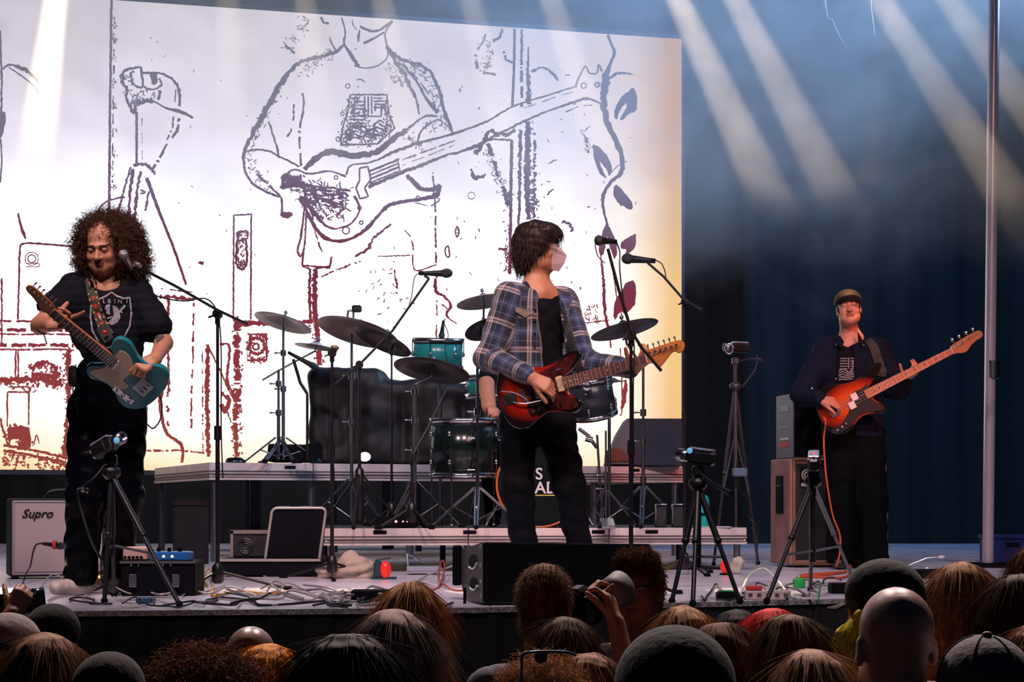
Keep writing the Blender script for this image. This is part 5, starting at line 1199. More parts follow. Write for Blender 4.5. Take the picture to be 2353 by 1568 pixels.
px_prism('', '', '', [(1392, 1068), (1418, 1000), (1440, 962), (1450, 964), (1450, 1068)], 13.93, .02, mat('grey speaker panel', (.13, .13, .16), .6), wg, part='side_panel')
bc = px_prism('brown_drum_case', 'small brown rounded case on the platform beside the wedge speaker', 'case', [(1392, 1062), (1394, 1036), (1404, 1030), (1420, 1028), (1438, 1040), (1450, 1062)], 13.3, .25, mat('brown fibre', (.16, .045, .02), .6, var=.3))[0]

# ---------------------------------------------------------------- tall pole at the side of the stage
pl = thing('lighting_pole', 'tall shiny vertical metal pole at the edge of the stage', 'pole', P(2272, 1302, 11.6))
q = MB(); a, b = P(2270, 1292, 11.6), P(2286, -150, 11.6); q.tube([Vector((a.x, a.y, 0.03)), b], .038, 16); q.build('tube', mat('polished steel', (.75, .62, .72), .30, .45), pl)
q = MB(); q.lathe([(.0001, .03), (.17, .03), (.18, .0)][::-1], 20, (a.x, a.y, 0.0)); q.build('base_plate', M_black, pl)
q = MB(); c = P(2281, 850, 11.6); q.tube([c - Vector((0, 0, .06)), c + Vector((0, 0, .06))], .048, 16); q.build('coupler', M_dchrome, pl)

# ---------------------------------------------------------------- drum kit
M_dteal = mat('teal sparkle shell', (.02, .25, .27), .25, var=.2, vscale=200)
M_dblack = mat('black drum shell', (.008, .011, .013), .2)
M_head = mat('coated drum head', (.55, .53, .52), .6)
M_brass = mat('bronze cymbal', (.50, .38, .33), .4, .45, var=.12, vscale=30)
M_dbrass = mat('dark cymbal', (.10, .075, .075), .42, .8, var=.2, vscale=30)
M_wcym = mat('pale cymbal', (.72, .62, .60), .4, .3)
def hoop(mb, r, h, t=.008, **k): mb.lathe([(r - .006, 0), (r + t, 0), (r + t, h), (r - .006, h), (r - .006, 0)], 36, **k)
def drum(name, label, c, r, h, axis, shell, hoopm, nl=8, root_z=None, headm=M_head, botm=None):
    "c: centre of the top head; axis points from bottom to top"
    z = Vector(axis).normalized(); x = z.orthogonal().normalized(); y = z.cross(x); c = Vector(c); o = c - z * h
    t = thing(name, label, 'drum', (o.x, o.y, o.z if root_z is None else root_z)); k = dict(o=o, x=x, y=y, z=z)
    q = MB(); q.lathe([(r - .006, .004), (r, .004), (r, h - .004), (r - .006, h - .004)], 40, **k); q.build('shell', shell, t)
    q = MB(); q.lathe([(.0001, h - .001), (r + .001, h - .001)], 40, **k); q.build('top_head', headm, t); q = MB(); q.lathe([(.0001, .001), (r + .001, .001)], 40, **k); q.build('bottom_head', botm or headm, t)
    for zz in (-.012, h - .022):
        q = MB(); hoop(q, r + .002, .034, o=o + z * zz, x=x, y=y, z=z); q.build('hoop', hoopm, t)
    for i in range(nl):
        a = 2 * PI * (i + .5) / nl; d = x * math.cos(a) + y * math.sin(a)
        for zz in ((h * .25, h * .75) if h > .2 else (h * .5,)):
            q = MB(); q.ball(o + d * (r + .010) + z * zz, (.012, .012, .020), 8, 6); e = h - .0 if zz > h * .4 else 0; q.tube([o + d * (r + .012) + z * zz, o + d * (r + .012) + z * e], .0035, 6); q.build('lug', M_chrome, t)
    return t, o, z, x, y
def cymbal(name, label, c, r, nrm, m, dome=.035):
    z = Vector(nrm).normalized(); x = z.orthogonal().normalized(); y = z.cross(x); c = Vector(c)
    t = thing(name, label, 'cymbal', c); k = dict(o=c, x=x, y=y, z=z)
    pr = [(.006, dome + .018), (.03, dome + .017), (.055, dome), (r * .6, dome * .45), (r, 0), (r, -.0015), (r * .6, dome * .45 - .002), (.055, dome - .002), (.006, dome + .015)]
    q = MB(); q.lathe(pr, 40, **k); q.build('disc', m, t)
    q = MB(); q.tube([c + z * (dome - .05), c + z * (dome + .06)], .005, 8); q.ball(c + z * (dome + .05), (.014, .014, .016), 8, 6); q.build('wing_nut', M_dchrome, t)
    q = MB(); q.lathe([(.007, .026), (.018, .026), (.018, .014), (.007, .014)], 12, o=c + z * dome, x=x, y=y, z=z); q.build('felt', M_black, t)
    return t
def px_tube(mb, pts, d, r, n=8):
    mb.tube([P(x, y, d if not isinstance(d, (list, tuple)) else d[i]) for i, (x, y) in enumerate(pts)], r, n); return mb
def tripod_feet(t, base, zc, spread, zf, r, m, rot=0., n=3, brace=True, foot=M_black, double=False):
    "legs of a stand from a collar at height zc down to zf"
    for i in range(n):
        a = rot + 2 * PI * i / n; d = Vector((math.cos(a), math.sin(a), 0)); top = Vector((base.x, base.y, zc)) + d * .02; ft = Vector((base.x, base.y, zf + r)) + d * spread
        q = MB()
        if double:
            s_ = Vector((-d.y, d.x, 0)) * .014; q.tube([top + s_, ft + s_ * .5], r * .6, 6); q.tube([top - s_, ft - s_ * .5], r * .6, 6)
        else: q.tube([top, ft], r, 8)
        o = q.build('leg', m, t); q = MB(); q.tube([ft + d * -.01, ft + d * .035], r * 1.6, 8); q.build('rubber_foot', foot, o)
        if brace:
            q = MB(); q.tube([Vector((base.x, base.y, zf + .05)), top.lerp(ft, .5)], r * .6, 6); q.build('brace', m, t)
def stand(name, label, base_px, d, zf, ytop, zc, spread, m, cat='stand', r=.012, rot=.5, joints=(), double=True, wing=True):
    b = P(base_px, 1160, d); t = thing(name, label, cat, (b.x, b.y, zf)); zt_ = HC - (ytop - YH) * d / F
    H = zt_ - zf; q = MB(); q.tube([Vector((b.x, b.y, zf + .03)), Vector((b.x, b.y, zf + H * .55))], r, 10); q.build('lower_tube', m, t)
    q = MB(); q.tube([Vector((b.x, b.y, zf + H * .5)), Vector((b.x, b.y, zt_))], r * .72, 10); q.build('upper_tube', m, t)
    for hh in (.54,) + tuple(joints):
        q = MB(); c = Vector((b.x, b.y, zf + H * hh)); q.tube([c - Vector((0, 0, .022)), c + Vector((0, 0, .022))], r * 1.7, 10); q.tube([c, c + Vector((-.05, -.01, .0))], .005, 6); q.ball(c + Vector((-.055, -.01, 0)), (.014, .006, .008), 8, 6); q.build('height_clamp', m, t)
    tripod_feet(t, b, zf + zc, spread, zf, r * .8, m, rot, double=double)
    return t, b, zt_
def mic(t, tip, tail, r=.024, m=None, body=None):
    "microphone pointing from tail to tip, part of stand t or its own thing"
    tip, tail = Vector(tip), Vector(tail); z = (tip - tail); L = z.length; z.normalize(); x = z.orthogonal().normalized(); y = z.cross(x)
    k = dict(o=tail, x=x, y=y, z=z); q = MB(); q.lathe([(.0001, 0), (r * .45, 0), (r * .5, L * .2), (r * .72, L * .66), (r * .78, L * .7)], 14, **k); q.build('mic_body', body or M_blkpl, t)
    q = MB(); q.ball(tail + z * L * .84, (r, r, L * .19), 14, 10, Matrix((x, y, z)).transposed()); q.build('mic_grille', m or mat('dark mic mesh', (.05, .05, .055), .45, .6, bump=.5, bscale=400), t)

# bass drum
bc_ = P(1240, 1113, 10.98); r = 98 * 10.98 / F; ax = Vector((-.06, -1, .02))
bd, o, z, x, y = drum('bass_drum', 'black bass drum with orange hoop and white lettering behind the singer', bc_, r, .40, ax, M_dblack, mat('orange hoop', (.60, .13, .03), .35), 10, RIS, M_dblack)
z = ax.normalized(); x = Vector((1, -.06, 0)).normalized(); y = z.cross(x) * -1; y = Vector((0, 0, 1))
def on_head(v, off=.004): return bc_ + x * v[0] + y * v[1] - Vector((0, off, 0)) - z * 0 + ax.normalized() * .003
px2 = 10.98 / F
for s_, x0, y0 in (('S', 1230, 1102), ('AD', 1229, 1134)):
    tv, tf_ = text_mesh(s_, 36 * px2 * 1.05, 0, .0016); q = MB(); q.add([on_head(((x0 - 1240) * px2 + v.x, (1113 - y0) * px2 + v.y)) for v in tv], tf_); q.build('lettering', mat('white lettering', (.75, .70, .72), .6), bd, 'white capital letters')
q = MB(); q.add([on_head(v) for v in ((-10 * px2, -27 * px2), (60 * px2, -27 * px2), (60 * px2, -24.5 * px2), (-10 * px2, -24.5 * px2))], [(0, 1, 2, 3)]); q.build('underline', mat('yellow line', (.70, .60, .10), .6), bd)
q = MB()
for pts in ([(1322, 1050), (1326, 1056), (1327, 1076)], [(1326, 1083), (1336, 1083)]):
    v = [((a - 1240) * px2, (1113 - b) * px2) for a, b in pts]; 
    for i in range(len(v) - 1): q.tube([on_head(v[i]), on_head(v[i + 1])], .0035, 5)
q.build('yellow_emblem', mat('yellow line'), bd)
for sx in (-1, 1):
    q = MB(); c = bc_ + Vector((sx * r * .9, .12, -r * .35)); q.tube([c, Vector((c.x + sx * .10, c.y - .10, RIS + .01))], .009, 8); q.build('spur', M_chrome, bd)
# toms
M_dark_t = mat('black green shell', (.006, .013, .013), .18)
ft, o, z, x, y = drum('floor_tom', 'dark floor tom with chrome hoops standing next to the bass drum', P(1066, 966, 11.05), .218, .365, (0, -.03, 1), M_dark_t, M_chrome, 8, RIS)
for a in (.6, 2.7, 4.4):
    q = MB(); d = Vector((math.cos(a), math.sin(a), 0)); c = Vector((P(1066, 966, 11.05).x, 11.05, 0)) + d * .238; q.tube([c + Vector((0, 0, .80)), c + Vector((0, 0, RIS + .012))], .006, 8); q.ball(c + Vector((0, 0, RIS + .014)), .013, 8, 6); q.build('leg', M_chrome, ft)
rt, *_ = drum('rack_tom', 'teal sparkle rack tom under the dark low cymbal', P(1007, 781, 11.7), .170, .20, (.02, -.10, 1), M_dteal, M_dchrome, 6)
q = MB(); q.tube([P(1007, 830, 11.7), P(1012, 960, 11.75), Vector((P(1012, 0, 11.75).x, 11.75, RIS + .0))], .012, 8); q.build('mount_rod', M_dchrome, rt)
st_, o, *_ = drum('hanging_tom', 'dark tom with a brown underside hung right of the singer', P(1352, 868, 11.35), .150, .26, (-.18, -.30, 1), mat('dark grey shell', (.03, .035, .05), .3), M_chrome, 6, None, M_head, mat('brown head', (.13, .06, .04), .6))
q = MB(); q.tube([P(1385, 930, 11.45), P(1400, 960, 11.5), P(1400, 1010, 11.5), Vector((P(1400, 0, 11.5).x, 11.5, RIS))], .011, 8); q.build('mount_rod', M_dchrome, st_)
q = MB(); c = P(1348, 888, 11.18); q.lathe([(.012, 0), (.034, 0), (.034, .02), (.012, .02), (.012, 0)], 20, c, (1, 0, 0), (0, 0, 1), (0, -1, 0)); q.build('badge_mount', M_chrome, st_)
sn, *_ = drum('snare_drum', 'teal snare drum partly hidden by the dark low cymbal', P(1130, 868, 11.8), .178, .14, (.0, -.02, 1), M_dteal, M_chrome, 8)
q = MB(); b = Vector((P(1130, 0, 11.8).x, 11.8, 0)); zz = P(1130, 868, 11.8).z - .15
for a in (.3, 2.4, 4.5): q.tube([b + Vector((math.cos(a) * .15, math.sin(a) * .15, zz)), b + Vector((0, 0, zz - .12)), b + Vector((math.cos(a) * .22, math.sin(a) * .22, RIS + .01))], .008, 6)
q.build('snare_stand', M_dchrome, sn)
# cymbals
cymbal('ride_cymbal', 'pale tilted ride cymbal, outermost on the tall stand before the screen', P(650, 742, 12.95), .225, (.26, .20, 1), M_wcym)
cymbal('hi_hat_cymbal', 'small flat cymbal below the pale ride cymbal', P(726, 798, 12.9), .165, (.14, .05, 1), M_wcym, .02)
cymbal('crash_cymbal', 'largest bronze cymbal left of the teal rack tom, tilted to the front', P(822, 764, 12.2), .30, (.24, .24, 1), M_brass)
cymbal('china_cymbal', 'steeply tilted dark cymbal hanging under the largest bronze cymbal', P(880, 786, 11.9), .215, (.42, .26, 1), M_dbrass)
cymbal('low_cymbal', 'wide dark cymbal in front of the teal rack tom', P(992, 852, 11.2), .255, (.16, .25, 1), M_dbrass)
cymbal('far_cymbal', 'pale cymbal rising behind the singer’s plaid shoulder', P(1112, 694, 12.2), .20, (-.16, .14, 1), M_wcym)
cymbal('back_cymbal', 'dark cymbal half hidden behind the singer’s plaid sleeve', P(1118, 757, 12.0), .16, (-.3, .4, 1), M_dbrass)
cymbal('side_cymbal', 'dark crash cymbal behind the middle microphone stand', P(1435, 758, 11.1), .228, (-.24, .14, 1), M_dbrass)
cymbal('splash_cymbal', 'small dark cymbal just above the hanging tom', P(1402, 880, 11.5), .12, (-.12, -.05, 1), M_dbrass, .015)
# hardware
stand('cymbal_stand', 'chrome stand of the pale ride cymbal on the rear platform', 651, 12.98, PLAT, 748, .20, .30, M_dchrome, 'cymbal stand', .013, .2, (.8,))
t, b, zt_ = stand('hi_hat_stand', 'chrome stand with a boom bar carrying the small flat cymbal', 640, 12.92, PLAT, 850, .20, .26, M_dchrome, 'cymbal stand', .013, 1.1, (.85,))
q = MB(); q.tube([P(603, 874, 12.9), P(640, 852, 12.9), P(726, 806, 12.9)], .007, 6); q.build('boom_arm', M_dchrome, t)
stand('cymbal_stand', 'chrome stand rising under the largest bronze cymbal', 808, 12.25, RIS, 768, .34, .34, M_dchrome, 'cymbal stand', .013, .9, (.78,))
t, b, zt_ = stand('cymbal_stand', 'chrome stand under the wide dark cymbal, left of the floor tom', 953, 11.15, RIS, 884, .30, .30, M_dchrome, 'cymbal stand', .013, 0., (.75, .95))
q = MB(); q.tube([Vector((b.x, b.y, zt_)), P(992, 862, 11.2)], .008, 6); q.build('boom_arm', M_dchrome, t)
t, b, zt_ = stand('cymbal_stand', 'chrome stand with wide braced legs between floor tom and singer', 1097, 10.80, RIS, 832, .26, .34, M_chrome, 'cymbal stand', .012, .52, (.35, .7))
q = MB(); q.tube([Vector((b.x, b.y, zt_)), P(1110, 780, 11.6), P(1112, 700, 12.2)], .008, 6); q.build('boom_arm', M_dchrome, t)
t, b, zt_ = stand('cymbal_stand', 'chrome stand under the dark crash cymbal right of the singer', 1478, 11.1, RIS, 846, .27, .30, M_dchrome, 'cymbal stand', .012, .4, (.3, .72))
q = MB(); q.tube([Vector((b.x, b.y, zt_)), P(1440, 790, 11.1), P(1435, 762, 11.1)], .009, 6); q.build('boom_arm', M_dchrome, t)
t, b, zt_ = stand('hi_hat_stand', 'thin chrome pedal stand beside the right edge of the bass drum', 1392, 11.0, RIS, 990, .24, .22, M_dchrome, 'cymbal stand', .009, .3, (.4,))
q = MB(); q.box((b.x, b.y - .22, RIS + .03), (.09, .26, .02), .005, Matrix.Rotation(.18, 3, 'X')); q.build('pedal', M_dchrome, t)
# bass drum pedal-like clutter of rods right of the kit
t = thing('drum_rack_arm', 'chrome clamp with short rods hanging under the brown tom', 'drum hardware', Vector((P(1385, 0, 11.3).x, 11.3, RIS)))
q = MB(); px_tube(q, [(1330, 985), (1352, 1002), (1372, 1030)], 11.25, .012); q.build('clamp_arm', M_chrome, t); q = MB(); px_tube(q, [(1372, 1000), (1378, 1100), (1384, 1200)], 11.3, .008); q.build('upright', M_dchrome, t); q = MB(); px_tube(q, [(1345, 1008), (1362, 1012)], 11.2, .02); q.build('clamp', M_chrome, t)
# drummer, mostly hidden behind the singer
def drummer():
    D = 12.0; root = thing('person', 'drummer in black seated behind the kit with one bare forearm showing', 'person', Vector((P(1190, 0, D).x, D, RIS)))
    C = P(1212, 720, D); R = basis_from((-.1, -1, -.1)); Ls, Rs = P(1150, 800, D), P(1270, 800, D); Le, Lw = P(1117, 884, 11.50), P(1124, 936, 11.32); Re, Rw = P(1310, 890, 11.9), P(1290, 910, 11.62)
    f = Field(*bounds([C, Ls, Rs, Le, Lw, Re, Rw], .24), .008); add_head(f, C, R); f.cap(C + Vector((0, .02, -.06)), P(1212, 795, D), .056, .06, .03); f.cap(Ls, Rs, .06, None, .04); limb(f, [Ls, Le], [.055, .056], .02); limb(f, [Le, Lw], [.056, .050], .02); limb(f, [Rs, Re, Rw], [.055, .050, .032], .02)
    add_hand(f, Lw, (.3, -.9, -.2), (0, -.2, -1), 1, [(50, 60, 30)] * 4); add_hand(f, Rw, (-.3, -.9, -.2), (0, -.2, -1), -1, [(50, 60, 30)] * 4); o, vs, fs = field_obj(f, 'body', M_skin2, root); paint_face(o, vs, fs, C, R)
    f = Field(*bounds([Ls, Rs, Le, Re, P(1210, 1000, D)], .22), .012); f.cap(P(1165, 805, D), P(1255, 805, D), .085, None, .05); f.cap(P(1210, 840, D), P(1210, 975, D), .18, .175, .06, (0, 1, 0), .72); f.cap(Ls, Ls.lerp(Le, .93), .078, .072, .04); f.cap(Rs, Rs.lerp(Re, .75), .078, .075, .04); field_obj(f, 'shirt', M_tee, root, 2, (.004, 12, 41))
    f = Field(Vector((C.x - .5, D - .75, RIS - .05)), Vector((C.x + .5, D + .3, RIS + .75)), .014); hz_ = RIS + .5
    for sx in (-1, 1): hp = Vector((C.x + sx * .09, D, hz_)); kn = Vector((C.x + sx * .26, D - .42, hz_ + .02)); an = Vector((C.x + sx * .24, D - .45, RIS + .08)); limb(f, [hp, kn, an], [.10, .08, .06], .04)
    f.plane_cut((0, 0, RIS + .03), (0, 0, -1)); field_obj(f, 'trousers', M_jean, root, 1)
    for sx in (-1, 1): q = MB(); q.ball((C.x + sx * .24, D - .50, RIS + .04), (.05, .13, .045), 12, 8); q.build('shoe', M_dark_shoe, root)
    f = Field(C - Vector((.16, .16, .16)), C + Vector((.16, .16, .18)), .008); f.ell(C + Vector((0, .03, .045)), (.088, .10, .09)); f.ell(C + Vector((0, -.09, -.02)), (.09, .08, .09), None, .01, True); field_obj(f, 'hair', mat('short brown hair'), root)
    s = thing('drum_stool', 'round black drum stool under the drummer', 'stool', Vector((C.x, D, RIS))); q = MB(); q.lathe([(.0001, hz_ - .10), (.17, hz_ - .10), (.18, hz_ - .14), (.17, hz_ - .18), (.0001, hz_ - .18)], 20, (C.x, D, 0)); q.build('seat', M_black, s); tripod_feet(s, Vector((C.x, D, 0)), RIS + .25, .22, RIS, .011, M_dchrome); q = MB(); q.tube([(C.x, D, hz_ - .18), (C.x, D, RIS + .2)], .014, 8); q.build('post', M_dchrome, s)
drummer()

# ---------------------------------------------------------------- microphone stands
M_mstand = mat('black stand paint', (.012, .011, .014), .35, .2)
def mic_stand(name, label, x, d, ytop, boom, dboom, rbase=.30, rot=.4, zf=0., legs_z=.09, r=.011):
    b = P(x, YH, d); t = thing(name, label, 'microphone stand', (b.x, b.y, zf)); zt_ = HC - (ytop - YH) * d / F
    q = MB(); q.tube([(b.x, b.y, zf + .05), (b.x, b.y, zf + (zt_ - zf) * .58)], r, 10); q.build('lower_tube', M_mstand, t); q = MB(); q.tube([(b.x, b.y, zf + (zt_ - zf) * .55), (b.x, b.y, zt_)], r * .7, 10); q.build('upper_tube', M_mstand, t)
    q = MB(); c = Vector((b.x, b.y, zf + (zt_ - zf) * .57)); q.tube([c - Vector((0, 0, .035)), c + Vector((0, 0, .035))], r * 1.6, 10); q.build('height_clamp', M_mstand, t)
    q = MB(); q.lathe([(.012, legs_z + .05), (.028, legs_z + .03), (.034, .05), (.02, .035)][::-1], 12, (b.x, b.y, zf)); q.build('hub', M_mstand, t)
    tripod_feet(t, b, zf + legs_z, rbase, zf, .008, M_mstand, rot, brace=False)
    if boom:
        q = MB(); q.tube([P(bx_, by_, dd) for (bx_, by_), dd in zip(boom, dboom)], .0075, 8); q.build('boom_arm', M_mstand, t)
        q = MB(); q.tube([Vector((b.x, b.y - .02, zt_)), Vector((b.x, b.y + .02, zt_))], .024, 12); q.tube([Vector((b.x, b.y, zt_ - .05)), Vector((b.x, b.y, zt_ + .01))], .013, 10); q.tube([Vector((b.x, b.y, zt_)), Vector((b.x - .04, b.y - .03, zt_ - .02))], .005, 6); q.build('boom_clutch', M_mstand, t)
    return t
t = mic_stand('microphone_stand', 'black boom microphone stand in front of the curly-haired guitarist', 500, 8.45, 722, [(306, 608), (400, 656), (500, 713), (568, 745)], [7.95, 8.15, 8.42, 8.58], .34, .15)
mic(t, P(280, 578, 7.85), P(303, 620, 7.95), .024, mat('silver mic mesh', (.45, .45, .47), .3, .9, bump=.5, bscale=300), mat('silver mic body', (.55, .52, .52), .3, .7))
q = MB(); q.tube(catmull([P(306, 626, 7.95), P(322, 650, 7.97), P(360, 680, 8.05), P(420, 692, 8.2), P(480, 690, 8.38), P(506, 760, 8.44), P(508, 980, 8.43), P(512, 1100, 8.43)], 6), .0035, 5); q.build('cable', M_blkpl, t)
q = MB(); q.tube([P(306, 606, 7.95), P(322, 612, 7.98)], .016, 8); q.build('mic_clip', M_wht, t)
t = mic_stand('microphone_stand', 'black boom microphone stand standing between the singer and the monitor speaker', 1450, 7.90, 772, [(1397, 572), (1420, 660), (1451, 762), (1475, 800), (1520, 853)], [7.9, 7.9, 7.88, 7.88, 7.88], .30, .7)
mic(t, P(1368, 552, 7.88), P(1416, 556, 7.92), .025)
q = MB(); q.tube(catmull([P(1416, 556, 7.92), P(1424, 580, 7.92), P(1424, 620, 7.9), P(1434, 700, 7.9), P(1456, 780, 7.87), P(1455, 900, 7.87), P(1455, 1100, 7.87)], 6), .0035, 5); q.build('cable', M_blkpl, t)
t = mic_stand('microphone_stand', 'thin black microphone stand at the right edge of the video screen', 1573, 10.35, 694, [(1488, 604), (1525, 636), (1572, 690), (1612, 712)], [10.3, 10.3, 10.3, 10.3], .28, .9)
mic(t, P(1430, 594, 10.3), P(1506, 600, 10.3), .033)
q = MB(); q.tube(catmull([P(1506, 598, 10.3), P(1520, 606, 10.3), P(1528, 624, 10.3), P(1530, 640, 10.3)], 5), .0035, 5); q.build('cable', M_blkpl, t)
t = mic_stand('microphone_stand', 'black stand with long boom and microphone above the kit, left of the singer', 826, 10.72, 838, [(770, 884), (826, 838), (902, 760), (986, 640)], [10.7, 10.7, 10.7, 10.7], .30, .5, RIS, .34)
mic(t, P(1038, 628, 10.7), P(962, 628, 10.7), .030)
q = MB(); q.tube(catmull([P(962, 628, 10.7), P(952, 640, 10.7), P(946, 680, 10.7), P(940, 700, 10.7)], 5), .003, 5); q.tube([P(975, 634, 10.7), P(986, 640, 10.7)], .008, 6); q.build('cable', M_blkpl, t)
t = mic_stand('microphone_stand', 'black upright microphone stand beside the open road case lid', 763, 9.75, 812, [(763, 812), (766, 830)], [9.75, 9.75], .31, 2.75)
mic(t, P(771, 794, 9.75), P(763, 822, 9.75), .026, mat('tan mic mesh', (.35, .24, .14), .5, .4))
q = MB(); q.tube(catmull([P(763, 830, 9.74), P(768, 900, 9.73), P(760, 1000, 9.73), P(768, 1100, 9.73), P(760, 1200, 9.73)], 6), .004, 5); q.build('cable', M_blkpl, t)
t = mic_stand('microphone_stand', 'short black boom stand leaning over the floor tom', 946, 10.66, 1052, [(945, 1054), (985, 980), (1022, 905)], [10.66, 10.7, 10.8], .20, 1.2, RIS, .12, .010)
mic(t, P(1026, 892, 10.85), P(1018, 918, 10.8), .018)
t = mic_stand('microphone_stand', 'thin black microphone stand rising behind the dark tilted cymbal', 900, 11.5, 800, [(900, 800), (898, 806)], [11.5, 11.5], .22, .3, RIS, .12, .009)
mic(t, P(905, 782, 11.45), P(897, 812, 11.5), .02)
t = thing('tom_microphone', 'slim dark microphone on a rod pointing at the cymbals', 'microphone', Vector((P(700, 0, 12.7).x, 12.7, PLAT)))
mic(t, P(732, 848, 12.7), P(662, 810, 12.7), .026); q = MB(); q.tube([P(674, 826, 12.7), P(690, 880, 12.7), P(706, 905, 12.7)], .012, 8); q.tube([P(706, 905, 12.7), Vector((P(706, 0, 12.7).x, 12.7, PLAT + .02))], .010, 8); q.build('rod', M_mstand, t); q = MB(); q.lathe([(.0001, .02), (.09, .02), (.10, .0)][::-1], 16, (P(706, 0, 12.7).x, 12.7, PLAT)); q.build('base', M_black, t)
t = thing('clip_microphone', 'tiny clip microphone on the rim of the teal rack tom', 'microphone', P(1016, 778, 11.55)); mic(t, P(1014, 778, 11.55), P(1019, 738, 11.6), .022); q = MB(); q.tube(catmull([P(1019, 740, 11.6), P(1030, 770, 11.56), P(1022, 800, 11.5), P(1030, 840, 11.5)], 5), .003, 5); q.build('cable', M_blkpl, t)
t = thing('camera_clamp', 'small dark camera clamped on top of the largest bronze cymbal stand', 'camera', P(812, 745, 12.2)); q = MB(); q.box(P(820, 710, 12.2), (.07, .05, .05), .01); q.build('camera_body', M_blkpl, t); q = MB(); q.tube([P(800, 714, 12.2), P(798, 730, 12.2)], .008, 6); q.tube([P(800, 714, 12.2), P(820, 714, 12.2)], .008, 6); q.tube([P(812, 714, 12.2), P(812, 745, 12.2)], .008, 6); q.build('clamp', M_dchrome, t)

# ---------------------------------------------------------------- amplifiers, monitors and other gear on the stage floor
def FP(x, y, up=0.):
    "point of the stage floor seen at x, y"
    d = HC * F / (y - YH); q = P(x, y, d); q.z = up; return q
def yaw_nb(o, yaw):
    u = Vector((math.cos(yaw), math.sin(yaw), 0)); v = Vector((-u.y, u.x, 0))
    def nb(): q = MB(); q.basis(o, u, v, (0, 0, 1)); return q
    return nb
# grey-fronted guitar amplifier
o = FP(22, 1332); yaw = math.radians(21); nb = yaw_nb(o, yaw); W_, H_, D_ = .535, .455, .25
amp = thing('guitar_amplifier', 'small combo amplifier with grey woven front behind the curly-haired guitarist', 'amplifier', o, yaw)
nb().box((W_ / 2, D_ / 2 + .01, H_ / 2 + .012), (W_, D_, H_), .012).build('cabinet', mat('dark tolex', (.015, .015, .022), .6, bump=.2, bscale=150), amp)
def grille_mat():
    m = mat('silver woven grille', (.36, .29, .30), .8); nt = m.node_tree; N = nt.nodes.new; L = nt.links.new
    tc = N('ShaderNodeTexCoord'); wv = N('ShaderNodeTexWave'); wv.bands_direction = 'Z'; wv.inputs['Scale'].default_value = 55; wv.inputs['Distortion'].default_value = .6; L(tc.outputs['Object'], wv.inputs[0])
    w2 = N('ShaderNodeTexWave'); w2.bands_direction = 'X'; w2.inputs['Scale'].default_value = 55; L(tc.outputs['Object'], w2.inputs[0])
    mx = N('ShaderNodeMath'); mx.operation = 'MULTIPLY'; L(wv.outputs['Fac'], mx.inputs[0]); L(w2.outputs['Fac'], mx.inputs[1])
    mm = N('ShaderNodeMix'); mm.data_type = 'RGBA'; L(mx.outputs[0], mm.inputs[0]); mm.inputs[6].default_value = (.34, .28, .30, 1); mm.inputs[7].default_value = (.55, .47, .49, 1); L(mm.outputs[2], nt.nodes['Principled BSDF'].inputs['Base Color']); return m
nb().box((W_ / 2, .006, H_ / 2 + .012), (W_ - .05, .012, H_ - .05), .004).build('grille_cloth', grille_mat(), amp)
q = nb()
for a, b in (((.02, .03), (W_ - .02, .03)), ((.02, H_ - .008), (W_ - .02, H_ - .008)), ((.02, .03), (.02, H_ - .008)), ((W_ - .02, .03), (W_ - .02, H_ - .008))): q.tube([(a[0], .0, a[1]), (b[0], 0, b[1])], .006, 6)
q.build('piping', mat('pale piping', (.35, .34, .38), .5), amp)
tv, tf_ = text_mesh('Supro', .072, .35, .0012); q = nb(); q.add([(.065 + v.x, -.008, .355 + v.y * .95) for v in tv], tf_); q.build('script_badge', mat('black badge', (.015, .01, .012), .3), amp, 'black script badge')
q = nb(); q.tube(catmull([(.20, .12, H_ + .012), (.24, .12, H_ + .05), (.32, .12, H_ + .058), (.40, .12, H_ + .05), (.44, .12, H_ + .012)], 5), .010, 8); q.build('handle', M_blkpl, amp)
for (xx, yy) in ((.04, .05), (W_ - .04, .05), (.04, .2), (W_ - .04, .2)): q = nb(); q.lathe([(.0001, .014), (.018, .014), (.014, 0)][::-1], 10, (xx, yy, 0)); q.build('foot', M_black, amp)
am = thing('hanging_microphone', 'black microphone hung on its cable before the grey amplifier front', 'microphone', P(124, 1252, 9.35)); mic(am, P(146, 1256, 9.62), P(100, 1250, 9.5), .022); q = MB(); q.tube(catmull([P(100, 1250, 9.5), P(84, 1252, 9.5), P(76, 1270, 9.5), P(70, 1300, 9.4), P(60, 1320, 9.2), FP(52, 1345, .005), FP(40, 1365, .005)], 6), .0045, 6); q.build('cable', M_blkpl, am); q = MB(); q.lathe([(.021, 0), (.024, 0), (.024, .02), (.021, .02), (.021, 0)], 12, P(122, 1253, 9.55), (0, 1, 0), (0, 0, 1), (1, 0, 0)); q.build('red_band', mat('red band', (.6, .05, .03), .5), am)
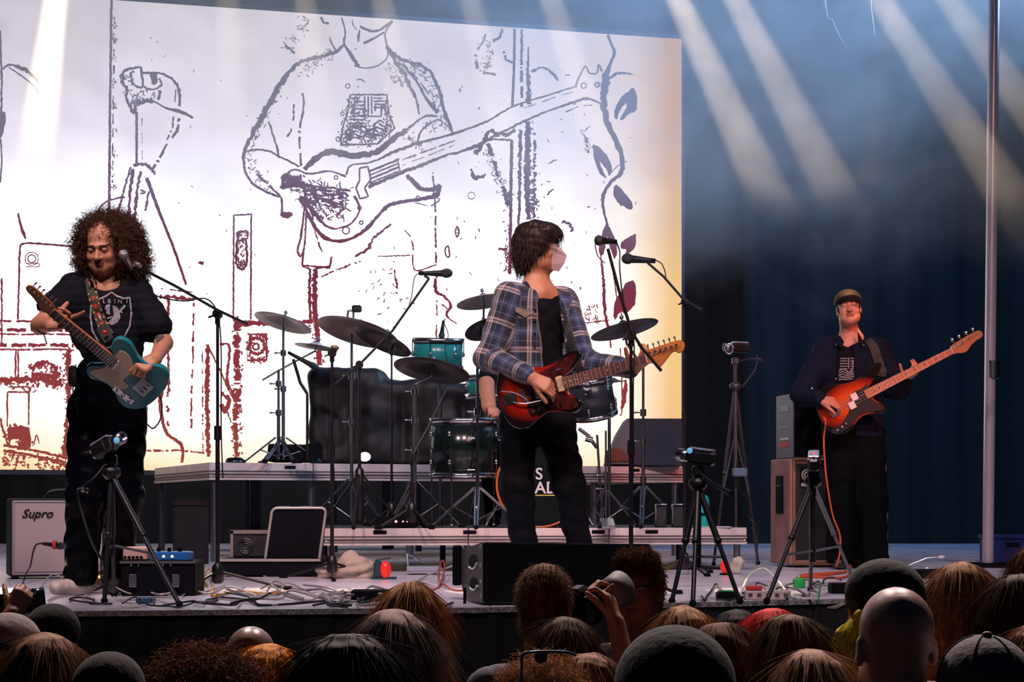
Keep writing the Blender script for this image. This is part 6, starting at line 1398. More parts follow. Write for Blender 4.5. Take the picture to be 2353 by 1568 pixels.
# black pedal case with a cream and a blue pedal on it
o = FP(276, 1371); nb = yaw_nb(o, .03); cw, ch = 170 * o.y / F, 80 * o.y / F
case = thing('pedal_case', 'black flight case holding effects pedals by the camera tripod', 'case', o, .03); nb().box((cw / 2, .16, ch / 2), (cw, .30, ch), .008).build('case_body', M_black, case)
q = nb(); q.box((cw / 2, .008, ch - .004), (cw + .006, .012, .012)); q.build('edge_strip', M_alud, case)
for xx in (.05, .085, .20, .235): q = nb(); q.ball((xx, .004, ch - .018), .006, 8, 6); q.build('rivet', M_chrome, case)
for xx in (.06, .26): q = nb(); q.box((xx, -.004, ch * .45), (.035, .012, .06), .003); q.build('latch', M_dchrome, case)
pw = 56 * o.y / F
p1 = thing('cream_pedal', 'cream effects unit with a row of knobs on the black flight case', 'effects pedal', o + Vector((.0, .06, ch)), .03); nb().box((pw / 2, .12, ch + .034), (pw, .12, .066), .008).build('housing', mat('cream enamel', (.62, .42, .36), .4), p1)
for i in range(5): q = nb(); q.tube([(.012 + i * .019, .062, ch + .018), (.012 + i * .019, .045, ch + .018)], .007, 8); q.build('knob', M_black, p1)
p2 = thing('blue_pedal', 'wide blue effects pedal glowing with small lamps on the black flight case', 'effects pedal', o + Vector((.13, .06, ch)), .03); nb().box((.225, .11, ch + .022), (.185, .13, .044), .006).build('housing', mat('blue enamel', (.015, .13, .42), .3), p2)
for i, xx in enumerate((.155, .195, .235)): q = nb(); q.ball((xx, .043, ch + .022), .007, 8, 6); q.build('lamp', mat('warm lamp', (.9, .5, .4), .4, emit=(1, .55, .45), estr=1.5), p2)
for xx in (.16, .21, .26): q = nb(); q.tube([(xx, .11, ch + .044), (xx, .11, ch + .062)], .009, 8); q.build('knob', M_black, p2)
# low black unit nearer the tripod with a warm light
t = thing('floor_pedal', 'low black floor pedal with orange lamp behind the camera tripod', 'effects pedal', FP(232, 1356)); q = MB(); c = FP(236, 1352); q.box((c.x, c.y, .045), (.07, .12, .09), .006); q.build('housing', mat('brown enamel', (.12, .05, .03), .4), t); q = MB(); q.ball((c.x, c.y - .065, .06), .008, 8, 6); q.build('lamp', mat('orange lamp', (.9, .4, .1), .4, emit=(1, .4, .1), estr=2.), t)

# open flight-case lid, rack unit, bag, small amp and door panel behind the microphone stands
def rounded(w, h, r, n=5):
    out = []
    for cx, cy, a0 in ((w / 2 - r, h / 2 - r, 0), (-w / 2 + r, h / 2 - r, 90), (-w / 2 + r, -h / 2 + r, 180), (w / 2 - r, -h / 2 + r, 270)):
        for k in range(n + 1): a = math.radians(a0 + 90 * k / n); out.append((cx + r * math.cos(a), cy + r * math.sin(a)))
    return out
d = 10.05; lid = thing('flight_case', 'open black flight case with upright lid edged by a pale metal rim', 'case', Vector((P(620, 0, d).x, d, 0)))
w_, h_ = 122 * d / F, 158 * d / F; zc = h_ / 2 + .0
sh = Vector((.10, 0, 0)); q = MB(); q.basis(Vector((P(677, 0, d).x, d, zc)), (1, .12, 0), Vector((.14, 0, 1)), (0, -1, 0)); q.prism(rounded(w_, h_, .03), -.10, 0); lid_o = q.build('lid', M_black, lid)
q = MB(); q.basis(Vector((P(677, 0, d).x, d, zc)), (1, .12, 0), Vector((.14, 0, 1)), (0, -1, 0)); rp = rounded(w_, h_, .03); q.tube([(a, b, .004) for a, b in rp + rp[:1]], .009, 6); q.build('lid_rim', mat('pale extrusion', (.55, .50, .48), .4, .5), lid_o)
for xx in (-.10, .03): q = MB(); q.basis(Vector((P(677, 0, d).x, d, zc)), (1, .12, 0), Vector((.14, 0, 1)), (0, -1, 0)); q.box((xx, h_ / 2 + .006, -.05), (.06, .016, .05), .003); q.build('latch', M_dchrome, lid_o)
d = 10.2; base = lid; a, b = P(500, 1320, 9.95), P(735, 1320, 9.95); q = MB(); q.box(((a.x + b.x) / 2, 10.25, .06), (b.x - a.x, .5, .10), .012); q.build('tray', M_black, base); q = MB(); q.box(((a.x + b.x) / 2, 9.995, .10), (b.x - a.x, .014, .016), .003); q.build('tray_rim', mat('pale extrusion'), base)
d = 10.3; rk = thing('rack_unit', 'grey metal rack box with a round fan grille beside the open lid', 'rack', Vector((P(575, 0, d).x, d, .11))); a, b = P(530, 1220, d), P(620, 1297, d); cx_ = (a.x + b.x) / 2; hh = a.z - .11
q = MB(); q.box((cx_, d + .15, .11 + hh / 2), (b.x - a.x, .3, hh), .006); q.build('chassis', mat('dark grey steel', (.03, .028, .034), .5, .3), rk); q = MB(); q.box((cx_, d - .004, a.z - .008), (b.x - a.x, .012, .022)); q.box((a.x + .008, d - .004, .11 + hh / 2), (.018, .012, hh)); q.build('front_frame', mat('warm grey steel', (.28, .24, .23), .5, .3), rk)
q = MB(); c = Vector((P(565, 0, d).x, d - .008, .11 + hh * .42)); 
for rr in (.045, .032, .018): q.tube([c + Vector((rr * math.cos(k), 0, rr * math.sin(k))) for k in np.linspace(0, 2 * PI, 17)], .0025, 5)
q.build('fan_grille', M_dchrome, rk)
# beige cloth bag
t = thing('cloth_bag', 'crumpled beige cloth bag lying on the floor by the microphone stand base', 'bag', FP(795, 1330)); f = Field(FP(795, 1330) - Vector((.35, .2, .05)), FP(795, 1330) + Vector((.35, .25, .3)), .008); c = FP(795, 1330)
for dx, dz, rx, rz_ in ((-.07, .045, .10, .055), (.03, .08, .075, .075), (.09, .05, .09, .055), (-.12, .03, .05, .04)): f.ell((c.x + dx, c.y + .05, dz), (rx, .08, rz_), None, .03)
f.plane_cut((0, 0, .003), (0, 0, -1)); field_obj(f, 'bag_body', mat('beige canvas', (.50, .40, .34), .85), t, 1, (.010, 22, 51))
t = thing('red_lamp', 'red round stage lamp in a dark yoke beside the beige bag', 'lamp', FP(875, 1332)); c = FP(882, 1332); q = MB(); q.ball((c.x + .01, c.y, .055), (.032, .03, .05), 14, 10); q.build('red_lens', mat('red lens', (.75, .02, .02), .3, emit=(1, .03, .02), estr=.35), t); q = MB(); q.box((c.x - .035, c.y + .02, .055), (.05, .06, .10), .012); q.tube([(c.x - .05, c.y, .11), (c.x + .04, c.y, .125)], .006, 6); q.box((c.x, c.y + .04, .006), (.14, .10, .012)); q.build('yoke', mat('dark green enamel', (.02, .05, .06), .4), t)
t = thing('laptop_stand', 'small dark folded stand with a pale edge under the riser', 'stand', Vector((P(975, 0, 10.4).x, 10.4, 0))); q = MB(); c = P(975, 1300, 10.4); q.box((c.x, 10.4, .035), (.21, .16, .03), .004); q.build('base', mat('pale grey plastic', (.30, .32, .40), .5), t); q = MB(); q.tube([P(935, 1272, 10.4), P(972, 1292, 10.35)], .006, 6); q.tube([P(935, 1272, 10.4), (c.x - .10, 10.42, .045)], .006, 6); q.build('arm', M_chrome, t)
t = thing('door_panel', 'dark wooden panel leaning under the rear platform', 'panel', Vector((P(440, 0, 12.2).x, 12.2, 0))); a, b = P(396, 1148, 12.2), P(478, 1296, 12.2); q = MB(); q.box(((a.x + b.x) / 2, 12.22, (a.z) / 2), (b.x - a.x, .03, a.z), .004); q.build('board', mat('dark wood', (.014, .012, .016), .7, spec=.2, var=.3), t); q = MB(); q.box(((a.x + b.x) / 2, 12.2, a.z - .03), (b.x - a.x, .02, .03), .004); q.build('top_batten', mat('dark wood'), t)
t = thing('effects_unit', 'flat black rack unit with glowing lamps on the drum riser', 'rack', Vector((P(910, 0, 10.85).x, 10.85, RIS))); a, b = P(864, 1186, 10.85), P(956, 1212, 10.85); q = MB(); q.box(((a.x + b.x) / 2, 10.95, RIS + .04), (b.x - a.x, .2, .072), .005); q.build('chassis', M_black, t)
for i, x in enumerate((896, 910, 926, 936)): q = MB(); q.ball(P(x, 1199, 10.845), .006 if i != 1 else .009, 8, 6); q.build('lamp', mat('red pink lamp', (.9, .3, .3), .4, emit=(1, .35, .35), estr=2.), t)
t = thing('floor_light', 'small bright lamp glowing on the edge of the rear platform', 'lamp', P(838, 1058, 12.72)); q = MB(); c = P(838, 1050, 12.72); c.z = PLAT + .045; q.ball(c, (.045, .03, .035), 12, 8); q.build('bulb', mat('glowing bulb', (1, .8, .6), .4, emit=(1, .62, .36), estr=7.), t); q = MB(); q.box((c.x, c.y + .03, PLAT + .02), (.12, .06, .04), .006); q.build('housing', M_black, t)
t = thing('round_lid', 'round flat dark lid lying at the corner of the platform', 'lid', Vector((P(540, 0, 12.9).x, 12.9, PLAT))); q = MB(); q.lathe([(.0001, .045), (.05, .043), (.068, .03), (.072, .0)][::-1], 20, (P(540, 0, 12.9).x, 12.9, PLAT)); q.build('lid', M_black, t); q = MB(); q.lathe([(.07, .008), (.074, .008), (.074, .018), (.07, .018)], 20, (P(540, 0, 12.9).x, 12.9, PLAT)); q.build('pale_band', M_dchrome, t)

# floor monitor wedge in front of the singer
mon = thing('floor_monitor', 'large black wedge monitor speaker lying at the stage edge before the singer', 'speaker', Vector((P(1300, 0, 7.3).x, 7.3, 0)))
A, B_ = P(1112, 1246, 7.18), P(1494, 1250, 7.30); a0, b0 = Vector((A.x, A.y, .012)), Vector((B_.x, B_.y, .012))
A2, A3 = P(1062, 1264, 7.62), P(1062, 1344, 7.62); off_ = A2 - A; B2, B3 = B_ + Vector((.05, .44, off_.z)), Vector((B_.x + .05, B_.y + .44, A3.z)); A4 = Vector((A2.x + .02, A2.y - .10, .012)); B4 = Vector((B2.x, B2.y - .10, .012))
q = MB(); vs = [a0, A, A2, A3, A4, b0, B_, B2, B3, B4]; q.add(vs, [(0, 5, 6, 1), (1, 6, 7, 2), (2, 7, 8, 3), (3, 8, 9, 4), (4, 9, 5, 0), (0, 1, 2, 3, 4), (9, 8, 7, 6, 5)]); mo = q.build('cabinet', mat('black speaker paint', (.002, .0025, .005), .6, spec=.15, bump=.15, bscale=200), mon); bv = mo.modifiers.new('b', 'BEVEL'); bv.width = .008; bv.segments = 2
n_ = (A2 - A).cross(a0 - A).normalized(); n_ = n_ if n_.x < 0 else -n_
q = MB(); e_ = .004; q.add([p + n_ * e_ for p in (a0, A, A2, A3)] + [A4 + n_ * e_], [(0, 1, 2, 3, 4)]); q.build('side_plate', mat('grey side paint', (.085, .08, .088), .5), mon)
def on_side(s, t): return a0.lerp(A, t).lerp(A4.lerp(A2, t), s) + n_ * .006
for t0, t1 in ((.20, .42), (.58, .84)):
    q = MB(); pts = [on_side(.45 + .22 * math.cos(k), (t0 + t1) / 2 + (t1 - t0) / 2 * math.sin(k)) for k in np.linspace(0, 2 * PI, 20)[:-1]]; q.add(pts, [tuple(range(19))]); ho = q.build('hand_hole', M_black, mon)
    q = MB(); lo_ = [on_side(.45 + .22 * math.cos(k), (t0 + t1) / 2 + (t1 - t0) / 2 * math.sin(k)) + n_ * .003 for k in np.linspace(PI * 1.1, PI * 1.9, 9)]; q.tube(lo_, .006, 6); q.build('hole_lip', M_chrome, ho)
for t_ in (.12, .35, .62, .93): q = MB(); q.ball(on_side(.06, t_), .008, 8, 6); q.build('bolt', M_chrome, mon)
q = MB(); q.box((P(1050, 0, 7.62).x, 7.66, .155), (.04, .10, .18), .006); q.build('connector_box', M_black, mon)
for x in (1068, 1126): q = MB(); c = FP(x, 1393 if x > 1100 else 1388); q.tube([(c.x, c.y, .0), (c.x, c.y, .07)], .007, 6); q.build('foot_post', M_black, mon)

# bass cabinet with head on top
D = 11.5; cab = thing('bass_cabinet', 'worn bass speaker cabinet with a round logo badge behind the bass player', 'amplifier', Vector((P(1905, 0, D).x, D, 0)))
yw = math.radians(11); oL = Vector((P(1816, 0, D).x, D, 0)); nb = yaw_nb(oL, yw); Wc, Hc_, Dc = .70, .725, .40
nb().box((Wc / 2, Dc / 2, Hc_ / 2 + .02), (Wc, Dc, Hc_), .01).build('cabinet', mat('worn red-brown tolex', (.36, .17, .16), .7, var=.3, vscale=5), cab)
nb().box((Wc / 2, -.004, Hc_ / 2 + .02), (Wc - .07, .012, Hc_ - .07), .004).build('grille', mat('black grille cloth', (.012, .012, .014), .8, bump=.2, bscale=300), cab)
q = nb(); e = .025
for a, b in (((e, e), (Wc - e, e)), ((e, Hc_ + .015), (Wc - e, Hc_ + .015)), ((e, e), (e, Hc_ + .015)), ((Wc - e, e), (Wc - e, Hc_ + .015))): q.tube([(a[0], -.006, a[1]), (b[0], -.006, b[1])], .012, 6)
q.build('wood_edge', mat('worn brown edge', (.22, .12, .06), .5, var=.3), cab)
q = nb(); q.box((.115, -.012, .615), (.10, .006, .13), .002); bd_ = q.build('badge', M_black, cab)
q = nb()
for rr in (.036, .019): q.tube([(.115 + rr * math.cos(k), -.017, .632 + rr * math.sin(k)) for k in np.linspace(-.4, 2 * PI - .7, 22)], .006, 5)
q.tube([(.115 + .036, -.017, .642), (.151, -.017, .596)], .006, 5); q.box((.115, -.016, .565), (.085, .004, .022)); q.build('round_logo', mat('tan logo', (.55, .47, .40), .5), bd_)
q = nb(); q.box((-.004, Dc / 2, .50), (.012, .13, .26), .004); q.build('side_handle', M_black, cab); q = nb(); q.box((-.008, Dc / 2, .56), (.01, .07, .012)); q.build('handle_screw', M_chrome, cab)
hd = thing('bass_amplifier_head', 'tall black rack with a grey side panel standing on the bass cabinet', 'amplifier', nb().m @ Vector((0, 0, Hc_ + .02)), yw)
nb().box((.34, .20, Hc_ + .02 + .225), (.60, .36, .45), .008).build('rack_body', M_black, hd); nb().box((.036, .20, Hc_ + .02 + .225), (.008, .34, .44), .003).build('side_panel', mat('grey side panel', (.12, .12, .15), .5), hd)
for zz, hh, mm in ((.35, .04, mat('label grey', (.35, .35, .40), .6)), (.22, .012, mat('label grey')), (.10, .035, mat('label red', (.55, .05, .05), .6)), (.14, .016, mat('label white', (.7, .7, .7), .6))): q = nb(); q.box((.030, .20, Hc_ + .02 + zz), (.004, .16, hh)); q.build('printed_label', mm, hd)
t = thing('hand_truck', 'pale tubular handle standing beside the bass player’s legs', 'trolley', FP(2035, 1294)); c = FP(2036, 1294); q = MB(); zt_ = P(0, 1140, c.y).z; q.tube([(c.x, c.y, .02), (c.x, c.y, zt_ - .02), (c.x - .01, c.y + .02, zt_), (c.x - .05, c.y + .06, zt_), (c.x - .06, c.y + .3, zt_), (c.x - .06, c.y + .3, .02)], .014, 8); q.build('frame', mat('pale tube', (.62, .55, .58), .35, .4), t); q = MB(); q.box((c.x - .03, c.y + .15, .012), (.12, .34, .024), .004); q.build('plate', M_black, t)
# bottle on the riser
t = thing('water_bottle', 'teal water bottle standing at the end of the drum riser', 'bottle', Vector((P(1617, 0, 11.1).x, 11.1, RIS))); q = MB(); c = (P(1617, 0, 11.1).x, 11.1, RIS); q.lathe([(.0001, .001), (.036, .001), (.038, .02), (.038, .17), (.030, .20), (.020, .215)], 20, c); q.build('bottle_body', mat('teal plastic', (.01, .38, .40), .35), t); q = MB(); q.lathe([(.022, .212), (.022, .245), (.0001, .247)], 16, c); q.build('bottle_cap', M_black, t); q = MB(); q.lathe([(.0385, .075), (.0388, .085), (.0385, .095)], 20, c); q.build('dark_band', M_black, t)
t = thing('paper_sheet', 'white paper lying by the teal water bottle', 'paper', Vector((P(1640, 0, 10.98).x, 10.98, RIS + .002))); q = MB(); c = P(1640, 0, 10.98); q.box((c.x, 11.02, RIS + .004), (.22, .14, .006), .002); q.build('sheet', M_wht, t)
t = thing('drum_pedal', 'pair of silver metal drum pedals on the riser near the teal bottle', 'drum pedal', Vector((P(1530, 0, 11.1).x, 11.1, RIS)))
for x in (1518, 1556): q = MB(); c = P(x, 0, 11.15); q.box((c.x, 11.15, RIS + .075), (.075, .10, .15), .006); q.build('pedal_post', mat('dark grey steel'), t); q = MB(); q.tube([(c.x - .036, 11.09, RIS + .02), (c.x - .036, 11.09, RIS + .15), (c.x + .036, 11.09, RIS + .15)], .006, 6); q.build('frame', M_chrome, t)

# cameras on tripods
def cam_tripod(label, hub, feet, d, head_top, pan=None, m=None):
    m = m or mat('black tripod', (.010, .011, .015), .4)
    h = P(hub[0], hub[1], d); t = thing('camera_tripod', label, 'tripod', Vector((h.x, h.y, 0)))
    for (x, y) in feet:
        ft = FP(x, y, .012); a = h.lerp(ft, .48); q = MB(); q.tube([h, a], .014, 8); o = q.build('leg', m, t); q = MB(); q.tube([a, ft], .010, 8); q.build('lower_section', m, o); q = MB(); q.ball(a, .018, 8, 6); q.build('leg_lock', m, o); q = MB(); q.ball(ft, .016, 8, 6); q.build('rubber_foot', M_black, o)
    c = h.copy(); low = Vector((h.x, h.y, max(.10, h.z - .36))); q = MB(); q.tube([P(hub[0], head_top, d), low], .014, 8); q.build('centre_column', m, t)
    for (x, y) in feet: q = MB(); q.tube([low + Vector((0, 0, .05)), h.lerp(FP(x, y, .012), .62)], .006, 6); q.build('spreader', mat('grey spreader', (.12, .12, .14), .5), t)
    q = MB(); q.lathe([(.02, -.02), (.042, 0), (.042, .025), (.018, .04)], 12, h); q.build('hub', m, t)
    q = MB(); q.box(P(hub[0], head_top + 8, d), (.05, .05, .05), .008); q.build('head', m, t)
    if pan: q = MB(); q.tube([P(hub[0], head_top + 10, d), P(*pan[0], d - .1), P(*pan[1], d - .2)], [.007, .008, .013], 8); q.build('pan_handle', m, t)
    return t
def camcorder(label, c, ax, L, m=None, d=7.4, screen=True):
    z = Vector(ax).normalized(); t = thing('video_camera', label, 'camera', c); up = Vector((0, 0, 1)); s_ = z.cross(up).normalized(); u = s_.cross(z); nbm = Matrix((z, s_, u)).transposed()
    def nb(): q = MB(); q.at(c, nbm); return q
    nb().box((0, 0, 0), (L, .055, .062), .012).build('camera_body', m or mat('camera black', (.012, .012, .015), .3), t)
    q = nb(); q.lathe([(.024, 0), (.028, .004), (.028, .05), (.022, .05), (.020, .02), (.0001, .02)], 16, (L / 2, 0, 0), (0, 1, 0), (0, 0, 1), (1, 0, 0)); q.build('lens', M_dchrome, t)
    nb().box((0, .0, .036), (L * .8, .05, .012), .004).build('top_handle', mat('silver top', (.55, .55, .62), .25, .6), t)
    nb().box((-L * .05, .04, .0), (L * .6, .012, .05), .003).build('side_screen', M_blkpl, t); return t
cam_tripod('black camera tripod before the curly-haired guitarist’s legs', (256, 1092), [(240, 1388), (412, 1396), (262, 1372)], 7.45, 1050)
ct = camcorder('video camera tilted up on the tripod by the guitarist', P(240, 1030, 7.43), (.80, -.35, .42), .125); q = MB(); q.ball(P(268, 1012, 7.36), .014, 8, 6); q.build('blue_glow', mat('painted blue lens glint', (.10, .35, .6), .1, emit=(.2, .6, 1), estr=.5), ct)  # emitting ball paints a blue glint on the lens
q = MB(); q.tube(catmull([P(240, 1070, 7.4), P(215, 1100, 7.36), P(190, 1118, 7.36), P(178, 1135, 7.42), P(205, 1230, 7.36), P(240, 1300, 7.34)], 6), .005, 6); q.build('cable', M_mstand, ct)
cam_tripod('black camera tripod by the teal bottle, right of the monitor speaker', (1604, 1118), [(1544, 1388), (1592, 1394), (1700, 1388)], 7.45, 1075, [(1635, 1110), (1680, 1135)])
ct = camcorder('video camera on the tripod by the teal bottle', P(1612, 1052, 7.43), (-.72, .45, .12), .13); q = MB(); q.ball(P(1585, 1036, 7.38), .013, 8, 6); q.build('blue_glow', mat('painted blue lens glint'), ct)
cam_tripod('black camera tripod before the bass cabinet', (1868, 1112), [(1762, 1388), (1862, 1360), (1958, 1330)], 7.75, 1080)
ct = camcorder('video camera on the tripod before the bass cabinet', P(1870, 1062, 7.7), (.18, .9, .25), .15); q = MB(); q.ball(P(1868, 1042, 7.62), .007, 8, 6); q.build('red_tally', mat('red tally', (.9, .05, .05), .4, emit=(1, .05, .03), estr=2.), ct)
cam_tripod('thin camera tripod standing in shadow behind the drum riser end', (1690, 892), [(1640, 1300), (1692, 1303), (1742, 1298)], 11.75, 822, [(1725, 825), (1750, 828)], mat('dark grey tripod', (.06, .065, .08), .4, .5))
ct = camcorder('small camera with ring lens high on the shadowed tripod', P(1700, 800, 11.75), (-.9, -.4, .0), .15, None, 11.75); q = MB(); q.tube([P(1676, 802, 11.6) + Vector((.028 * math.cos(k), 0, .035 * math.sin(k))) for k in np.linspace(0, 2 * PI, 15)], .006, 6); q.build('lens_ring', M_chrome, ct)
q = MB(); q.tube(catmull([P(1742, 815, 11.7), P(1738, 845, 11.7), P(1722, 870, 11.7), P(1706, 890, 11.7)], 5), .006, 6); q.build('cable', M_mstand, ct)
t = thing('power_adapter', 'small blue-grey box hanging from the shadowed tripod', 'adapter', P(1700, 1098, 11.6)); q = MB(); q.box(P(1700, 1086, 11.6), (.10, .05, .06), .008); q.build('box', mat('blue grey plastic', (.08, .16, .26), .4), t); q = MB(); q.tube([P(1690, 1075, 11.6), P(1692, 1055, 11.62), P(1706, 1060, 11.62), P(1710, 1075, 11.6)], .006, 6); q.tube(catmull([P(1694, 1096, 11.6), P(1702, 1130, 11.6), P(1718, 1150, 11.6), P(1722, 1190, 11.6), P(1740, 1215, 11.5), FP(1738, 1300, .006)], 6), .006, 6); q.build('cable', M_mstand, t)

# power strips, stompboxes and cables along the stage edge
def floor_box(name, label, cat, x, y, w, dd, h, m, z=.0):
    c = FP(x, y); t = thing(name, label, cat, c); q = MB(); q.box((c.x, c.y + dd / 2, z + h / 2), (w, dd, h), min(.006, h * .3)); q.build('housing', m, t); return t, c
ps, c = floor_box('power_strip', 'white power strip with sockets between the two right tripods', 'power strip', 1765, 1380, .205, .05, .045, mat('off white plastic', (.60, .48, .46), .5))
for i in range(5): q = MB(); q.box((c.x - .08 + i * .04, c.y - .002, .024), (.018, .006, .014), .002); q.build('socket', mat('dark socket', (.08, .05, .06), .6), ps)  # dark blocks mark the sockets
q = MB(); q.box((c.x - .06, c.y + .02, .055), (.07, .04, .02), .004); q.build('red_plug', mat('red plug', (.65, .06, .05), .5), ps)
floor_box('stompbox', 'black stompbox with a green lit top beside the right tripod foot', 'effects pedal', 1672, 1380, .085, .10, .035, M_black); 
t, c = floor_box('green_pedal', 'small bright green pedal beyond the white power strip', 'effects pedal', 1838, 1352, .055, .06, .05, mat('bright green', (.02, .45, .08), .4)); q = MB(); q.ball((c.x, c.y + .03, .055), .008, 8, 6); q.build('footswitch', M_chrome, t)
q = MB(); c = FP(1672, 1380); q.box((c.x, c.y + .05, .039), (.07, .07, .006), .002); q.build('green_top', mat('green panel', (.02, .40, .15), .4), bpy.data.objects['stompbox'])
floor_box('stompbox', 'squat black stompbox among the cables before the orange lead', 'effects pedal', 1940, 1365, .12, .11, .05, M_black)
floor_box('stompbox', 'blue stompbox in the tangle of cables at the stage edge', 'effects pedal', 330, 1392, .07, .08, .035, mat('dull blue', (.03, .10, .20), .4)); floor_box('stage_floor_box', 'flat black floor box by the blond head at the stage edge', 'floor box', 850, 1383, .17, .12, .05, M_black); floor_box('pedal_board', 'low black pedalboard at the far side by the tall pole', 'effects pedal', 2150, 1330, .22, .16, .05, M_black)
q = MB(); c = FP(2140, 1318); q.tube([P(2082, 1302, c.y), P(2130, 1283, c.y), P(2168, 1280, c.y)], .006, 6); q.tube([P(2082, 1303, c.y), P(2130, 1304, c.y)], .006, 6); q.build('metal_arm', M_chrome, bpy.data.objects['pedal_board']); q = MB(); q.ball(P(2130, 1308, c.y - .02), .014, 8, 6); q.ball(P(2163, 1281, c.y), (.025, .012, .012), 8, 6); q.build('white_knob', M_wht, bpy.data.objects['pedal_board'])
t = thing('red_cup', 'small red round lamp behind the right tripod leg', 'lamp', FP(1666, 1322)); q = MB(); c = FP(1666, 1322); q.ball((c.x, c.y, .05), (.03, .03, .045), 12, 8); q.build('red_lens', mat('red lens'), t); q = MB(); q.lathe([(.0001, .012), (.03, .012), (.035, 0)][::-1], 12, (c.x, c.y, 0)); q.build('base', M_black, t)
t = thing('crumpled_tissue', 'crumpled cream tissue beside the small red lamp', 'tissue', FP(1692, 1320)); f = Field(FP(1692, 1320) - Vector((.1, .1, .03)), FP(1692, 1320) + Vector((.1, .1, .15)), .006); c = FP(1692, 1320); f.ell((c.x, c.y, .05), (.035, .03, .05)); f.ell((c.x + .01, c.y, .08), (.03, .02, .035), None, .02); f.noise(.006, 80, 2); f.plane_cut((0, 0, .003), (0, 0, -1)); field_obj(f, 'tissue', mat('cream tissue', (.55, .50, .42), .8), t)
M_cab = [mat('black cable', (.012, .012, .014), .45), mat('grey cable', (.22, .20, .21), .5), mat('pale cable', (.42, .37, .37), .5), mat('yellow cable', (.55, .28, .05), .5), mat('red cable', (.35, .04, .03), .5), M_wht, mat('green cable', (.03, .35, .10), .5), mat('orange cable')]
CN = ['black', 'grey', 'pale grey', 'yellow', 'dark red', 'white', 'green', 'orange']
def cable(label, pts, ci, r=.0055, lift=None, group=None):
    pp = []
    for i, p in enumerate(pts): pp.append(FP(p[0], p[1], (p[2] if len(p) > 2 else .0) + r + .001))
    t = MB(); t.tube(catmull(pp, 7), r, 6); o = t.build('cable', M_cab[ci]); tag(o, label, 'cable', group); return o
R3 = random.Random(11)
cable('white cable arching over the power strip between the tripods', [(1700, 1376), (1722, 1345, .04), (1755, 1336, .06), (1785, 1350, .03), (1820, 1376), (1866, 1382)], 5, .008)
cable('dark red cable curling beside the monitor speaker', [(985, 1362), (1010, 1350), (1022, 1330, .06), (1015, 1322, .08), (1008, 1345, .03), (1040, 1358), (1065, 1360)], 4); cable('pale cable running from the monitor speaker behind the blond head', [(940, 1352), (980, 1330, .01), (1040, 1322, .05), (1056, 1320, .07)], 2)
cable('yellow cable looped around the microphone stand foot', [(476, 1350), (470, 1336, .03), (482, 1330, .05), (490, 1350), (488, 1372), (520, 1368), (560, 1362), (600, 1368), (660, 1366)], 3, .007)
cable('white loop of cable beside the guitarist’s shoe', [(95, 1352), (120, 1345, .05), (150, 1348, .03), (185, 1362), (210, 1380), (228, 1392)], 2, .005); cable('red cable end lying at the far left of the stage', [(20, 1372), (40, 1366), (52, 1358, .01)], 4)
cable('orange cable coiled before the bass cabinet', [(1900, 1296, .05), (1925, 1290, .06), (1950, 1300, .03), (1952, 1322), (1930, 1332), (1880, 1330), (1840, 1326), (1900, 1322), (1945, 1318), (1890, 1326), (1830, 1332)], 7, .008)
cable('green cable dropping over the edge behind the third tripod', [(1885, 1350), (1882, 1366), (1880, 1385)], 6, .005)
TANG = {}
def tangle(ci, pts, r, where):
    TANG.setdefault((ci, where), []).append((sum(p[0] for p in pts) / len(pts), pts, r))
for i in range(26):
    x0 = R3.uniform(180, 900); y0 = R3.uniform(1362, 1398); n = R3.randint(5, 8); pts = []; x, y = x0, y0; dx = R3.uniform(25, 60) * R3.choice((1, 1, -1))
    for j in range(n):
        pts.append((x, y, R3.uniform(0, .012) if R3.random() < .8 else R3.uniform(.02, .05))); x += dx * R3.uniform(.3, 1.4); y = min(1399, max(1352, y + R3.uniform(-13, 13)))
        if R3.random() < .2: dx = -dx
    tangle(R3.choice((0, 0, 1, 1, 2, 2, 2, 5)), pts, R3.choice((.004, .005, .006)), 'left of the monitor speaker')
for i in range(9):
    x = R3.uniform(1640, 1960); y = R3.uniform(1350, 1384); pts = []; dx = R3.uniform(-40, 40)
    for j in range(6): pts.append((x, y, R3.uniform(0, .02))); x += dx * R3.uniform(.2, 1.4); y = min(1384, max(1320, y + R3.uniform(-16, 16)))
    tangle(R3.choice((0, 0, 0, 1)), pts, .005, 'around the right-hand tripods')
ORD = ['leftmost', 'second', 'third', 'fourth', 'fifth', 'sixth', 'seventh', 'eighth', 'ninth', 'tenth', 'eleventh', 'twelfth', 'thirteenth', 'fourteenth']
for (ci, where), L_ in TANG.items():
    for k, (mx_, pts, r) in enumerate(sorted(L_, key=lambda q: q[0])):
        cable(f'{ORD[k]} {CN[ci]} cable' + (' from the left' if k else '') + f' in the tangle {where}', pts, ci, r, None, f'{CN[ci]} cables {where}')
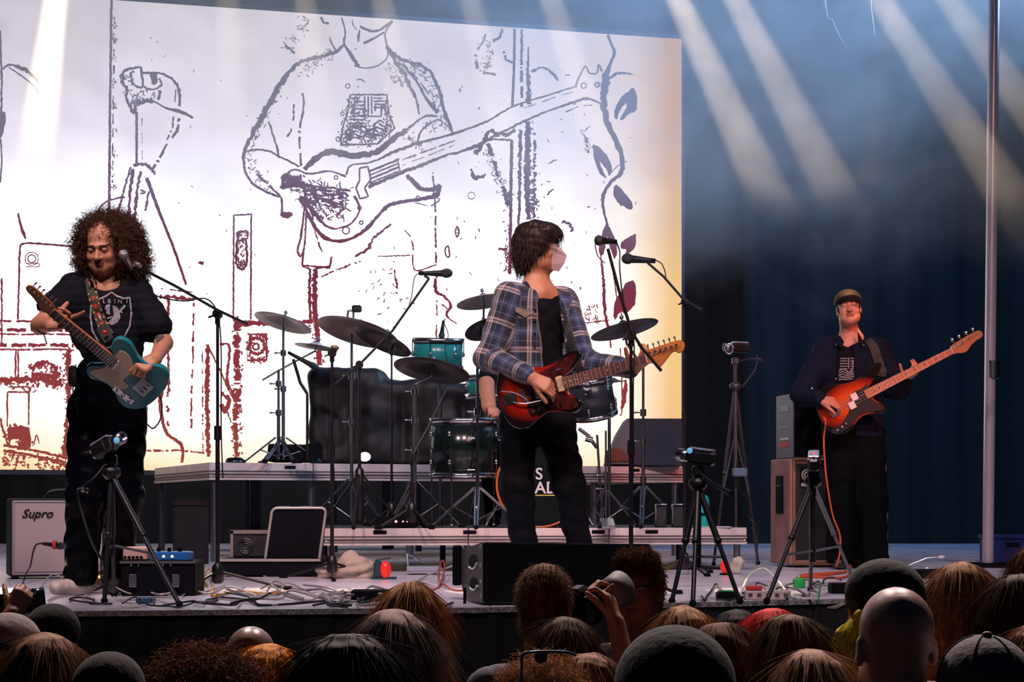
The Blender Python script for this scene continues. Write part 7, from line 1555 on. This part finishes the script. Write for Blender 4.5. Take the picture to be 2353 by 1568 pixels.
# things hanging and standing in the shadow at the far right
for lb, pts, r in (('pale strap dangling from the roof over the bass player', [(1890, -60), (1896, 10), (1901, 42), (1912, 47), (1926, 80), (1945, 112)], .008), ('thin cord hanging from the roof near the right beams', [(1998, -60), (2001, 20), (2008, 70), (2010, 84)], .006)):
    t = MB(); t.tube([P(x, y, 12.6) for x, y in pts], [r] * (len(pts) - 1) + [r * .3], 6); tag(t.build('hanging_strap', mat('pale strap', (.5, .5, .58), .6)), lb, 'strap')
t = thing('blue_lit_crate', 'blue plastic crate in the shadow at the right edge', 'crate', Vector((P(2330, 0, 12.3).x, 12.3, 0))); c = P(2330, 0, 12.3); zt_ = P(0, 1238, 12.3).z  # blue light falling on the box is painted in as its colour
q = MB(); q.box((c.x, 12.5, zt_ / 2), (.30, .35, zt_), .012); q.build('crate_body', mat('crate with painted blue light', (.006, .014, .12), .5), t); q = MB(); q.box((c.x, 12.5, zt_ + .01), (.32, .37, .03), .008); q.build('crate_rim', mat('crate with painted blue light'), t); q = MB(); q.box((c.x, 12.318, zt_ * .75), (.10, .01, .03), .003); q.build('hand_slot', M_black, t)

# ---------------------------------------------------------------- audience, seen from behind
GZ = -1.50
def hair_mat(c, name):
    return mat(name, tuple(min(.9, v * 1.5) for v in c), .65, spec=.10, var=.45, vscale=45)
SEED = [100]
def audience(label, x, top, d, kind, hc=(.05, .03, .02), hn='brown hair', cloth=(.02, .02, .025), yaw=0., s=1., length=.22, pony=None, skin=None, strands_n=2200, width=1., shoulder=True, arms=True, lean=0.):
    SEED[0] += 1; sd = SEED[0]
    zt_ = HC - (top - YH) * d / F; b = P(x, YH, d); hair_t = {'bald': .002, 'short': .012, 'curly': .055, 'long': .016, 'cap': .022, 'beanie': .028}[kind]
    C = Vector((b.x, d, zt_ - hair_t - .119 * s)); R = basis_from((math.sin(yaw), math.cos(yaw), 0)); T = lambda px_, py_, pz_: C + Vector(R @ np.array([px_, py_, pz_])) * s
    root = thing('person', label, 'person', (b.x, d, GZ)); sk = skin or M_skin
    f = Field(C - Vector((.30, .25, .36)), C + Vector((.30, .25, .2)), .009); add_head(f, C, R, s, nose=True); f.cap(T(0, -.03, -.06), T(0, -.03, -.19), .056 * s, .060 * s, .03); f.cap(T(-.13, -.03, -.24), T(.13, -.03, -.24), .055, None, .05)
    o, vs, fs = field_obj(f, 'body', sk, root)
    cm = mat('cloth %d' % sd, cloth, .85, bump=.2, bscale=30)
    f = Field(Vector((C.x - .34, d - .28, GZ + .75)), Vector((C.x + .34, d + .28, C.z - .1)), .018); sz = C.z - .255 * s
    f.cap((C.x - .15, d, sz), (C.x + .15, d, sz), .075, None, .06); f.cap((C.x, d, sz - .12), (C.x, d, GZ + .95), .16, .155, .08, (0, 1, 0), .7)
    if arms:
        for sx in (-1, 1): limb(f, [(C.x + sx * .17, d, sz - .02), (C.x + sx * .22, d + .02, sz - .30), (C.x + sx * .17, d + .15, sz - .42)], [.062, .05, .045], .04)
    f.cap(T(0, .0, -.10), T(0, -.03, -.20), .068, .07, .0, cut=True); field_obj(f, 'top', cm, root, 1, (.006, 12, sd))
    f = Field(Vector((C.x - .28, d - .2, GZ - .02)), Vector((C.x + .28, d + .2, GZ + 1.05)), .03)
    for sx in (-1, 1): limb(f, [(C.x + sx * .09, d, GZ + .88), (C.x + sx * .10, d, GZ + .48), (C.x + sx * .10, d, GZ + .1)], [.10, .08, .06], .05)
    f.cap((C.x, d, GZ + .95), (C.x, d, GZ + .88), .15, .15, .05, (0, 1, 0), .75); field_obj(f, 'trousers', M_jean, root, 1)
    for sx in (-1, 1): q = MB(); q.ball((C.x + sx * .10, d + .05, GZ + .045), (.048, .13, .045), 10, 6); q.build('shoe', M_dark_shoe, root)
    hm = hair_mat(hc, hn) if kind != 'bald' else None
    r = np.random.default_rng(sd)
    if kind in ('long', 'short', 'curly'):
        f = Field(C - Vector((.30, .28, .45)), C + Vector((.30, .28, .28)), .009); w = width
        if kind == 'short': f.ell(T(0, -.022, .040), np.array((.080, .102, .092)) * s, R, .02); f.ell(T(0, -.06, -.045), np.array((.066, .05, .06)) * s, R, .03); f.ell(T(0, .11, -.05), np.array((.09, .085, .10)) * s, R, .01, True)
        elif kind == 'curly': f.ell(T(0, -.03, .03), np.array((.135 * w, .135, .128)) * s, R, .03); f.ell(T(0, -.04, -.06), np.array((.12 * w, .10, .10)) * s, R, .05); f.noise(.006, 65, sd)
        else:
            f.ell(T(0, -.022, .042), np.array((.088 * w, .106, .094)) * s, R, .02); f.ell(T(0, -.05, -.05), np.array((.092 * w, .075, .11)) * s, R, .05)
            if not pony: f.ell(T(0, -.06, -.06 - length * .45), np.array((.098 * w, .055, .06 + length * .5)) * s, R, .05)
            f.noise(.0025, 60, sd)
        ho, hv, hf = field_obj(f, 'hair', hm, root, 0); nn = normals_of(hv, hf)
        if pony:
            pts = [T(*p) for p in pony]; f = Field(*bounds(pts, .08), .008)
            for i in range(len(pts) - 1): f.cap(pts[i], pts[i + 1], (.030, .034, .026, .030, .018, .010)[min(i, 5)], (.034, .026, .030, .018, .010, .006)[min(i, 5)], .02)
            f.noise(.003, 70, sd + 7); po, pv, pf = field_obj(f, 'ponytail', hm, root, 0); pn = normals_of(pv, pf); pk = r.choice(len(pv), 500); strands('ponytail_strands', pv[pk], pn[pk] * .5 + np.array([0, 0, -.8]), .07, 7, hm, po, .0009, .3, (0, 0), .35, .5, .3, sd)
        pk = r.choice(len(hv), strands_n)
        if kind == 'curly': strands('curls', hv[pk] - nn[pk] * .008, nn[pk], .05, 12, hm, ho, .0011, .6, (.008, 2.2), .5, .5, .6, sd)
        elif kind == 'short': strands('hair_strands', hv[pk], nn[pk] * .35 + np.array([0, -.45, -.35]), .022, 5, hm, ho, .0009, .3, (0, 0), .15, .4, .3, sd)
        else:
            # combed outward from the parting and down
            rad = hv[pk] - np.array(T(0, -.01, .14)); rad /= np.linalg.norm(rad, axis=1)[:, None]; dn = rad - nn[pk] * (rad * nn[pk]).sum(1)[:, None]; dn = dn / (np.linalg.norm(dn, axis=1)[:, None] + 1e-6) + nn[pk] * .10 + np.array([0, 0, -.25])
            strands('hair_strands', hv[pk], dn, .12, 8, hm, ho, .0011, .5, (0, 0), .12, .6, .3, sd)
    elif kind in ('cap', 'beanie'):
        f = Field(C - Vector((.2, .25, .2)), C + Vector((.2, .25, .22)), .008); hm2 = mat('hat %d' % sd, hc, .85, spec=.2, sheen=.1, bump=.35, bscale=55)
        f.ell(T(0, -.012, .048), np.array((.094, .116, .094) if kind == 'cap' else (.104, .122, .104)) * s * width, R, .02); f.plane_cut(T(0, 0, -.005 if kind == 'cap' else -.06), (0, 0, -1)); ho, hv, hf = field_obj(f, 'hat', hm2, root, 1)
        if kind == 'beanie': pass
    return root, T, C, R, hm
M_head_d = mat('dark skin', (.13, .065, .05), .38, bump=.03, bscale=150)
M_head_f = mat('pale scalp', (.50, .30, .26), .42, bump=.03, bscale=150)
t, T, *_ = audience('spectator in a pale grey cap at the far left corner', 22, 1408, 5.0, 'cap', (.42, .36, .35), 'x', (.25, .24, .26), .3)
q = MB(); q.tube(catmull([T(-.098, .0, .06), T(-.07, -.10, .05), T(0, -.128, .045), T(.07, -.10, .05), T(.098, .0, .06)], 5), .012, 8); q.build('cap_strap', M_black, t)
t, T, *_ = audience('spectator in a glossy black hat next to the photographer’s long lens', 122, 1384, 5.5, 'cap', (.012, .012, .016), 'x', (.03, .03, .03), 0, 1., width=.95)
bpy.data.materials[t.children[-1].data.materials[0].name].node_tree.nodes['Principled BSDF'].inputs['Roughness'].default_value = .2
audience('blond spectator with loose hair at the lower left', 112, 1456, 4.55, 'long', (.22, .12, .06), 'dark blond hair', (.03, .03, .04), .2, 1.02, .25, width=1.1, strands_n=3200)
audience('spectator in a black knit cap, second from the lower left', 252, 1497, 4.2, 'beanie', (.012, .012, .016), 'x', (.02, .02, .025), 0, .86)
audience('spectator with a broad mop of brown curls', 470, 1490, 4.45, 'curly', (.15, .055, .022), 'chestnut curls', (.02, .02, .03), 0, 1., width=1.08, strands_n=5200)
audience('bald spectator behind the brown curls', 578, 1437, 5.05, 'bald', skin=mat('dark scalp', (.30, .18, .15), .32), cloth=(.02, .02, .02))
audience('spectator with red and yellow dyed hair beside the bald one', 618, 1478, 4.62, 'long', (.62, .22, .02), 'yellow dyed hair', (.02, .02, .02), .1, .96, .10)
audience('tall dark-haired spectator nearest the camera below the blond ponytail', 800, 1456, 3.25, 'long', (.010, .008, .010), 'black hair', (.01, .01, .012), 0, 1.02, .25, width=1.18, strands_n=3000)
audience('grey-blond spectator with wavy hair behind the dark head', 905, 1402, 4.0, 'long', (.22, .15, .13), 'ash blond hair', (.03, .02, .02), -.1, 1.0, .30, width=1.12, strands_n=3600)
audience('blond spectator with a wavy ponytail over her shoulder at the stage edge', 944, 1336, 4.85, 'long', (.34, .16, .06), 'golden blond hair', (.03, .03, .04), .1, .94, .1, [(.055, -.07, -.07), (.085, -.09, -.12), (.115, -.09, -.17), (.105, -.09, -.22), (.125, -.09, -.27), (.105, -.09, -.31)], strands_n=3000)
t, T, C, R, hm = audience('brown-haired spectator with sunglasses pushed up, below the photographer', 1302, 1417, 4.75, 'long', (.07, .035, .02), 'warm brown hair', (.02, .02, .025), 0, .96, .2, strands_n=2600)
audience('spectator with curly blond bun under the blue glasses frame', 1246, 1502, 4.2, 'curly', (.34, .18, .07), 'sandy curls', (.02, .02, .02), 0, .62, strands_n=2600)
t = thing('blue_glasses', 'blue glasses frame propped on the curly blond head', 'glasses', P(1262, 1500, 4.1)); q = MB(); q.tube(catmull([P(1198, 1568, 4.08), P(1199, 1530, 4.08), P(1201, 1505, 4.08), P(1225, 1499, 4.08), P(1265, 1498, 4.10), P(1300, 1499, 4.12), P(1322, 1506, 4.15)], 5), .0035, 6); q.build('frame', mat('blue plastic', (.01, .06, .22), .3), t); q = MB(); q.prism([(p.x, p.z) for p in (P(1228, 1502, 4.1), P(1258, 1501, 4.1), P(1256, 1520, 4.1), P(1240, 1526, 4.1), P(1229, 1518, 4.1))], 0, .003); 
for i, v in enumerate(q.v): q.v[i] = Vector((v.x, 4.095 + v.z, v.y))
q.build('lens', mat('dark teal lens', (.01, .05, .06), .1), t)
audience('spectator with tawny parted hair beside the blue glasses', 1358, 1498, 4.5, 'long', (.20, .10, .06), 'tawny hair', (.03, .03, .03), 0, .95, .2, strands_n=2400)
audience('spectator in a dark green beanie closest to the camera', 1550, 1446, 3.25, 'beanie', (.010, .028, .030), 'x', (.01, .012, .014), 0, 1.12)
audience('blond spectator behind the dark green beanie', 1568, 1392, 5.1, 'long', (.32, .17, .08), 'light brown hair', (.03, .03, .03), -.1, 1.0, .2, strands_n=2600)
audience('spectator with dark auburn hair right of the green beanie', 1655, 1428, 4.6, 'long', (.09, .03, .012), 'auburn hair', (.02, .02, .02), .1, .98, .2)
audience('black-haired spectator farthest back beneath the right tripod', 1690, 1400, 5.5, 'long', (.012, .008, .012), 'black hair', (.02, .02, .02), 0, 1., .15)
audience('spectator with bright red dyed hair', 1766, 1396, 4.9, 'long', (.75, .012, .012), 'bright red hair', (.03, .02, .02), -.2, 1.0, .25, strands_n=2600)
audience('brown-haired spectator directly in front of the red dyed hair', 1815, 1410, 4.35, 'long', (.11, .055, .025), 'mid brown hair', (.02, .02, .02), .05, 1.02, .3, strands_n=3200)
audience('blond spectator lowest in front, left of the bald man', 1864, 1489, 3.75, 'long', (.32, .19, .12), 'pale blond hair', (.03, .03, .03), 0, .92, .2, strands_n=3000)
t, T, C, R, hm = audience('spectator in a black baseball cap with ginger hair below it', 2026, 1285, 4.75, 'cap', (.014, .024, .026), 'x', (.50, .46, .46), -.6, 1.06)
gm = hair_mat((.40, .13, .04), 'ginger hair'); f = Field(P(1930, 1560, 4.9) - Vector((.05, .3, .05)), P(2100, 1330, 4.9) + Vector((.1, .2, .1)), .008); f.ell(T(-.060, -.03, -.07), (.030, .05, .09), R, .02); f.ell(T(-.02, -.06, -.05), (.07, .04, .07), R, .02); f.noise(.003, 70, 3); ho, hv, hf = field_obj(f, 'hair', gm, t, 0); nn = normals_of(hv, hf); pk = RNG.choice(len(hv), 1200); strands('hair_strands', hv[pk], nn[pk] * .2 + np.array([0, 0, -1]), .08, 7, gm, ho, .001, .2, (0, 0), .12, .4, .3, 5)
br = MB(); a = []; b = []
for i in range(11):
    k = -1.1 + 2.2 * i / 10; a.append(T(.092 * math.sin(k), .105 * math.cos(k), .02)); b.append(T(.09 * math.sin(k), .108 * math.cos(k) + .07 * max(0, math.cos(k)) ** .7, .005))
br.add(a + b + [p - Vector((0, 0, .005)) for p in a + b], [(i, i + 1, 12 + i, 11 + i) for i in range(10)] + [(22 + i, 33 + i, 34 + i, 23 + i) for i in range(10)] + [(11 + i, 12 + i, 34 + i, 33 + i) for i in range(10)], True); br.build('brim', mat('black cap cloth', (.014, .022, .024), .8), t)
ym = hair_mat((.75, .52, .01), 'yellow hair'); f = Field(P(1920, 1560, 4.7) - Vector((.02, .1, .05)), P(2010, 1400, 4.7) + Vector((.05, .12, .05)), .008); f.cap(P(1978, 1428, 4.66), P(1958, 1460, 4.66), .028, .036, .02); f.cap(P(1958, 1460, 4.66), P(1950, 1525, 4.66), .036, .022, .02); f.noise(.004, 80, 4); ho, hv, hf = field_obj(f, 'yellow_lock', ym, t, 0); nn = normals_of(hv, hf); pk = RNG.choice(len(hv), 700); strands('yellow_strands', hv[pk], nn[pk] * .3 + np.array([-.2, 0, -1]), .06, 6, ym, ho, .001, .2, (0, 0), .15, .4, .3, 6)
audience('bald man in a grey top nearest the black baseball cap', 2056, 1346, 3.65, 'bald', skin=M_head_f, cloth=(.13, .13, .15), s=1.06)
audience('spectator with light brown hair right of the bald man', 2206, 1291, 4.95, 'long', (.26, .13, .055), 'honey hair', (.02, .02, .02), .1, 1.02, .25, strands_n=3200)
audience('long dark-haired spectator at the right edge of the crowd', 2345, 1318, 4.7, 'long', (.045, .025, .018), 'dark brown hair', (.02, .02, .02), .2, 1.05, .35, width=1.1, strands_n=3200)
audience('reddish-haired spectator cut off by the right edge, tallest there', 2392, 1243, 5.3, 'long', (.09, .025, .015), 'red brown hair', (.02, .02, .02), 0, 1.05, .3)
audience('spectator with tan hair at the lower right corner, behind the grey cap', 2385, 1432, 4.3, 'long', (.24, .11, .05), 'tan hair', (.02, .02, .02), 0, 1., .2)
t, T, C, R, hm = audience('spectator in a grey baseball cap with a red button at the lower right', 2262, 1460, 3.55, 'cap', (.20, .19, .21), 'x', (.05, .05, .06), .1, 1.06)
q = MB(); q.ball(T(0, -.03, .143), (.011, .011, .007), 10, 6); q.build('cap_button', mat('red button', (.30, .05, .06), .6), t)
q = MB()
for k in range(6):
    a0_ = 2 * PI * k / 6; q.tube([T(.095 * math.sin(u) * math.cos(a0_), -.012 + .117 * math.sin(u) * math.sin(a0_), .048 + .0955 * math.cos(u)) for u in np.linspace(.25, 1.75, 9)], .0018, 4)
q.build('cap_seam', mat('grey seam', (.13, .12, .14), .8), t)

# ---------------------------------------------------------------- photographers in the pit
def photographer_a():
    d = 5.25; t, T, C, R, hm = audience('photographer with cropped brown hair and a grey T-shirt raising a camera', 1254, 1295, d, 'short', (.15, .075, .035), 'cropped brown hair', (.10, .10, .125), .25, 1.02, arms=False, strands_n=3600)
    f = Field(Vector((C.x - .38, d - .2, C.z - .75)), Vector((C.x + .42, d + .6, C.z + .1)), .006); sz = C.z - .255
    Rsh, Rel, Rwr = Vector((C.x + .18, d + .02, sz)), Vector((C.x + .30, d + .12, sz - .18)), P(1416, 1432, d + .30)
    Lsh, Lel, Lwr = Vector((C.x - .17, d, sz)), Vector((C.x - .16, d + .25, sz - .18)), P(1345, 1420, d + .36)
    limb(f, [Rsh, Rel, Rwr], [.052, .042, .030], .02); limb(f, [Lsh, Lel, Lwr], [.052, .042, .030], .02)
    add_hand(f, Rwr, (-.25, .25, .95), (-.8, .4, -.2), 1, [(35, 50, 30), (45, 55, 30), (55, 60, 30), (60, 60, 30)], (30, 20, 20)); add_hand(f, Lwr, (.1, .3, .9), (.7, .3, -.3), -1, [(40, 50, 30)] * 4)
    field_obj(f, 'arms', M_skin, t) 
    for a, b in ((Rsh, Rel), (Lsh, Lel)):
        f = Field(Vector((C.x - .38, d - .2, C.z - .6)), Vector((C.x + .42, d + .4, C.z - .1)), .012); f.cap(a, a.lerp(b, .7), .075, .072, .03)
        field_obj(f, 'sleeve', mat('grey tee', (.10, .10, .125), .85, bump=.2, bscale=30), t, 1, (.004, 14, 71))
    cm = thing('photo_camera', 'black photo camera with a fat pale lens and hood raised by the photographer', 'camera', P(1345, 1400, d + .36)); cb = P(1352, 1392, d + .38); z = Vector((.66, .60, .30)).normalized(); u = Vector((0, 0, 1)); s_ = z.cross(u).normalized(); u = s_.cross(z); M = Matrix((s_, u, z)).transposed()
    def nb(): q = MB(); q.at(cb, M); return q
    nb().box((0, 0, -.03), (.14, .10, .07), .015).build('camera_body', M_blkpl, cm); nb().box((0, .06, -.03), (.06, .035, .06), .012).build('viewfinder', M_blkpl, cm)
    q = nb(); q.lathe([(.0001, 0), (.038, 0), (.040, .05), (.046, .055), (.046, .09)], 24); q.build('lens_barrel', mat('pale lens barrel', (.30, .29, .31), .4), cm); q = nb(); q.lathe([(.040, .09), (.050, .092), (.062, .17), (.060, .17), (.046, .10), (.0001, .095)], 24); q.build('lens_hood', mat('grey hood', (.22, .21, .23), .6), cm); q = nb(); q.lathe([(.046, .055), (.049, .056), (.049, .075), (.046, .076)], 24); q.build('focus_ring', M_black, cm)
photographer_a()
def photographer_b():
    d = 6.05; t, T, C, R, hm = audience('man with a brown quiff facing the crowd, right of the raised camera', 1470, 1270, d, 'short', (.14, .06, .025), 'brown quiff', (.012, .012, .016), PI + .35, 1.04, strands_n=2200)
    b = [c for c in t.children if c.name.startswith('body')][0]; me = b.data; vs = np.array([tuple(v.co) for v in me.vertices]) + np.array(t.location); fs = np.array([tuple(p.vertices) for p in me.polygons]); paint_face(b, vs, fs, C, R, 1.04)
    f = Field(C - Vector((.16, .18, .05)), C + Vector((.16, .16, .22)), .008); f.ell(T(0, .035, .10), (.072, .070, .034), R, .02); f.noise(.005, 70, 9); ho, hv, hf = field_obj(f, 'quiff', hm, t, 0); nn = normals_of(hv, hf); pk = RNG.choice(len(hv), 1500); strands('quiff_curls', hv[pk], nn[pk], .02, 8, hm, ho, .0011, .5, (.006, 1.5), .3, .5, .5, 8)
photographer_b()
t, T, C, R, hm = audience('photographer at the left frame edge holding a long black lens', -95, 1290, 6.0, 'short', (.05, .03, .02), 'short dark hair', (.02, .02, .02), .5, 1.0, strands_n=300)
f = Field(P(-60, 1440, 6.2) - Vector((.25, .3, .2)), P(80, 1330, 6.2) + Vector((.1, .3, .1)), .006); W0 = P(30, 1412, 6.1); limb(f, [P(-60, 1500, 6.05), W0], [.042, .03], .02); add_hand(f, W0, (.25, .5, .8), (-.3, .9, -.3), 1, [(40, 55, 30)] * 4, (35, 15, 15)); field_obj(f, 'raised_hand', mat('orange skin', (.55, .26, .16), .5), t)  # orange skin tone of the raised hand
cm = thing('photo_camera', 'black camera with a long telephoto lens at the left edge', 'camera', P(40, 1395, 6.15)); a, b = P(-20, 1392, 6.25), P(104, 1378, 6.3); z = (b - a).normalized(); x_ = z.orthogonal().normalized(); q = MB(); L_ = (b - a).length; q.lathe([(.0001, 0), (.036, 0), (.038, L_ * .35), (.043, L_ * .4), (.043, L_ * .75), (.047, L_ * .78), (.047, L_), (.041, L_), (.038, L_ * .9), (.0001, L_ * .9)], 24, a, x_, z.cross(x_), z); q.build('long_lens', mat('gloss lens black', (.012, .012, .016), .2), cm); q = MB(); q.box(a + Vector((-.04, 0, 0)), (.10, .12, .10), .015); q.build('camera_body', M_blkpl, cm); q = MB(); q.lathe([(.0435, L_ * .5), (.045, L_ * .51), (.045, L_ * .6), (.0435, L_ * .61)], 24, a, x_, z.cross(x_), z); q.build('focus_ring', M_alud, cm)

# ---------------------------------------------------------------- haze in the air over the rear of the stage
def haze_mat():
    m = bpy.data.materials.new('stage haze'); m.use_nodes = True; nt = m.node_tree
    nt.nodes.remove(nt.nodes['Principled BSDF'])
    N = nt.nodes.new; L = nt.links.new
    vs = N('ShaderNodeVolumeScatter'); L(vs.outputs[0], nt.nodes['Material Output'].inputs['Volume'])
    vs.inputs['Color'].default_value = (.9, .93, 1, 1); vs.inputs['Anisotropy'].default_value = .25
    tc = N('ShaderNodeTexCoord')
    mp = N('ShaderNodeMapping'); mp.inputs['Scale'].default_value = (.8, .8, .9); L(tc.outputs['Object'], mp.inputs[0])
    nz = N('ShaderNodeTexNoise'); nz.inputs['Scale'].default_value = 1.1; nz.inputs['Detail'].default_value = 5; nz.inputs['Distortion'].default_value = .8
    L(mp.outputs[0], nz.inputs['Vector'])
    sp = N('ShaderNodeSeparateXYZ'); L(tc.outputs['Object'], sp.inputs[0])
    # thins out below the warm layer under the roof
    a = N('ShaderNodeMath'); a.operation = 'MULTIPLY_ADD'; L(nz.outputs['Fac'], a.inputs[0]); a.inputs[1].default_value = 2.2; L(sp.outputs['Z'], a.inputs[2])
    r = N('ShaderNodeMapRange'); r.interpolation_type = 'SMOOTHSTEP'; r.inputs[1].default_value = 3.55; r.inputs[2].default_value = 4.25; r.inputs[3].default_value = .0; r.inputs[4].default_value = .13
    x2 = N('ShaderNodeMath'); x2.operation = 'MULTIPLY_ADD'; L(sp.outputs['X'], x2.inputs[0]); x2.inputs[1].default_value = .07; L(a.outputs[0], x2.inputs[2])
    L(x2.outputs[0], r.inputs[0])
    n2 = N('ShaderNodeTexNoise'); n2.inputs['Scale'].default_value = 1.7; n2.inputs['Detail'].default_value = 4; n2.inputs['Distortion'].default_value = 1.6; L(mp.outputs[0], n2.inputs['Vector'])
    r2 = N('ShaderNodeMapRange'); r2.inputs[1].default_value = .32; r2.inputs[2].default_value = .68; r2.inputs[3].default_value = .15; r2.inputs[4].default_value = 2.0; L(n2.outputs['Fac'], r2.inputs[0])
    mm = N('ShaderNodeMath'); mm.operation = 'MULTIPLY'; L(r.outputs[0], mm.inputs[0]); L(r2.outputs[0], mm.inputs[1])
    L(mm.outputs[0], vs.inputs['Density'])
    return m
hz = MB(); hz.box((.9, 12.6, 3.75), (11.6, 5.0, 4.3))
hzo = hz.build('haze', haze_mat()); tag(hzo, 'thin pale smoke hanging in the light beams above the band', 'haze', kind='stuff')
